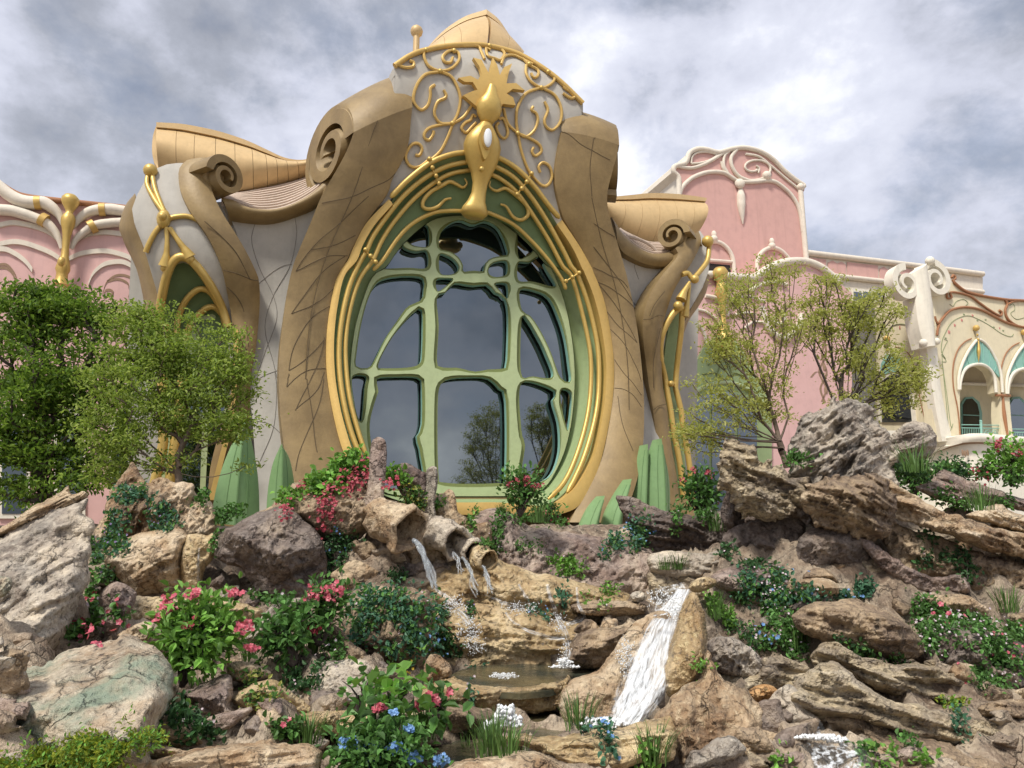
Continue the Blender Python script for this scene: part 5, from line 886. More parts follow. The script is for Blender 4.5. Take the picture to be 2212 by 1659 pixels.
rk('tall ochre fin of rock on the right bank of the waterfall', cB([(300, 500), (330, 400), (372, 270), (422, 212), (456, 238), (472, 290), (492, 345), (502, 500), (485, 620), (440, 700), (380, 740), (310, 780), (270, 740), (270, 640)]), 6.45, .35, 'rock_ochre', lean=.3, pts=3400, rough=.07, strata=(80, .5, 3))
rk('rough brown cliff below the ochre fin, bottom right of the waterfall', cB([(140, 1000), (290, 800), (380, 715), (450, 690), (500, 530), (552, 600), (582, 690), (700, 730), (745, 790), (800, 850), (822, 950), (905, 970), (985, 1010), (995, 1080), (1010, 1260), (140, 1260)]), 5.9, .55, 'rock_tan', lean=.3, pts=5600, rough=.14, strata=(75, .8, 3.5), facets=9)
rk('wet ledge along the front of the lower pool', cA([(1180, 1110), (1300, 1090), (1450, 1100), (1600, 1090), (1800, 1060), (2000, 1030), (2212, 980), (2330, 980), (2330, 1250), (2100, 1290), (1900, 1330), (1600, 1300), (1400, 1190), (1250, 1150)]), 5.5, .3, 'rock_ochre', lean=.9, pts=4200, rough=.06, strata=(3, .8, 6))
rk('low pale boulder at the bottom edge in the centre', cA([(780, 1420), (830, 1290), (950, 1252), (1050, 1250), (1150, 1228), (1300, 1193), (1400, 1198), (1500, 1240), (1590, 1300), (1640, 1420)]), 4.75, .35, 'rock_tan', lean=.5, pts=3000, rough=.05, strata=(-5, .6, 9))
rk('tan ledge beneath the pink flowers between the two pools', cA([(560, 860), (700, 850), (850, 880), (1000, 900), (1140, 940), (1120, 1000), (1000, 1040), (850, 1080), (700, 1090), (560, 1060)]), 6.2, .3, 'rock_brown', lean=.4, pts=2200, rough=.08)
rk('yellow ochre rock at the far left of the shallow pool', cA([(-80, 980), (0, 940), (130, 918), (230, 928), (320, 958), (350, 1010), (300, 1090), (100, 1100), (-80, 1060)]), 5.75, .3, 'rock_ochre', pts=1600)
# right
rk('dark grey layered slab right of the green sepals', [(1330, 1075), (1345, 1070), (1380, 1080), (1415, 1096), (1445, 1105), (1490, 1113), (1540, 1125), (1575, 1150), (1586, 1168), (1560, 1190), (1520, 1205), (1460, 1205), (1410, 1190), (1380, 1160), (1350, 1120)], 10.6, .5, 'rock_dark', pts=3200, rough=.14, strata=(14, 1.0, 6))
rk('grey-brown sloping rock left of the waterfall head', [(1400, 1200), (1450, 1190), (1530, 1195), (1580, 1180), (1600, 1220), (1590, 1260), (1560, 1270), (1500, 1260), (1450, 1250), (1410, 1240)], 9.7, .35, 'rock_grey', pts=2200, strata=(8, .7, 6))
rk('reddish mossy rock right of the waterfall head', c7([(330, 1400), (360, 1345), (430, 1320), (560, 1300), (660, 1320), (690, 1370), (640, 1440), (520, 1470), (400, 1450)]), 8.8, .35, 'rock_purple', pts=1800)
rk('sandy lip where the water spills into the waterfall', cB([(400, 190), (430, 150), (480, 130), (545, 140), (550, 170), (500, 200), (440, 215)]), 8.2, .2, 'rock_ochre', pts=900)
rk('pitted grey boulder right of the ochre fin', cB([(500, 500), (520, 465), (570, 450), (640, 455), (700, 490), (780, 550), (795, 640), (750, 675), (640, 665), (560, 640), (505, 580)]), 7.0, .4, 'rock_grey', pts=2600, rough=.16)
rk('rough mossy ledge between pitted boulder and layered slabs', cB([(540, 700), (600, 660), (760, 650), (800, 570), (900, 560), (1000, 590), (1060, 640), (1040, 740), (950, 800), (820, 790), (700, 760)]), 7.1, .4, 'rock_strata', pts=2400, strata=(10, .8, 6))
rk('upper grey layered slab on the right with scalloped edge', cB([(1060, 560), (1080, 520), (1120, 492), (1172, 480), (1240, 510), (1330, 560), (1420, 575), (1520, 600), (1640, 590), (1740, 622), (1850, 662), (1950, 740), (1985, 790), (1850, 810), (1700, 790), (1500, 770), (1350, 700), (1250, 630), (1150, 600), (1080, 620)]), 7.2, .5, 'rock_strata', pts=4200, rough=.15, strata=(14, 1.2, 6))
rk('long lower grey layered slab running to the right edge', cB([(850, 850), (920, 770), (980, 690), (1060, 625), (1150, 582), (1240, 612), (1320, 682), (1400, 742), (1500, 792), (1650, 822), (1800, 872), (1950, 892), (2080, 942), (2260, 1020), (2300, 1200), (2100, 1140), (1900, 1080), (1750, 1030), (1550, 990), (1400, 930), (1250, 890), (1100, 900), (950, 890)]), 6.5, .55, 'rock_strata', pts=6000, rough=.14, strata=(18, 1.3, 6))
rk('brown rock face under the long layered slab at lower right', cB([(1000, 1260), (1010, 1100), (985, 1000), (960, 900), (1120, 870), (1300, 880), (1450, 920), (1560, 970), (1760, 1020), (1900, 1070), (2100, 1130), (2300, 1200), (2300, 1300), (1000, 1300)]), 6.25, .45, 'rock_brown', lean=.2, pts=5200, rough=.13, strata=(16, .9, 5), facets=8)
rk('orange-brown stone beside the layered slab', cB([(718, 755), (770, 715), (840, 713), (908, 765), (905, 805), (825, 835), (760, 812)]), 6.4, .2, 'rock_orange', pts=1100)
rk('small ochre pebble right of the orange stone', cB([(930, 785), (990, 778), (1050, 815), (1040, 840), (960, 838)]), 6.3, .12, 'rock_orange', pts=500)
rk('large dark brown overhanging boulder among white-flowered creepers at right', cB([(960, 330), (1080, 268), (1200, 255), (1290, 250), (1400, 282), (1500, 330), (1585, 385), (1655, 460), (1670, 540), (1600, 575), (1450, 575), (1330, 550), (1240, 520), (1130, 480), (1040, 440), (975, 390)]), 7.7, .7, 'rock_brown', pts=4200, rough=.16, strata=(12, .7, 5), facets=8)
rk('dark rock behind the white-flowered creepers at lower right', cB([(1560, 470), (1700, 420), (1900, 400), (2100, 450), (2300, 560), (2300, 800), (2100, 820), (1980, 770), (1850, 690), (1700, 620), (1600, 560)]), 7.9, .5, 'rock_dark', pts=3000, rough=.16)
rk('brown stone at right edge above the layered slab', cB([(1960, 830), (2050, 800), (2150, 790), (2260, 800), (2280, 880), (2212, 900), (2100, 890), (1990, 880)]), 6.7, .25, 'rock_brown', pts=1200, strata=(8, .7, 7))
rk('long dark brown slab sloping down to the right edge', c7([(1330, 780), (1420, 805), (1550, 875), (1700, 965), (1860, 1015), (2000, 1065), (2212, 1115), (2420, 1160), (2420, 1330), (2212, 1260), (2000, 1220), (1850, 1160), (1700, 1100), (1550, 1060), (1420, 1010), (1350, 920)]), 9.3, .6, 'rock_tan', pts=5200, rough=.16, strata=(22, 1.1, 4), facets=8)
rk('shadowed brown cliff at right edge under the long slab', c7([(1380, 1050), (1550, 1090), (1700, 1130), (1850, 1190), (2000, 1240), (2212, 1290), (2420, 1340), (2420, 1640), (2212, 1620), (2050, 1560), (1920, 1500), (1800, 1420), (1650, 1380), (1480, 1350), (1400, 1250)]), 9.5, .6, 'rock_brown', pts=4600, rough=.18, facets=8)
rk('pale-topped rock at right edge behind the long slab', c7([(1860, 1010), (1950, 970), (2060, 932), (2120, 970), (2212, 1005), (2420, 1060), (2420, 1170), (2212, 1110), (2050, 1065)]), 9.9, .45, 'rock_tan', pts=2600, strata=(20, .8, 5))
rk('red-brown rock among plants high on the right', c7([(1560, 830), (1640, 800), (1690, 750), (1740, 732), (1850, 778), (2000, 830), (2100, 870), (2212, 910), (2420, 980), (2420, 1040), (2212, 985), (2050, 950), (1900, 930), (1780, 930), (1640, 890)]), 11.0, .5, 'rock_purple', pts=3600, rough=.15, strata=(18, .8, 5))
# plain weathered outcrop in place of the sculpture
rk('tall weathered pale grey crag standing behind the right-hand rocks', c7([(800, 760), (790, 640), (815, 540), (860, 470), (900, 430), (935, 372), (1000, 352), (1060, 300), (1130, 282), (1200, 318), (1290, 350), (1340, 420), (1400, 470), (1420, 560), (1450, 640), (1430, 740), (1460, 860), (1420, 980), (1250, 1010), (1080, 990), (930, 960), (840, 880)]), 9.8, .95, 'rock_grey', pts=5600, rough=.26, facets=12, strata=(-32, 1.2, 3.5), jit=3)
rk('leaning tan boulder at the left foot of the crag', c7([(380, 860), (372, 720), (420, 610), (470, 560), (540, 575), (620, 640), (720, 690), (830, 770), (960, 820), (980, 930), (900, 990), (760, 1010), (640, 1060), (560, 1030), (470, 960)]), 9.3, .6, 'rock_strata', pts=4600, rough=.24, facets=12, strata=(28, 1.3, 4), jit=4)
rk('flat grey slab resting on the right shoulder of the crag', c7([(1380, 600), (1420, 520), (1500, 450), (1590, 440), (1660, 480), (1690, 560), (1660, 640), (1580, 690), (1480, 720), (1400, 700)]), 10.2, .5, 'rock_grey', pts=2600, rough=.15, strata=(-12, .9, 4))
rk('warm tan boulder in the middle of the crag pile', c7([(880, 900), (960, 800), (1060, 760), (1200, 740), (1330, 780), (1430, 880), (1450, 1010), (1400, 1110), (1280, 1150), (1100, 1120), (960, 1060)]), 9.0, .5, 'rock_brown', pts=3800, rough=.24, facets=11, strata=(20, 1.3, 4.5), jit=4)
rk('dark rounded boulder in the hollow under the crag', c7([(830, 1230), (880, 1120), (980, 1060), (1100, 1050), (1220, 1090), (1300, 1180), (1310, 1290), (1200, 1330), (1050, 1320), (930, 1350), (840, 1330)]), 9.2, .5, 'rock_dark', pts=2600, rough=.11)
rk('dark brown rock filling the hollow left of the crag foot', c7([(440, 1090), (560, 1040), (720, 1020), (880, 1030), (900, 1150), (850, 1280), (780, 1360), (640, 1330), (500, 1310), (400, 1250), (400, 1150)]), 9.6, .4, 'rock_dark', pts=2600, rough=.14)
rk('reddish root-like stone lying right of the dark hollow', c7([(1220, 1150), (1280, 1150), (1400, 1230), (1520, 1310), (1660, 1370), (1820, 1360), (1885, 1400), (1880, 1460), (1780, 1480), (1600, 1460), (1450, 1390), (1320, 1290)]), 8.9, .3, 'rock_purple', pts=2400, rough=.07)
rk('smooth tan stone in front of the dark hollow', c7([(785, 1440), (830, 1400), (930, 1380), (1040, 1385), (1100, 1430), (1090, 1480), (960, 1490), (850, 1490)]), 8.4, .3, 'rock_tan', pts=1400, rough=.05)
rk('grey-brown stone resting on the smooth tan stone', c7([(885, 1385), (910, 1340), (960, 1318), (1020, 1325), (1070, 1360), (1100, 1410), (1000, 1400)]), 8.6, .25, 'rock_brown', pts=900, rough=.05)
rk('pale stone low on the right under the reddish stone', c7([(1620, 1500), (1700, 1480), (1850, 1480), (1950, 1530), (2005, 1580), (1960, 1610), (1850, 1590), (1700, 1570)]), 8.6, .25, 'rock_tan', pts=1100)
rk('small rock behind the pink-flowered shrub left of the crag', c7([(390, 1000), (410, 900), (450, 840), (520, 880), (540, 980), (520, 1080), (420, 1060)]), 10.0, .3, 'rock_dark', pts=1200)
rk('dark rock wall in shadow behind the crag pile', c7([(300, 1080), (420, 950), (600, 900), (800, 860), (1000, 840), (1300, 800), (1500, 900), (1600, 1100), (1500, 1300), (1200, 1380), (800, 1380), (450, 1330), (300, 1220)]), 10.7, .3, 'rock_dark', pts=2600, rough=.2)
# standing stones and pouring tubs on the left of the slope
rk('tall finger-shaped standing stone in front of the window', [(798, 1000), (801, 960), (808, 948), (820, 944), (832, 952), (836, 975), (833, 1030), (830, 1075), (842, 1110), (820, 1135), (790, 1130), (778, 1100), (792, 1060)], 9.2, .2, 'rock_purple', pts=1800, rough=.04, facets=2, jit=.5, name='standing_stone')
rk('lumpy pinkish stone right of the tall standing stone', [(852, 1035), (856, 1012), (872, 1000), (890, 1005), (908, 1016), (922, 1025), (925, 1060), (915, 1095), (885, 1095), (865, 1065)], 9.7, .28, 'rock_purple', pts=1400, rough=.08)
rk('short finger-shaped standing stone beside the window bars', [(920, 1020), (928, 1009), (938, 1007), (945, 1016), (945, 1050), (938, 1085), (940, 1115), (918, 1115), (915, 1080), (920, 1050)], 9.6, .13, 'rock_grey', pts=1100, rough=.03, facets=1, jit=.5, name='standing_stone')
rk('stubby tan standing stone below the window sill', [(930, 1100), (940, 1070), (958, 1065), (965, 1058), (978, 1060), (985, 1078), (990, 1105), (1008, 1118), (1020, 1150), (990, 1165), (945, 1150)], 9.9, .3, 'rock_tan', pts=1800, rough=.07, name='standing_stone')
rk('tan shoulder rock behind the pouring tubs', [(830, 1110), (870, 1095), (920, 1100), (970, 1110), (1020, 1130), (1055, 1130), (1060, 1180), (1020, 1200), (950, 1190), (880, 1180), (830, 1160)], 9.95, .3, 'rock_tan', pts=2200, rough=.09)
rk('mossy rock under the pouring tubs', [(790, 1150), (830, 1140), (900, 1160), (960, 1180), (1010, 1190), (1020, 1240), (980, 1270), (900, 1280), (830, 1270), (790, 1230)], 9.6, .4, 'rock_brown', pts=2600, rough=.14)
# tubs: hollow stone vessels lying on their side
def tub(label, c, r, ln, yaw, pitch, Y, mat='rock_tan', seed=0):
    C = atY([c], Y)[0]; d = np.array([math.cos(pitch)*math.sin(yaw), -math.cos(pitch)*math.cos(yaw), math.sin(pitch)]); e1 = np.cross(d, [0, 0, 1.]); e1 /= np.linalg.norm(e1); e2 = np.cross(e1, d)
    prof = [(-.5, .45), (-.48, .75), (-.3, .93), (0, 1.0), (.3, .98), (.46, 1.0), (.5, .97), (.5, .80), (.45, .76), (0, .76), (-.35, .6), (-.36, .05)]; seg = 40
    prof = catmull(np.array(prof), 40); V = []
    for a, b_ in prof:
        for th_ in np.linspace(0, 2*math.pi, seg, endpoint=False): V.append(C+d*a*ln+r*b_*(e1*math.cos(th_)+e2*math.sin(th_)))
    V = np.array(V); V += (.09*r/.3)*(fbm(V*4+seed, 5)[:, None])*np.array([.8, .8, .8])+.02*ridged(V*7+seed, 4)[:, None]*e2
    fs = [tuple(range(seg))[::-1]]
    for i in range(len(prof)-1):
        for j in range(seg): k = (j+1) % seg; fs.append((i*seg+j, (i+1)*seg+j, (i+1)*seg+k, i*seg+k))
    o = mesh('stone_tub', V, fs, mat, smooth=True); tag(o, label, 'tub', 'stone tubs pouring water')
    collect(V, np.array([q for f_ in fs[1:] for q in ((f_[0], f_[1], f_[2]), (f_[0], f_[2], f_[3]))])); return C+d*ln*.5-e2*r*.75, d
spouts = []
spouts.append(tub('large tan stone tub pouring a stream of water', (846, 1132), .255, .70, .85, -.30, 8.9, 'rock_tan', 1))
spouts.append(tub('medium grey stone tub pouring water behind the large one', (958, 1160), .215, .55, .75, -.32, 9.2, 'rock_grey', 5))
spouts.append(tub('small stone tub pouring water right of the medium one', (1005, 1182), .14, .36, .7, -.35, 9.25, 'rock_grey', 9))
spouts.append(tub('smallest ochre stone tub, farthest right on the slope', (1040, 1206), .125, .32, .6, -.35, 9.1, 'rock_ochre', 12))
# ------------------------------------------------------------------ rock bank that carries the boulders
nx, ny = 420, 330
_sx = np.linspace(-1, 1, nx); gx, gy = np.meshgrid(1+16*(.45*_sx+.55*_sx**3), 3.9+27*np.linspace(0, 1, ny)**1.8, indexing='ij'); X, Yg = gx.ravel(), gy.ravel()
prof_y = [3.9, 5, 6.5, 7.5, 8.5, 9.5, 10.5, 12, 14, 31]; prof_z = [-.4, -.12, -.08, .0, .12, .6, 1.1, 1.55, 1.85, 1.9]
Z0 = np.interp(Yg, prof_y, prof_z); num = np.zeros_like(Z0); den = np.full_like(Z0, .35)
for ax_, ay_, az_, ar_ in ANCH:
    w_ = np.exp(-((X-ax_)/ar_)**2-((Yg-ay_)/.45)**2); num += w_*(az_-np.interp(ay_, prof_y, prof_z)); den += w_
Z = Z0+np.clip(num/den, -.5, .9)*np.clip((13-Yg)/1.5, 0, 1)
Z = np.where((Yg < 8.1) & (X > -.9) & (X < 1.4) & (Yg > 6.2), np.minimum(Z, .0), Z)
pp = np.stack([X, Yg, Z], 1); amp = np.clip((15-Yg)/3, .12, 1)*np.clip((Yg-3.9)/1.2, 0, 1)
Z = Z+amp*(.16*fbm(pp*1.3, 5)+.20*(ridged(pp*np.array([1.2, 1.2, 3.])+5, 5)-.8)); T3 = np.stack([X+.08*pnoise(pp*2.5+9), Yg+.10*amp*pnoise(pp*np.array([2, 2, 6.])+31), Z], 1)
bf = grid_faces(nx, ny); bank = arr_mesh('rocky_bank', T3, bf.ravel(), np.full(len(bf), 4), 'rock_bank', smooth=True); tag(bank, kind='structure')
collect(T3, np.vstack([bf[:, :3], bf[:, [0, 2, 3]]]))

# loose stones bedded in the bank
_b2 = BVHTree.FromPolygons(np.vstack(RV).tolist(), np.vstack(RF).tolist(), all_triangles=True); _nf = sum(len(f) for f in RF[:-1]); _rg = np.random.default_rng(77); _made = 0
for _ in range(1500):
    if _made >= 120: break
    q = (_rg.uniform(-20, 2230), _rg.uniform(1120, 1665)); h, n_, fi, _d = _b2.ray_cast(Vector(EYE), Vector(rays([q])[0]))
    if h is None or fi < _nf or h[1] > 12 or (6.0 < h[1] < 8.1 and -1.0 < h[0] < 1.5): continue
    sz = _rg.uniform(18, 66)*7./h[1]; an = np.sort(_rg.uniform(0, 2*math.pi, 9)); rr_ = _rg.uniform(.6, 1.1, 9); fl_ = _rg.uniform(.4, .85); tl = _rg.uniform(-.4, .5)
    o_ = np.stack([np.cos(an)*rr_*sz, np.sin(an)*rr_*sz*fl_], 1); o_ = o_@np.array([[math.cos(tl), math.sin(tl)], [-math.sin(tl), math.cos(tl)]])+np.array(q)
    rock('stone', None, o_, h[1]+.02, sz*mpp(q, Y=h[1])*.75, ['rock_tan', 'rock_grey', 'rock_brown', 'rock_dark', 'rock_strata', 'rock_purple', 'rock_bank'][_rg.integers(0, 7)], seed=500+_made, pts=int(140+sz*9), rough=.05, facets=4, parent=bank); _made += 1
# ------------------------------------------------------------------ foliage, flowers, trees, water
def leafmat(name, c, var=.5, trans=.35, rough=.5, c2=None):
    m = bpy.data.materials.new(name); m.use_nodes = True; MATS[name] = m; t = m.node_tree; t.nodes.clear()
    g = N(t, 'ShaderNodeNewGeometry'); rnd = g.outputs['Random Per Island']
    c2 = c2 or tuple(min(1, x*1.9) for x in c); k = ramp(t, rnd, [(0, tuple(x*(1-var) for x in c)), (.55, c), (1, c2)])
    b = N(t, 'ShaderNodeBsdfPrincipled'); L(t, k, b.inputs['Base Color']); b.inputs['Roughness'].default_value = rough; b.inputs['Specular IOR Level'].default_value = .35
    tr_ = N(t, 'ShaderNodeBsdfTranslucent'); L(t, mixc(t, .5, k, (c[0]*1.6, c[1]*1.5, c[2]*.7)), tr_.inputs[0]); mx = N(t, 'ShaderNodeMixShader'); mx.inputs[0].default_value = trans
    L(t, b.outputs[0], mx.inputs[1]); L(t, tr_.outputs[0], mx.inputs[2]); o = N(t, 'ShaderNodeOutputMaterial'); L(t, mx.outputs[0], o.inputs[0])
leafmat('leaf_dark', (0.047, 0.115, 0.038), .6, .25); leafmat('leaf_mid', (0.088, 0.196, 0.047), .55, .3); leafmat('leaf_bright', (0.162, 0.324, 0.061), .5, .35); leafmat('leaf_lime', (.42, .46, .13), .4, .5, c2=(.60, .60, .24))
leafmat('leaf_fresh', (.26, .37, .07), .55, .5, c2=(.48, .55, .17)); leafmat('leaf_maple', (.14, .25, .04), .6, .5, c2=(.32, .44, .07)); leafmat('leaf_teal', (0.068, 0.176, 0.101), .5, .25, c2=(.10, .22, .12)); leafmat('leaf_yellow', (.24, .31, .035), .5, .4, c2=(.42, .45, .06))
leafmat('petal_red', (.40, .05, .075), .5, .2, .6, (.55, .17, .19)); leafmat('petal_pink', (.62, .12, .17), .4, .25, .6, (.75, .34, .36)); leafmat('petal_blue', (.16, .32, .62), .35, .2, .6, (.30, .48, .75)); leafmat('petal_white', (.62, .50, .54), .3, .2, .6, (.8, .72, .74)); leafmat('petal_purple', (.22, .16, .33), .4, .2, .6, (.40, .30, .48)); leafmat('petal_yellow', (.75, .55, .08), .3, .2)
leafmat('grass_blade', (.085, .16, .04), .5, .3)
plaster('bark', (.16, .12, .09), (.10, .075, .055), .9, 0, .7, 3, .5, streak=False); plaster('bark_dark', (.07, .055, .045), None, .9, 0, .7, 3, .5, streak=False)
bvh = BVHTree.FromPolygons(np.vstack(RV).tolist(), np.vstack(RF).tolist(), all_triangles=True)
def cast(p):
    D = rays(p); out = np.full((len(D), 3), np.nan); nr_ = np.zeros((len(D), 3)); E = Vector(EYE)
    for i, d in enumerate(D):
        h, n_, _, _ = bvh.ray_cast(E, Vector(d))
        if h is not None: out[i] = h; nr_[i] = n_ if n_.dot(Vector(d)) < 0 else -n_
    return out, nr_
def unit(v): return v/(np.linalg.norm(v, axis=-1, keepdims=True)+1e-9)
def leaf_arrays(P, ax, nr_, ln, wd, fold=.25, droop=.15):
    """P base points, ax leaf direction, nr_ rough face normal, ln length, wd width ratio -> V, loops, sizes"""
    n = len(P); ax = unit(ax); side = unit(np.cross(ax, nr_)); up = np.cross(side, ax); ln = np.broadcast_to(ln, (n,))[:, None]; w = ln*np.broadcast_to(wd, (n,))[:, None]
    b = P; tip = P+ax*ln-up*ln*droop; l1 = P+ax*ln*.33+side*w*.5+up*w*fold; l2 = P+ax*ln*.68+side*w*.42+up*w*fold*.8; r1 = P+ax*ln*.33-side*w*.5+up*w*fold; r2 = P+ax*ln*.68-side*w*.42+up*w*fold*.8
    V = np.stack([b, l1, l2, tip, r2, r1], 1).reshape(-1, 3); k = np.arange(n)[:, None]*6; lp = (k+np.array([[0, 3, 2, 1, 0, 5, 4, 3]])).ravel()
    return V, lp, np.full(2*n, 4)
def leaves(name, P, ax, nr_, ln, wd, mat, parent, **kw):
    if len(P) == 0: return None
    V, lp, sz = leaf_arrays(P, ax, nr_, ln, wd, **kw); return arr_mesh(name, V, lp, sz, mat, parent)
def flowers(name, P, nr_, r, mat, parent, petals=5):
    n = len(P)
    if n == 0: return None
    nr_ = unit(nr_); a = unit(np.cross(nr_, R.normal(size=(n, 3)))); b = np.cross(nr_, a); Vs, lps, szs, off = [], [], [], 0
    for k in range(petals):
        th_ = 2*math.pi*k/petals; ax = a*math.cos(th_)+b*math.sin(th_)+nr_*.35; V, lp, sz = leaf_arrays(P, ax, nr_, r, .85, fold=.05, droop=.1); Vs.append(V); lps.append(lp+off); szs.append(sz); off += len(V)
    return arr_mesh(name, np.vstack(Vs), np.concatenate(lps), np.concatenate(szs), mat, parent)
def sample(blobs, n):
    w = np.array([b[2]*b[3] for b in blobs], float); k = R.choice(len(blobs), n, p=w/w.sum()); B = np.array(blobs, float)[k]
    a = R.uniform(0, 2*math.pi, n); r = np.sqrt(R.uniform(0, 1, n))*(.8+.35*R.uniform(0, 1, n)); r = r*(.82+.18*np.sin(a*5+k*2.1)+.12*np.sin(a*11+k))
    return np.stack([B[:, 0]+B[:, 2]*r*np.cos(a), B[:, 1]+B[:, 3]*r*np.sin(a)], 1), k
def scale_blobs(cvf, bl): s = cvf([(1, 0)])[0][0]-cvf([(0, 0)])[0][0]; return [(*cvf([(x, y)])[0], rx*s, ry*s) for x, y, rx, ry in bl]
def settle(p, k, nb, lim=.8):
    H, Nn = cast(p); ok = ~np.isnan(H[:, 0]); Yv = np.where(ok, H[:, 1], np.nan)
    for b in range(nb):
        m_ = k == b
        if not m_.any(): continue
        med = np.nanmedian(np.where(ok[m_], Yv[m_], np.nan)) if ok[m_].any() else np.nan
        if np.isnan(med): med = np.nanmedian(Yv) if ok.any() else 9.
        bad = m_ & (~ok | (np.abs(Yv-med) > lim))
        if bad.any(): H[bad] = atY(p[bad], med+R.uniform(-.1, .15, bad.sum())); Nn[bad] = unit(np.array([0, -1, .6]))
    return H, Nn
def clump(name, label, cat, cvf, blobs, dens, size, mat, fl=(), lift=.10, hang=.0, group=None, lim=.8, wd=.6, mats2=None):
    bl = scale_blobs(cvf, blobs); m0 = mpp(bl[0][:2], Y=8.); area = sum(math.pi*b[2]*b[3] for b in bl)*m0*m0
    n = int(np.clip(area*dens*3.2, 60, 14000)); p, k = sample(bl, n); H, Nn = settle(p, k, len(bl), lim)
    e = empty(name, H.mean(0)-np.array([0, 0, .1]), label, cat, group)
    dep = R.uniform(0, 1, n)**1.3; P = H+Nn*(lift*dep)[:, None]+R.normal(0, size*.3, (n, 3)); sc = (H[:, 1]/8.)**.3
    ax = Nn*R.uniform(.1, .9, (n, 1))+R.normal(0, .6, (n, 3))+np.array([0, 0, -hang+.15]); nr_ = Nn+R.normal(0, .45, (n, 3))+np.array([0, -.2, .5])
    if mats2:
        q = R.uniform(size=n) < .4; leaves('foliage', P[~q], ax[~q], nr_[~q], size*sc[~q]*R.uniform(.6, 1.25, (~q).sum()), wd, mat, e); leaves('foliage', P[q], ax[q], nr_[q], size*sc[q]*R.uniform(.6, 1.2, q.sum()), wd, mats2, e)
    else: leaves('foliage', P, ax, nr_, size*sc*R.uniform(.6, 1.25, n), wd, mat, e)
    for fm, frac, fs, fbl in fl:
        fb = scale_blobs(cvf, fbl) if fbl else bl; nf = max(3, int(n*frac*.45)) if frac < 1 else int(frac*.7); pf, kf = sample(fb, nf); Hf, Nf = settle(pf, kf, len(fb), lim)
        if frac < 1 or True:      # blossoms sit in small sprays
            nc = max(3, nf//6); c_ = R.integers(0, nf, nc); Hf2 = Hf[c_][R.integers(0, nc, nf)]+R.normal(0, fs*1.6, (nf, 3)); q = R.uniform(size=nf) < .65; Hf[q] = Hf2[q]
        flowers('blossom', Hf+Nf*(lift*1.05)+R.normal(0, .01, Hf.shape), Nf+R.normal(0, .5, Hf.shape)+np.array([0, -.4, .3]), fs*.7*R.uniform(.7, 1.2, nf), fm, e)
    # a few runners under the leaves
    ns = min(14, max(3, n//400)); V, fs_, off = [], [], 0
    for _ in range(ns):
        i = R.integers(0, n); j = np.argsort(((H-H[i])**2).sum(1))[R.integers(3, max(4, n//12), 3)]; path = np.vstack([H[i], H[j]])+Nn[i]*.02
        v, f_ = tube_vf(catmull(path, 8), .006, 4); V.append(v); fs_ += [tuple(x+off for x in q) for q in f_]; off += len(v)
    mesh('runner', np.vstack(V), fs_, 'bark_dark', e)['kind'] = 'stuff'; return e
def bush(name, label, cat, c, rx, ry, Y, n, size, mat, fl=(), base=None, stems=9, wd=.5, group=None, flat=.8, shoot=0.):
    """shrub on branching stems; crown ellipse in the photo frame at depth Y"""
    m_ = mpp(c, Y=Y); C = atY([c], Y)[0]; rad = np.array([rx*m_, min(rx, ry)*m_*flat, ry*m_]); Bp = atY([base or (c[0], c[1]+ry)], Y)[0]
    e = empty(name, Bp, label, cat, group); nt = max(12, n//14)
    u = unit(R.normal(size=(nt, 3)))*(R.uniform(.25, 1, (nt, 1))**.5)*(1+.25*R.normal(size=(nt, 1))*.6); tips = C+u*rad; tips[:, 2] += shoot*np.abs(R.normal(size=nt))*rad[2]
    V, fs_, off = [], [], 0
    hubs = Bp+(C-Bp)*R.uniform(.35, .75, (stems, 1))+R.normal(0, .35, (stems, 3))*rad*.6
    for h in hubs:
        v, f_ = tube_vf(catmull(np.array([Bp, Bp*.6+h*.4+R.normal(0, .02, 3), h]), 8), np.linspace(.022, .011, 8), 5); V.append(v); fs_ += [tuple(x+off for x in q) for q in f_]; off += len(v)
    for t_ in tips:
        h = hubs[((hubs-t_)**2).sum(1).argmin()]; v, f_ = tube_vf(np.array([h, (h+t_)/2+np.array([0, 0, .02]), t_]), np.array([.008, .006, .003]), 4); V.append(v); fs_ += [tuple(x+off for x in q) for q in f_]; off += len(v)
    mesh('stem', np.vstack(V), fs_, 'bark_dark', e)
    k = R.integers(0, nt, n); out = unit((tips[k]-C)/rad); P = tips[k]+R.normal(0, 1, (n, 3))*size*.9-out*R.uniform(0, .35, (n, 1))*rad
    ax = out*.7+R.normal(0, .7, (n, 3))+np.array([0, 0, .25]); nr_ = out*.4+np.array([0, -.15, 1.])+R.normal(0, .45, (n, 3)); leaves('foliage', P, ax, nr_, size*R.uniform(.6, 1.25, n), wd, mat, e)
    for fm, nf, fs, bl in fl:
        if bl: pf, kf = sample(bl, nf); Pf = atY(pf, Y-rad[1]*R.uniform(.0, .9, nf)); of = unit((Pf-C)/rad)
        else: k = R.integers(0, nt, max(3, nf//5)); k = k[R.integers(0, len(k), nf)]; of = unit((tips[k]-C)/rad); Pf = tips[k]+of*size*.5+R.normal(0, fs*.9, (nf, 3))
        flowers('blossom', Pf, of*.6+np.array([0, -.6, .3])+R.normal(0, .4, (nf, 3)), fs*.48*R.uniform(.7, 1.2, nf), fm, e)
    return e
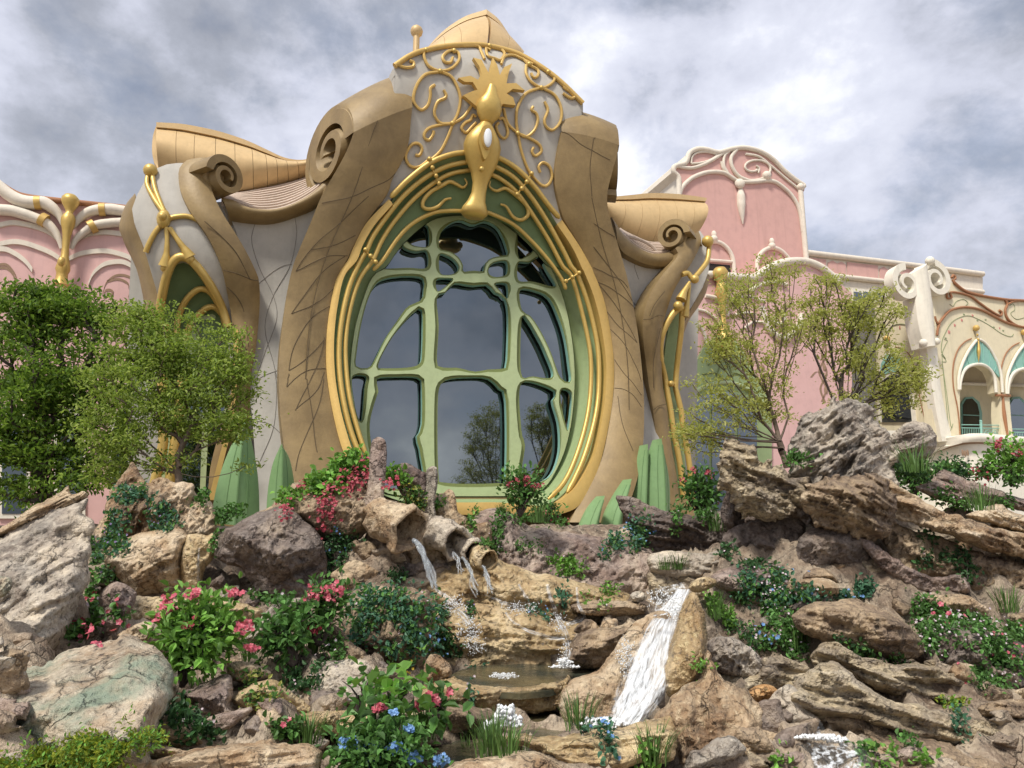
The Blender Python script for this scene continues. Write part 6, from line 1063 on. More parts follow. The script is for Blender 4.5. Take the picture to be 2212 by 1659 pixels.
def tuft(label, p, h, n=40, spread=.6, mat='grass_blade', group='grass tufts in the rockwork', Y=None, name='grass_tuft', w=.0065):
    n = int(n*1.7)
    if Y is None:
        H, Nn = cast([p]); B = H[0] if not np.isnan(H[0, 0]) else atY([p], 7.)[0]
    else: B = atY([p], Y)[0]
    B = B-np.array([0, 0, .02]); a = R.uniform(0, 2*math.pi, n); sp = spread*R.uniform(.15, 1, n); ln = h*R.uniform(.55, 1.1, n); dirn = np.stack([np.cos(a), np.sin(a), np.zeros(n)], 1); base = B+dirn*(R.uniform(0, .12*h/.3+.02, (n, 1)))
    Vs = []; side = np.stack([-np.sin(a), np.cos(a), np.zeros(n)], 1)
    for s in (0, .3, .6, .85, 1):
        c = base+dirn*(ln*sp*s**1.7)[:, None]+np.array([0, 0, 1.])*(ln*(s-.35*sp*s**2.4))[:, None]; ww = w*(1-s)**.6*(1 if s else .6)
        Vs += [c-side*ww, c+side*ww]
    V = np.stack(Vs, 1).reshape(-1, 3); k = np.arange(n)[:, None]*10; lp = np.concatenate([(k+np.array([[2*i, 2*i+1, 2*i+3, 2*i+2]])) for i in range(4)], 1).ravel()
    o = arr_mesh(name, V, lp, np.full(4*n, 4), mat); return tag(o, label, 'grass', group)
def tree(name, label, base, Y, blobs, ncl, per, size, mat, r0, spread, seed, bark='bark', wd=.5, leafup=.5, dep=.85, bare=.3, stiff=.25, flatz=.55):
    rg = np.random.default_rng(seed); B = atY([base], Y)[0]; p, k = [], []
    w = np.array([b[2]*b[3] for b in blobs], float); kk = rg.choice(len(blobs), ncl, p=w/w.sum()); bl = np.array(blobs, float)[kk]; m_ = mpp(base, Y=Y)
    u = unit(rg.normal(size=(ncl, 3)))*rg.uniform(0, 1, (ncl, 1))**(1/2.4); C = atY(bl[:, :2], Y)+u*np.stack([bl[:, 2], np.minimum(bl[:, 2], bl[:, 3])*dep, bl[:, 3]], 1)*m_
    e = empty(name, B, label, 'tree'); top = C.mean(0); nodes = [B]; par = [-1]
    trunk_top = B+(top-B)*bare; trunk_top[:2] = B[:2]+(top-B)[:2]*.15
    for s in np.linspace(.2, 1, 6): nodes.append(B+(trunk_top-B)*s+rg.normal(0, .02, 3)); par.append(len(nodes)-2)
    order = np.argsort(((C-trunk_top)**2).sum(1))
    for i in order:
        Q = np.array(nodes[3:]); d = np.linalg.norm(Q-C[i], axis=1)+np.maximum(0, Q[:, 2]-C[i, 2]+.1)*2.5+stiff*np.linalg.norm(Q-trunk_top, axis=1); j = d.argmin()+3
        a, b_ = np.array(nodes[j]), C[i]; L_ = np.linalg.norm(b_-a); nst = max(2, int(L_/.25)); prev = j; ctl = (a+b_)/2+np.array([0, 0, .12*L_])*(-1 if b_[2] < a[2] else -.4)+rg.normal(0, .05*L_, 3)
        for s in np.linspace(0, 1, nst+1)[1:]: nodes.append((1-s)**2*a+2*s*(1-s)*ctl+s*s*b_); par.append(prev); prev = len(nodes)-1
    nodes = np.array(nodes); cnt = np.zeros(len(nodes)); haskid = np.zeros(len(nodes), bool); haskid[[q for q in par if q >= 0]] = True; cnt[~haskid] = 1
    for i in range(len(nodes)-1, 0, -1): cnt[par[i]] += cnt[i]
    rad = np.maximum(r0*(cnt/cnt[0])**.45, .006)
    segs = {'trunk': ([], [], [0]), 'branch': ([], [], [0])}
    for i in range(1, len(nodes)):
        q = par[i]; kind = 'trunk' if i <= 6 else 'branch'; V, fs_, off = segs[kind]; sd = 8 if kind == 'trunk' else 5
        v, f_ = tube_vf(np.array([nodes[q], nodes[i]]), np.array([rad[q] if i <= 6 else min(rad[q], rad[i]*1.3), rad[i]]), sd); V.append(v); fs_ += [tuple(x+off[0] for x in y) for y in f_[:-2]]; off[0] += len(v)
    for kind in segs:
        V, fs_, _ = segs[kind]; mesh(kind, np.vstack(V), fs_, bark, e)
    n = ncl*per; k = np.repeat(np.arange(ncl), per); P = C[k]+rg.normal(0, 1, (n, 3))*np.array([spread, spread, spread*flatz])
    out = unit(C[k]-nodes[[6]]); ax = out*.5+rg.normal(0, .8, (n, 3))+np.array([0, 0, -.1]); nr_ = np.array([0, -.15, 1.])*leafup*2+rg.normal(0, .5, (n, 3))
    leaves('crown', P, ax, nr_, size*rg.uniform(.6, 1.3, n), wd, mat, e); return e
tree('maple_tree', 'dense dark green maple at the far left in front of the pink house', (90, 1130), 13.5, [(50, 700, 120, 90), (140, 680, 110, 70), (40, 860, 120, 150), (170, 840, 110, 120), (90, 1010, 150, 110), (215, 690, 50, 50), (90, 640, 60, 40)], 230, 100, .102, 'leaf_maple', .15, .22, 21, 'bark_dark', wd=.42, stiff=.5, flatz=.28)
tree('light_green_tree', 'lighter green bushy tree in front of the left wing arch', (385, 1085), 12.0, [(310, 730, 95, 75), (390, 750, 110, 85), (290, 850, 110, 100), (440, 840, 105, 110), (240, 960, 75, 90), (490, 770, 55, 60), (500, 950, 55, 80), (360, 930, 110, 90), (330, 680, 50, 35)], 270, 76, .074, 'leaf_fresh', .06, .145, 22, 'bark', wd=.42, stiff=.6, flatz=.42)
tree('slender_tree', 'thin airy tree with lime leaves between the wing and the crag', (1700, 1010), 13.5, [(1600, 640, 75, 70), (1680, 600, 60, 55), (1550, 730, 75, 60), (1530, 860, 75, 60), (1620, 880, 90, 55), (1690, 700, 70, 80), (1520, 940, 60, 50), (1600, 760, 80, 60), (1660, 820, 60, 60)], 165, 56, .072, 'leaf_lime', .062, .115, 23, 'bark', wd=.38, bare=.22, stiff=.9)
tree('slender_tree', 'thin airy tree with lime leaves in front of the cream arcade', (1812, 960), 14.5, [(1790, 630, 50, 55), (1835, 690, 85, 70), (1890, 670, 60, 60), (1910, 800, 95, 70), (1880, 870, 100, 45), (1760, 690, 50, 60), (1955, 820, 50, 50), (1840, 780, 70, 60)], 160, 56, .077, 'leaf_lime', .075, .115, 24, 'bark_dark', wd=.38, bare=.28, stiff=.9)
# ivy and ground cover on the rocks
G_IVY = 'creepers and ground cover on the rocks'
def ivy(label, cvf, blobs, dens=900, size=.055, mat='leaf_mid', fl=(), **kw): return clump('creeper', label, 'creeper', cvf, blobs, dens, size, mat, fl, **kw)
ivy('ivy with tiny purple flowers on the tall jagged rock at left', c4, [(800, 1010, 130, 60), (720, 1150, 80, 60), (690, 1280, 100, 120), (960, 1100, 80, 60), (990, 1190, 100, 50)], 1000, .06, 'leaf_teal', [('petal_purple', .10, .022, None)], mats2='leaf_mid')
ivy('ivy tumbling from the right shoulder of the jagged rock', c4, [(1220, 1030, 60, 50), (1350, 1140, 90, 70), (1430, 1110, 70, 40), (1300, 1290, 25, 70)], 1000, .055, 'leaf_mid', [('petal_white', .08, .02, None)])
ivy('bright green creeper with hanging red flower strings beside the standing stone', c4, [(1960, 960, 110, 55), (2080, 850, 110, 60), (1910, 950, 60, 60), (2150, 800, 60, 50)], 1100, .09, 'leaf_bright', [('petal_red', 150, .035, [(2170, 930, 25, 110)]), ('petal_red', 150, .035, [(1980, 1090, 32, 100)]), ('petal_red', 45, .03, [(1840, 1010, 22, 35)]), ('petal_red', 60, .032, [(2050, 980, 20, 60)])], lift=.16, hang=.5)
ivy('small creeper with one red flower string left of the crest rock', c4, [(1740, 1020, 60, 55)], 1100, .075, 'leaf_bright', [('petal_red', 60, .03, [(1710, 1140, 18, 60)])], hang=.4)
ivy('green creeper right of the tall standing stone with red flowers', c8, [(450, 320, 60, 60), (520, 340, 50, 40)], 1100, .08, 'leaf_bright', [('petal_red', 50, .03, [(430, 400, 25, 40)])])
ivy('yellowish small-leaved shrub between the standing stones', c8, [(580, 440, 80, 80), (630, 500, 60, 40)], 1300, .05, 'leaf_mid', [('petal_yellow', .08, .018, None)], mats2='leaf_lime')
ivy('dark creeper with small blue flowers under the crest rock', c8, [(110, 740, 100, 90), (60, 880, 80, 110), (40, 780, 60, 60)], 900, .05, 'leaf_dark', [('petal_blue', .12, .022, None)])
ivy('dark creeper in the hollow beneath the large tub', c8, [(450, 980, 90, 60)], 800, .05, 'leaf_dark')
ivy('big cushion of ivy with blue and pink flowers left of the pool', cA, [(400, 220, 220, 120), (250, 380, 85, 120), (590, 420, 110, 130), (650, 250, 60, 90), (430, 480, 60, 60)], 1100, .055, 'leaf_teal', [('petal_blue', .03, .022, [(610, 450, 90, 100)]), ('petal_white', .03, .02, None), ('petal_yellow', 14, .02, [(560, 560, 30, 40)])], lift=.18, hang=.5, mats2='leaf_mid')
ivy('mossy plant at the wet wall left of the pool', cA, [(860, 500, 75, 55), (780, 420, 40, 110)], 700, .045, 'leaf_dark')
ivy('small dark plant in the spray of the large tub', cA, [(980, 270, 50, 50)], 800, .045, 'leaf_dark', [('petal_purple', .1, .02, None)])
ivy('green cushion plant high on the centre of the slope', c8, [(1590, 890, 100, 60), (1690, 940, 70, 45), (1590, 960, 50, 40)], 1000, .055, 'leaf_bright', [('petal_white', .06, .02, None)])
ivy('hanging green plant on the tan tier above the pool', c8, [(1580, 1130, 42, 80)], 1000, .05, 'leaf_teal')
ivy('trailing creeper below the window sill on the left', c8, [(1140, 750, 55, 130), (1150, 650, 45, 60), (1060, 770, 60, 40)], 1000, .05, 'leaf_mid', [('petal_white', .10, .018, None)])
ivy('two small tufts of creeper on the upper slope', c8, [(1300, 800, 38, 50), (1400, 790, 40, 40)], 1000, .045, 'leaf_mid')
ivy('bluish creeper by the middle trickle', c8, [(1380, 1230, 45, 60), (1470, 1280, 40, 30)], 900, .045, 'leaf_teal', [('petal_blue', .12, .02, None)])
ivy('small plants on the ledge left of the waterfall head', c8, [(1890, 1090, 70, 35), (1740, 1155, 26, 22), (1880, 1190, 35, 35)], 1000, .05, 'leaf_bright', [('petal_white', .08, .018, None)])
ivy('blue-flowered creeper beside the green sepals', c8, [(2110, 680, 95, 110), (1950, 780, 110, 60), (1860, 850, 45, 40), (2070, 800, 70, 60)], 1000, .055, 'leaf_teal', [('petal_blue', .14, .024, None)], lift=.15, mats2='leaf_mid')
ivy('low creeper under the pink-flowered shrub at the sill', c8, [(1300, 615, 100, 35), (1470, 580, 80, 60), (1580, 640, 60, 40), (1180, 580, 50, 30)], 1000, .05, 'leaf_mid', [('petal_pink', .05, .02, None)])
ivy('creeper with white flowers left of the crag foot', c7, [(300, 1020, 90, 45), (130, 1050, 40, 55), (120, 980, 60, 25)], 900, .06, 'leaf_mid', [('petal_white', .08, .022, None)])
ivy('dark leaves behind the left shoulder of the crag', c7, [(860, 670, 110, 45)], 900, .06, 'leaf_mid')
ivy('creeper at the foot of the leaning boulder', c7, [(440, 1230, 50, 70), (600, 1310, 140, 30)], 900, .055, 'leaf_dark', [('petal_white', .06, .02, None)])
ivy('dense white and blue flowered creeper in front of the hollow', c7, [(560, 1420, 80, 55), (700, 1400, 100, 80), (900, 1490, 130, 50), (740, 1530, 110, 70)], 1100, .055, 'leaf_teal', [('petal_white', .14, .022, None), ('petal_blue', .02, .03, None)], lift=.16, mats2='leaf_mid')
ivy('blue-flowered creeper in the dark hollow under the crag', c7, [(1240, 1440, 80, 60), (1160, 1490, 130, 30)], 1000, .055, 'leaf_teal', [('petal_blue', .10, .024, None)])
ivy('trailing white-flowered creeper right of the ochre fin', cB, [(900, 380, 90, 90), (850, 280, 70, 90), (840, 480, 60, 50), (1000, 540, 60, 55), (940, 490, 70, 60)], 1100, .05, 'leaf_mid', [('petal_white', .12, .02, None), ('petal_blue', 26, .03, [(850, 460, 50, 30)])], hang=.4)
ivy('green plants directly right of the ochre fin', cB, [(540, 290, 55, 70), (640, 390, 80, 35), (600, 340, 50, 40)], 1000, .05, 'leaf_bright')
ivy('mass of white-flowered creeper spilling at lower right', cB, [(1680, 280, 100, 50), (1750, 400, 130, 100), (1900, 380, 110, 60), (1700, 480, 60, 60)], 1100, .052, 'leaf_mid', [('petal_white', .16, .02, None), ('petal_pink', 10, .05, [(1770, 350, 30, 50)])], hang=.4, lift=.16)
ivy('pinkish creeper hanging at the right edge', cB, [(2000, 470, 110, 70), (2090, 560, 100, 90), (1980, 660, 80, 80), (2150, 430, 90, 80), (2080, 700, 30, 60)], 1000, .052, 'leaf_mid', [('petal_white', .10, .02, None), ('petal_pink', .04, .024, None)], hang=.5, lift=.16)
ivy('green creeper behind the crag slab, high on the right', c7, [(1540, 740, 100, 60), (1590, 790, 70, 50), (1460, 700, 60, 30)], 900, .06, 'leaf_dark', mats2='leaf_mid')
ivy('creeper on the red-brown rock at right', c7, [(1730, 880, 80, 55), (1850, 950, 90, 45), (1800, 920, 60, 40)], 900, .055, 'leaf_mid', [('petal_white', .06, .02, None), ('petal_pink', .04, .02, None)])
ivy('low greenery along the terrace at the right edge', c7, [(2080, 930, 110, 40), (1760, 720, 80, 25), (2150, 800, 90, 50)], 900, .06, 'leaf_mid')
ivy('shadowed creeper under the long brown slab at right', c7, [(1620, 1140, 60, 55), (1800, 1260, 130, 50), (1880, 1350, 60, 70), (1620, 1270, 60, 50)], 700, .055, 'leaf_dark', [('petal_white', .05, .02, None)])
ivy('bright moss cushion on the layered slab at right', cB, [(1830, 830, 75, 38)], 1500, .035, 'leaf_yellow', mats2='leaf_bright')
ivy('small bluish plant hanging below the moss cushion', cB, [(1860, 930, 45, 50)], 1000, .045, 'leaf_teal')
ivy('trail of red flowers between big boulder and green boulder', c5, [(620, 440, 60, 50), (600, 560, 70, 60), (620, 660, 50, 60), (520, 770, 120, 55), (450, 790, 60, 40)], 800, .07, 'leaf_mid', [('petal_red', .16, .045, None), ('petal_pink', 14, .035, [(590, 890, 30, 20), (630, 955, 30, 25)]), ('petal_white', 6, .04, [(540, 600, 40, 50)])])
ivy('small pink-flowered plant on the ochre ledge at left', c5, [(770, 650, 50, 55), (840, 680, 30, 30)], 700, .07, 'leaf_mid', [('petal_pink', .25, .045, None)])
ivy('dark glossy ground cover below the broad-leaved bush', c5, [(1160, 1330, 90, 120), (1350, 1400, 110, 50), (1250, 1440, 80, 40)], 900, .055, 'leaf_dark', [('petal_white', .04, .018, None)])
ivy('creeping rosettes on the ochre ledge', c5, [(1700, 1180, 110, 45), (1630, 1060, 70, 50), (1780, 1200, 60, 40)], 900, .045, 'leaf_mid', mats2='leaf_lime')
ivy('creeper around the grey stone left of centre', c5, [(2000, 1130, 100, 50), (1900, 1060, 70, 50), (2080, 1020, 60, 40)], 900, .05, 'leaf_dark', [('petal_white', .08, .018, None)])
ivy('white-flowered creeper beneath the pink blossoms left of the ivy cushion', c5, [(2180, 880, 80, 80), (2200, 960, 60, 40)], 900, .045, 'leaf_mid', [('petal_white', .2, .02, None)])
ivy('red-flowered plants and strap leaves behind the front boulder', c5, [(1880, 1420, 130, 45), (1780, 1400, 50, 50)], 900, .06, 'leaf_mid', [('petal_pink', .06, .04, None)])
ivy('green clump hanging over the rim of the upper pool', cA, [(980, 700, 90, 65), (970, 830, 24, 65)], 1300, .05, 'leaf_teal', [('petal_white', .06, .018, None)], lift=.12, hang=.3)
ivy('blue flowers on the ledge in front of the waterfall', cA, [(1720, 1080, 50, 28), (1870, 1110, 65, 50), (1880, 1200, 30, 60)], 1000, .05, 'leaf_teal', [('petal_blue', .2, .024, None)], hang=.3)
ivy('leafy plants at the bottom edge right of centre', cA, [(2160, 1250, 60, 60)], 1000, .06, 'leaf_bright')
ivy('tiny green plant on the side of the ochre fin', cB, [(490, 610, 20, 35)], 1200, .04, 'leaf_bright')
ivy('sprouts at the bottom edge beside the little cascade', cB, [(900, 1120, 40, 35), (1430, 1130, 30, 50), (1500, 1100, 25, 60), (1690, 1130, 40, 40)], 700, .06, 'leaf_bright')
ivy('dark ivy on the flank of the rounded tan rock at left', c4, [(600, 1400, 60, 90), (660, 1470, 60, 60), (560, 1300, 50, 60)], 1000, .06, 'leaf_dark', [('petal_purple', .08, .02, None)], mats2='leaf_mid')
ivy('low creeper at the foot of the dark purple-grey boulder', c4, [(1560, 1620, 90, 40), (1700, 1650, 90, 40)], 900, .055, 'leaf_mid', [('petal_white', .06, .02, None)])
ivy('ferny green patch under the spray of the large tub', c8, [(760, 1260, 70, 90), (800, 1420, 70, 70)], 900, .05, 'leaf_dark', mats2='leaf_mid')
ivy('dark creeper between pitted boulder and brown overhanging boulder', cB, [(700, 440, 80, 50), (760, 520, 60, 40), (700, 230, 70, 60)], 900, .05, 'leaf_dark', [('petal_white', .06, .02, None)], mats2='leaf_mid')
ivy('small leafy patch below the long layered slab at lower right', cB, [(1350, 1090, 70, 40), (1600, 1040, 60, 30)], 700, .05, 'leaf_mid')
ivy('creeper in the cleft above the upper layered slab', cB, [(1350, 520, 90, 35), (1230, 470, 60, 30), (1520, 560, 70, 30)], 800, .05, 'leaf_dark', mats2='leaf_mid')
ivy('leafy fringe on the crest between the standing stones and sill', c8, [(960, 640, 50, 60), (760, 500, 50, 40), (1010, 560, 40, 30)], 900, .05, 'leaf_mid', mats2='leaf_bright')
# shrubs
def px(cvf, p): return cvf([p])[0]
bush('flowering_shrub', 'broad-leaved shrub with pink flowers beside the green boulder', 'shrub', px(c5, (1280, 790)), 88, 88, 6.3, 1500, .088, 'leaf_bright', [('petal_pink', 42, .055, scale_blobs(c5, [(1090, 600, 60, 60)])), ('petal_pink', 40, .055, scale_blobs(c5, [(1250, 530, 60, 40)])), ('petal_pink', 26, .055, scale_blobs(c5, [(1510, 520, 60, 30)])), ('petal_pink', 36, .05, scale_blobs(c5, [(1590, 740, 80, 45)])), ('petal_pink', 22, .05, scale_blobs(c5, [(1630, 880, 60, 20)])), ('petal_red', 24, .05, scale_blobs(c5, [(1220, 730, 60, 45)])), ('petal_pink', 14, .05, scale_blobs(c5, [(1010, 690, 40, 30)]))], base=px(c5, (1180, 1130)), wd=.5)
bush('flowering_shrub', 'shrub with a dense head of pink blossoms left of the ivy cushion', 'shrub', px(c5, (2090, 600)), 58, 45, 7.0, 420, .085, 'leaf_mid', [('petal_pink', 110, .055, scale_blobs(c5, [(2080, 540, 120, 75), (2180, 500, 70, 50)])), ('petal_red', 30, .05, scale_blobs(c5, [(2040, 760, 60, 30)]))], base=px(c5, (2060, 860)))
bush('leafy_shrub', 'small round-leaved green shrub on dark stems, left of centre', 'shrub', px(c5, (1850, 770)), 55, 48, 6.7, 520, .085, 'leaf_mid', base=px(c5, (1900, 1000)))
bush('flowering_shrub', 'pink-flowered shrub standing in front of the window sill', 'shrub', px(c8, (1310, 430)), 46, 40, 9.8, 700, .075, 'leaf_mid', [('petal_red', 100, .04, scale_blobs(c8, [(1340, 340, 30, 40), (1230, 370, 40, 30), (1410, 380, 50, 30), (1280, 350, 25, 30)]))], base=px(c8, (1300, 580)), shoot=.3)
bush('flowering_shrub', 'small pink-flowered shrub right of the sill shrub', 'shrub', px(c8, (1480, 540)), 22, 24, 9.8, 240, .065, 'leaf_mid', [('petal_pink', 30, .03, None)])
bush('flowering_shrub', 'pink-flowered shrub at the foot of the right wing', 'shrub', px(c7, (270, 850)), 52, 48, 11.0, 800, .085, 'leaf_mid', [('petal_red', 40, .05, scale_blobs(c7, [(230, 730, 25, 30), (320, 750, 30, 30), (160, 790, 35, 20)])), ('petal_red', 12, .04, None)], base=px(c7, (270, 990)))
bush('flowering_shrub', 'tall magenta-flowered shrub at the right edge below the balcony', 'shrub', px(c7, (2140, 690)), 50, 48, 10.8, 700, .085, 'leaf_bright', [('petal_red', 60, .05, scale_blobs(c7, [(2060, 580, 30, 40), (2170, 620, 50, 30), (2130, 600, 20, 20)]))], shoot=.2)
bush('flowering_shrub', 'magenta-flowered shrub left of the tall one at the right edge', 'shrub', px(c7, (1985, 725)), 24, 20, 10.9, 220, .07, 'leaf_mid', [('petal_red', 60, .045, None)])
bush('leafy_shrub', 'green shrub under the balcony behind the flat grey slab', 'shrub', (1975, 1030), 40, 34, 11.6, 900, .075, 'leaf_mid', [('petal_red', 18, .04, None)], base=(1975, 1070))
bush('leafy_shrub', 'low green shrub on the terrace left of the magenta shrubs', 'shrub', (2060, 1020), 46, 26, 12.2, 900, .075, 'leaf_dark', base=(2060, 1050))
clump('yellow_green_shrub', 'bright yellow-green clipped shrub in the bottom left corner', 'shrub', c5, [(700, 1540, 240, 90), (350, 1590, 200, 70), (100, 1640, 140, 50), (860, 1490, 90, 65), (600, 1480, 120, 60), (500, 1640, 420, 60)], 2600, .040, 'leaf_yellow', lift=.14, lim=.5, wd=.42, mats2='leaf_bright')
bush('forget_me_not', 'big cushion of blue forget-me-nots at the bottom, left of centre', 'flowers', px(cA, (350, 1220)), 105, 50, 4.9, 1900, .06, 'leaf_mid', [('petal_blue', 760, .030, scale_blobs(cA, [(150, 1150, 90, 50), (300, 1200, 110, 60), (450, 1180, 60, 50), (560, 1240, 80, 50), (770, 1260, 60, 40), (550, 1050, 40, 30), (440, 940, 30, 20), (250, 1260, 60, 40)]))], base=px(cA, (350, 1380)), wd=.55)
bush('broad_leaf_plant', 'pale green broad-leaved plant above the forget-me-nots', 'plant', px(cA, (470, 830)), 40, 34, 5.3, 60, .105, 'leaf_bright', base=px(cA, (440, 1050)), wd=.8, stems=6)
bush('pink_flower_plant', 'plant with large pink flowers right of the broad-leaved plant', 'plant', px(cA, (730, 880)), 30, 30, 5.5, 60, .10, 'leaf_mid', [('petal_pink', 22, .06, scale_blobs(cA, [(700, 830, 50, 25), (740, 870, 40, 25), (820, 800, 20, 20)])), ('petal_pink', 14, .055, scale_blobs(cA, [(620, 890, 35, 20)]))], base=px(cA, (720, 1010)), wd=.6, stems=5)
bush('pink_flower_plant', 'plant with pale pink flowers left of the broad-leaved plant', 'plant', px(cA, (340, 980)), 26, 30, 5.1, 110, .10, 'leaf_mid', [('petal_pink', 24, .055, scale_blobs(cA, [(350, 910, 45, 35)]))], base=px(cA, (360, 1100)), wd=.5, stems=5)
bush('coin_leaf_plant', 'thin sprigs with coin-shaped pale leaves at lower left of centre', 'plant', px(cA, (230, 800)), 42, 40, 5.7, 46, .06, 'leaf_mid', base=px(cA, (240, 1000)), wd=.95, stems=6)
for p, h, n, lb in ((px(cA, (1120, 1230)), .30, 55, 'tall dark grass tuft at the bottom centre in the shallow pool'), (px(cA, (960, 1240)), .2, 30, 'shorter grass tuft left of the tall one in the shallow pool'), (px(cA, (1230, 1210)), .22, 30, 'grass tuft right of the tall one in the shallow pool'), (px(cA, (960, 1060)), .22, 36, 'grass tuft beside the foam at the lower pool'), (px(cA, (660, 1090)), .28, 50, 'strappy grass tuft below the large pink flowers'), (px(cA, (1690, 1040)), .28, 36, 'grass tuft in front of the waterfall foot'), (px(cB, (210, 1110)), .28, 45, 'bright grass tuft at the bottom under the waterfall'), (px(c7, (370, 1090)), .3, 40, 'grass tuft on the slope left of the crag'), (px(cB, (350, 80)), .25, 40, 'grass tuft at the head of the waterfall'), (px(cB, (540, 340)), .3, 40, 'grass tuft right of the ochre fin'), (px(cB, (980, 500)), .32, 40, 'grass tuft hanging among the white-flowered creeper'), (px(c8, (1180, 570)), .2, 30, 'grass tuft left of the sill shrub'), (px(c8, (1420, 610)), .22, 30, 'grass tuft right of the sill shrub'), (px(c5, (2040, 900)), .34, 60, 'arching grass tuft under the pink blossoms left of centre'), (px(c5, (1620, 950)), .22, 36, 'grass tuft right of the broad-leaved pink shrub'), (px(c5, (2000, 1480)), .22, 50, 'strap-leaved tuft behind the front boulder'), (px(c7, (1560, 730)), .35, 40, 'grass tuft behind the crag slab'), (px(c7, (1950, 960)), .3, 36, 'grass tuft on the terrace at the right edge'), (px(c7, (60, 1320)), .2, 30, 'grass tuft on the slope above the waterfall head'), (px(cB, (2120, 310)), .35, 40, 'dark grass tuft at the right edge under the slab')): tuft(lb, p, h, n)
# ------------------------------------------------------------------ water
t, b = newmat('pool_water'); v = coords(t); b.inputs['Base Color'].default_value = (.075, .075, .045, 1); b.inputs['Roughness'].default_value = .06; b.inputs['IOR'].default_value = 1.4
bump(t, b, noise(t, v, 14, 4, .6, .4), .5, .03); L(t, ramp(t, noise(t, v, 2.3, 4), [(.4, (.05, .055, .04)), (.65, (.15, .12, .06))]), b.inputs['Base Color'])
def watermat(name, lo, hi, col_=(.86, .89, .90), sx=16., sy=2.2):
    t, b = newmat(name); uv = N(t, 'ShaderNodeUVMap'); mp_ = N(t, 'ShaderNodeMapping'); mp_.inputs['Scale'].default_value = (sx, sy, 1); L(t, uv.outputs[0], mp_.inputs[0])
    f = noise(t, mp_.outputs[0], 1.0, 7, .65, .4); b.inputs['Base Color'].default_value = (*col_, 1); b.inputs['Roughness'].default_value = .35; b.inputs['Subsurface Weight'].default_value = 0
    sx_ = N(t, 'ShaderNodeSeparateXYZ'); L(t, uv.outputs[0], sx_.inputs[0]); ed = M(t, 'MULTIPLY', M(t, 'MULTIPLY', sx_.outputs[0], M(t, 'SUBTRACT', 1.0, sx_.outputs[0])), 4.0)
    f2 = M(t, 'ADD', f, M(t, 'MULTIPLY', M(t, 'SUBTRACT', M(t, 'MINIMUM', ed, .6), .6), .55)); L(t, ramp(t, f2, [(lo, g3(.03)), (hi, g3(.97))]), b.inputs['Alpha']); bump(t, b, f, .25, .03)
watermat('fall_white', .28, .62, sx=15, sy=3.6); watermat('fall_thin', .46, .68, sx=9, sy=1.9); watermat('stream', .20, .52, (.80, .83, .85), 3, 3)
t, b = newmat('foam'); b.inputs['Base Color'].default_value = (.86, .88, .88, 1); b.inputs['Roughness'].default_value = .5; bump(t, b, noise(t, coords(t), 40, 5, .7), .6, .02)
def atZ(p, z): d = rays(p); return EYE+d*((z-EYE[2])/d[:, 2])[:, None]
tag(slab('upper_pool', cA([(820, 690), (900, 650), (1000, 625), (1300, 610), (1500, 610), (1700, 615), (1860, 620), (1760, 690), (1640, 750), (1500, 790), (1300, 810), (1100, 800), (920, 770)]), lambda p: atZ(p, .34), (0, 0, -.05), 'pool_water', None), kind='structure')
tag(slab('lower_pool', cA([(560, 1150), (700, 1080), (900, 1040), (1040, 990), (1150, 940), (1400, 930), (1600, 930), (1800, 970), (2000, 1000), (1950, 1100), (1700, 1130), (1450, 1150), (1300, 1190), (1250, 1260), (1000, 1290), (830, 1300), (600, 1280)]), lambda p: atZ(p, .10), (0, 0, -.05), 'pool_water', None), kind='structure')
tag(slab('side_pool', cB([(930, 1010), (980, 975), (1150, 975), (1280, 1000), (1300, 1040), (1200, 1060), (1000, 1060)]), lambda p: atZ(p, .13), (0, 0, -.03), 'pool_water', None), kind='structure')
def sheet(name, lft, rgt, Yl, mat, label, cat='waterfall', n=60, m=22, amp=.05, thick=.04, drape=False, seed=0, off=.05):
    A, B = catmull(np.array(lft), n), catmull(np.array(rgt), n); s = np.linspace(0, 1, m); G = (A[:, None]*(1-s)[None, :, None]+B[:, None]*s[None, :, None]).reshape(-1, 2)
    if drape:
        H, _ = cast(G); ok = ~np.isnan(H[:, 0]); Yh = np.where(ok, H[:, 1], np.nan).reshape(n, m); row = np.nanmedian(Yh, axis=1); row = np.where(np.isnan(row), np.nanmedian(row), row)
        kern = np.ones(5)/5; row = np.convolve(np.pad(row, 2, mode='edge'), kern, 'valid'); Yv = np.minimum(np.where(np.isnan(Yh), row[:, None], Yh), row[:, None]+.08); Yv = np.maximum(Yv, row[:, None]-.2).ravel()-off
    else: Yv = np.repeat(np.interp(np.linspace(0, 1, n), np.linspace(0, 1, len(Yl)), Yl), m)
    P = atY(G, Yv); q = np.stack([np.tile(s*6, n), np.repeat(np.linspace(0, 5, n), m), np.full(n*m, seed*5.)], 1); P[:, 1] -= amp*(fbm(q*1.2, 4)*.7+.4)+.08*np.tile(4*s*(1-s), n)*amp*10
    f = grid_faces(n, m); o = arr_mesh(name, P, f.ravel(), np.full(len(f), 4), mat, smooth=True); me = o.data
    uv = me.uv_layers.new(name='UVMap'); U_ = np.stack([np.tile(s, n), np.repeat(np.linspace(0, 3, n), m)], 1); uv.data.foreach_set('uv', U_[f.ravel()].astype(np.float32).ravel())
    return tag(o, label, cat)
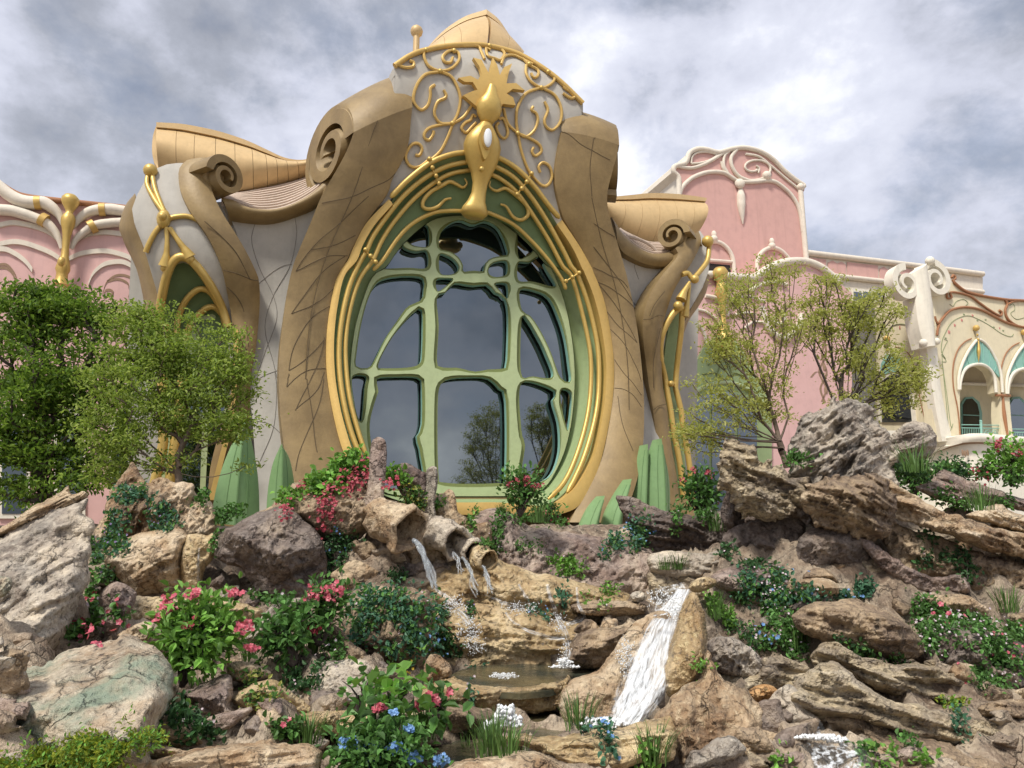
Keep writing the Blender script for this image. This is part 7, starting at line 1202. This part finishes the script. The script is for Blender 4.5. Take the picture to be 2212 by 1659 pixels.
def droplets(name, P, r, label=None, cat=None, kind='stuff'):
    n = len(P); b0 = np.array([(1, 0, 0), (-1, 0, 0), (0, 1, 0), (0, -1, 0), (0, 0, 1), (0, 0, -1)], float); V = (P[:, None]+b0[None]*np.broadcast_to(r, (n,))[:, None, None]*R.uniform(.6, 1.4, (n, 6, 1))).reshape(-1, 3)
    fc = np.array([(0, 2, 4), (2, 1, 4), (1, 3, 4), (3, 0, 4), (2, 0, 5), (1, 2, 5), (3, 1, 5), (0, 3, 5)]); F_ = (np.arange(n)[:, None, None]*6+fc[None]).reshape(-1, 3); o = arr_mesh(name, V, F_.ravel(), np.full(len(F_), 3), 'foam', smooth=True)
    return tag(o, label, cat, kind=kind)
fl_l = cB([(330, 195), (290, 240), (240, 300), (170, 385), (125, 470), (75, 570), (25, 690), (-20, 810), (-50, 900), (-75, 955)]); fl_r = cB([(410, 195), (395, 240), (370, 290), (345, 350), (335, 430), (325, 520), (310, 610), (295, 700), (250, 800), (140, 940)])
sheet('waterfall', fl_l, fl_r, [7.9, 7.6, 7.2, 6.75, 6.5, 6.3, 6.15, 6.05, 5.95, 5.9], 'fall_white', 'white foaming waterfall running down the tan rock chute', n=90, m=30, amp=.035, seed=1)
sheet('rapids', cB([(180, 200), (200, 250), (190, 300), (180, 345)]), cB([(400, 150), (420, 190), (370, 260), (330, 320)]), [0], 'fall_thin', 'churning water above the waterfall chute', n=30, m=24, amp=.04, drape=True, seed=2)
sheet('cascade', cB([(955, 905), (962, 940), (968, 985)]), cB([(1110, 905), (1130, 940), (1142, 985)]), [6.0, 5.95, 5.9], 'fall_thin', 'short thin cascade into the small side pool at lower right', n=20, m=20, amp=.02, seed=3)
sheet('cascade', cB([(985, 1020), (1010, 1080), (1010, 1180)]), cB([(1270, 1015), (1370, 1080), (1400, 1180)]), [5.6, 5.45, 5.3], 'fall_thin', 'broken sheet of water leaving the small side pool', n=24, m=26, amp=.03, seed=5)
def stream(label, pts, r, n=26, strands=4, jit=.012):
    V, fs_, off = [], [], 0; P0 = catmull(np.array(pts), n)
    for k in range(strands):
        w_ = R.normal(0, jit, (5, 3)); P = P0+catmull(w_, n)*np.linspace(.6, 2.2, n)[:, None]; v, f_ = tube_vf(P, r*np.linspace(1, .55, n)*R.uniform(.6, 1.1), 6); V.append(v); fs_ += [tuple(x+off for x in q) for q in f_]; off += len(v)
    o = mesh('water_jet', np.vstack(V), fs_, 'stream_body'); return tag(o, label, 'water jet', 'jets from the stone tubs')
t, b = newmat('stream_body'); b.inputs['Base Color'].default_value = (.80, .84, .86, 1); b.inputs['Roughness'].default_value = .12; b.inputs['Transmission Weight'].default_value = .75; b.inputs['IOR'].default_value = 1.33; L(t, ramp(t, noise(t, coords(t, stretch=(60, 60, 14)), 1.0, 5, .7), [(.38, g3(.15)), (.60, g3(.95))]), b.inputs['Alpha']); bump(t, b, noise(t, coords(t, stretch=(30, 30, 6)), 1.5, 4), .5, .02)
def jet(label, a, bpx, Yb, r, **kw):
    B = atY([bpx], Yb)[0]; a = np.array(a); pts = [a+(B-a)*s*np.array([1, 1, 0])+np.array([0, 0, (B-a)[2]*(s**1.7)]) for s in np.linspace(0, 1, 7)]; return stream(label, pts, r, **kw), B
_, B1 = jet('strong jet from the large tan tub', atY([px(c8, (575, 745))], 8.45)[0], px(c8, (722, 1065)), 8.2, .024, strands=7)
jet('two thin jets from the medium grey tub', atY([px(c8, (845, 830))], 8.8)[0], px(c8, (905, 960)), 8.6, .012, strands=4); jet('arching jet from the small grey tub', atY([px(c8, (905, 865))], 8.95)[0], px(c8, (1000, 1085)), 8.6, .015, strands=5); jet('short jet from the smallest ochre tub', atY([px(c8, (1050, 925))], 8.9)[0], px(c8, (1105, 1080)), 8.6, .015, strands=5)
def trickle(label, cvf, pts, w, seed):
    P = catmull(np.array(cvf(pts)), 30); T = np.gradient(P, axis=0); T /= np.linalg.norm(T, axis=1)[:, None]; S = np.stack([-T[:, 1], T[:, 0]], 1); ww = w*np.linspace(.6, 1.3, 30)[:, None]
    return sheet('trickle', P-S*ww, P+S*ww, [0], 'fall_thin', label, 'trickle', n=40, m=8, amp=.015, drape=True, seed=seed, off=.03)
sp_ = [(722, 1065), (780, 1110), (850, 1170), (910, 1240), (960, 1310)]
trickle('spray running down from the large tub', c8, sp_, 9, 11); trickle('upper left trickle on the tan tier', c8, [(1060, 1110), (1130, 1140), (1200, 1170), (1330, 1205)], 5, 12); trickle('long thin trickle across the golden tier', c8, [(1200, 1230), (1260, 1300), (1370, 1360), (1500, 1400), (1600, 1405)], 5, 13); trickle('central trickle falling into the upper pool', c8, [(1480, 1040), (1510, 1150), (1560, 1280), (1605, 1380), (1625, 1480), (1595, 1600)], 8, 14); trickle('right trickle joining the central one', c8, [(1680, 1060), (1690, 1170), (1725, 1270), (1610, 1310)], 5, 15); trickle('small trickle left of the central one', c8, [(1290, 1040), (1340, 1130), (1395, 1215)], 5, 16); trickle('thin trickle on the narrow ochre rock at left', c4, [(1200, 1320), (1190, 1440), (1198, 1560)], 4, 17)
def foamy(label, cvf, pts_bl, n, Yf, sc=.03, z=None, up=.1):
    bl = scale_blobs(cvf, pts_bl); p, k = sample(bl, n); P = atY(p, Yf+R.normal(0, .06, n)) if z is None else atZ(p, z)+np.abs(R.normal(0, up, (n, 1)))*np.array([0, 0, 1.]); return droplets('foam', P, sc*R.uniform(.3, 1.2, n), label, 'foam')
foamy('foam heap bursting in the lower pool', cA, [(1200, 960, 70, 70), (1120, 1030, 70, 30), (1260, 1000, 50, 40)], 2200, 6.0, .019); foamy('foam at the foot of the waterfall', cA, [(1820, 1010, 110, 30), (1930, 1020, 90, 30)], 2000, 5.85, .018); foamy('foam line where the trickle meets the upper pool', cA, [(1590, 630, 110, 10), (1600, 600, 50, 30)], 600, 7.3, .011); foamy('foam in the small side pool at lower right', cB, [(1100, 995, 130, 12), (1200, 1010, 60, 12)], 1000, 5.6, .013)
foamy('drops flying off the jet of the large tub', c8, [(850, 1180, 110, 90), (950, 1350, 110, 110), (1000, 1450, 90, 80)], 800, 7.9, .006); foamy('drops splashing around the central trickle', c8, [(1560, 1300, 80, 90), (1600, 1500, 60, 80), (1300, 1200, 140, 60)], 450, 7.7, .006); foamy('drops leaping off the waterfall', cB, [(330, 300, 60, 90), (250, 240, 90, 60), (60, 560, 60, 120), (330, 560, 30, 150)], 700, 6.6, .007); foamy('splashes in the upper pool', cA, [(1190, 690, 110, 25)], 320, 7.1, .007)
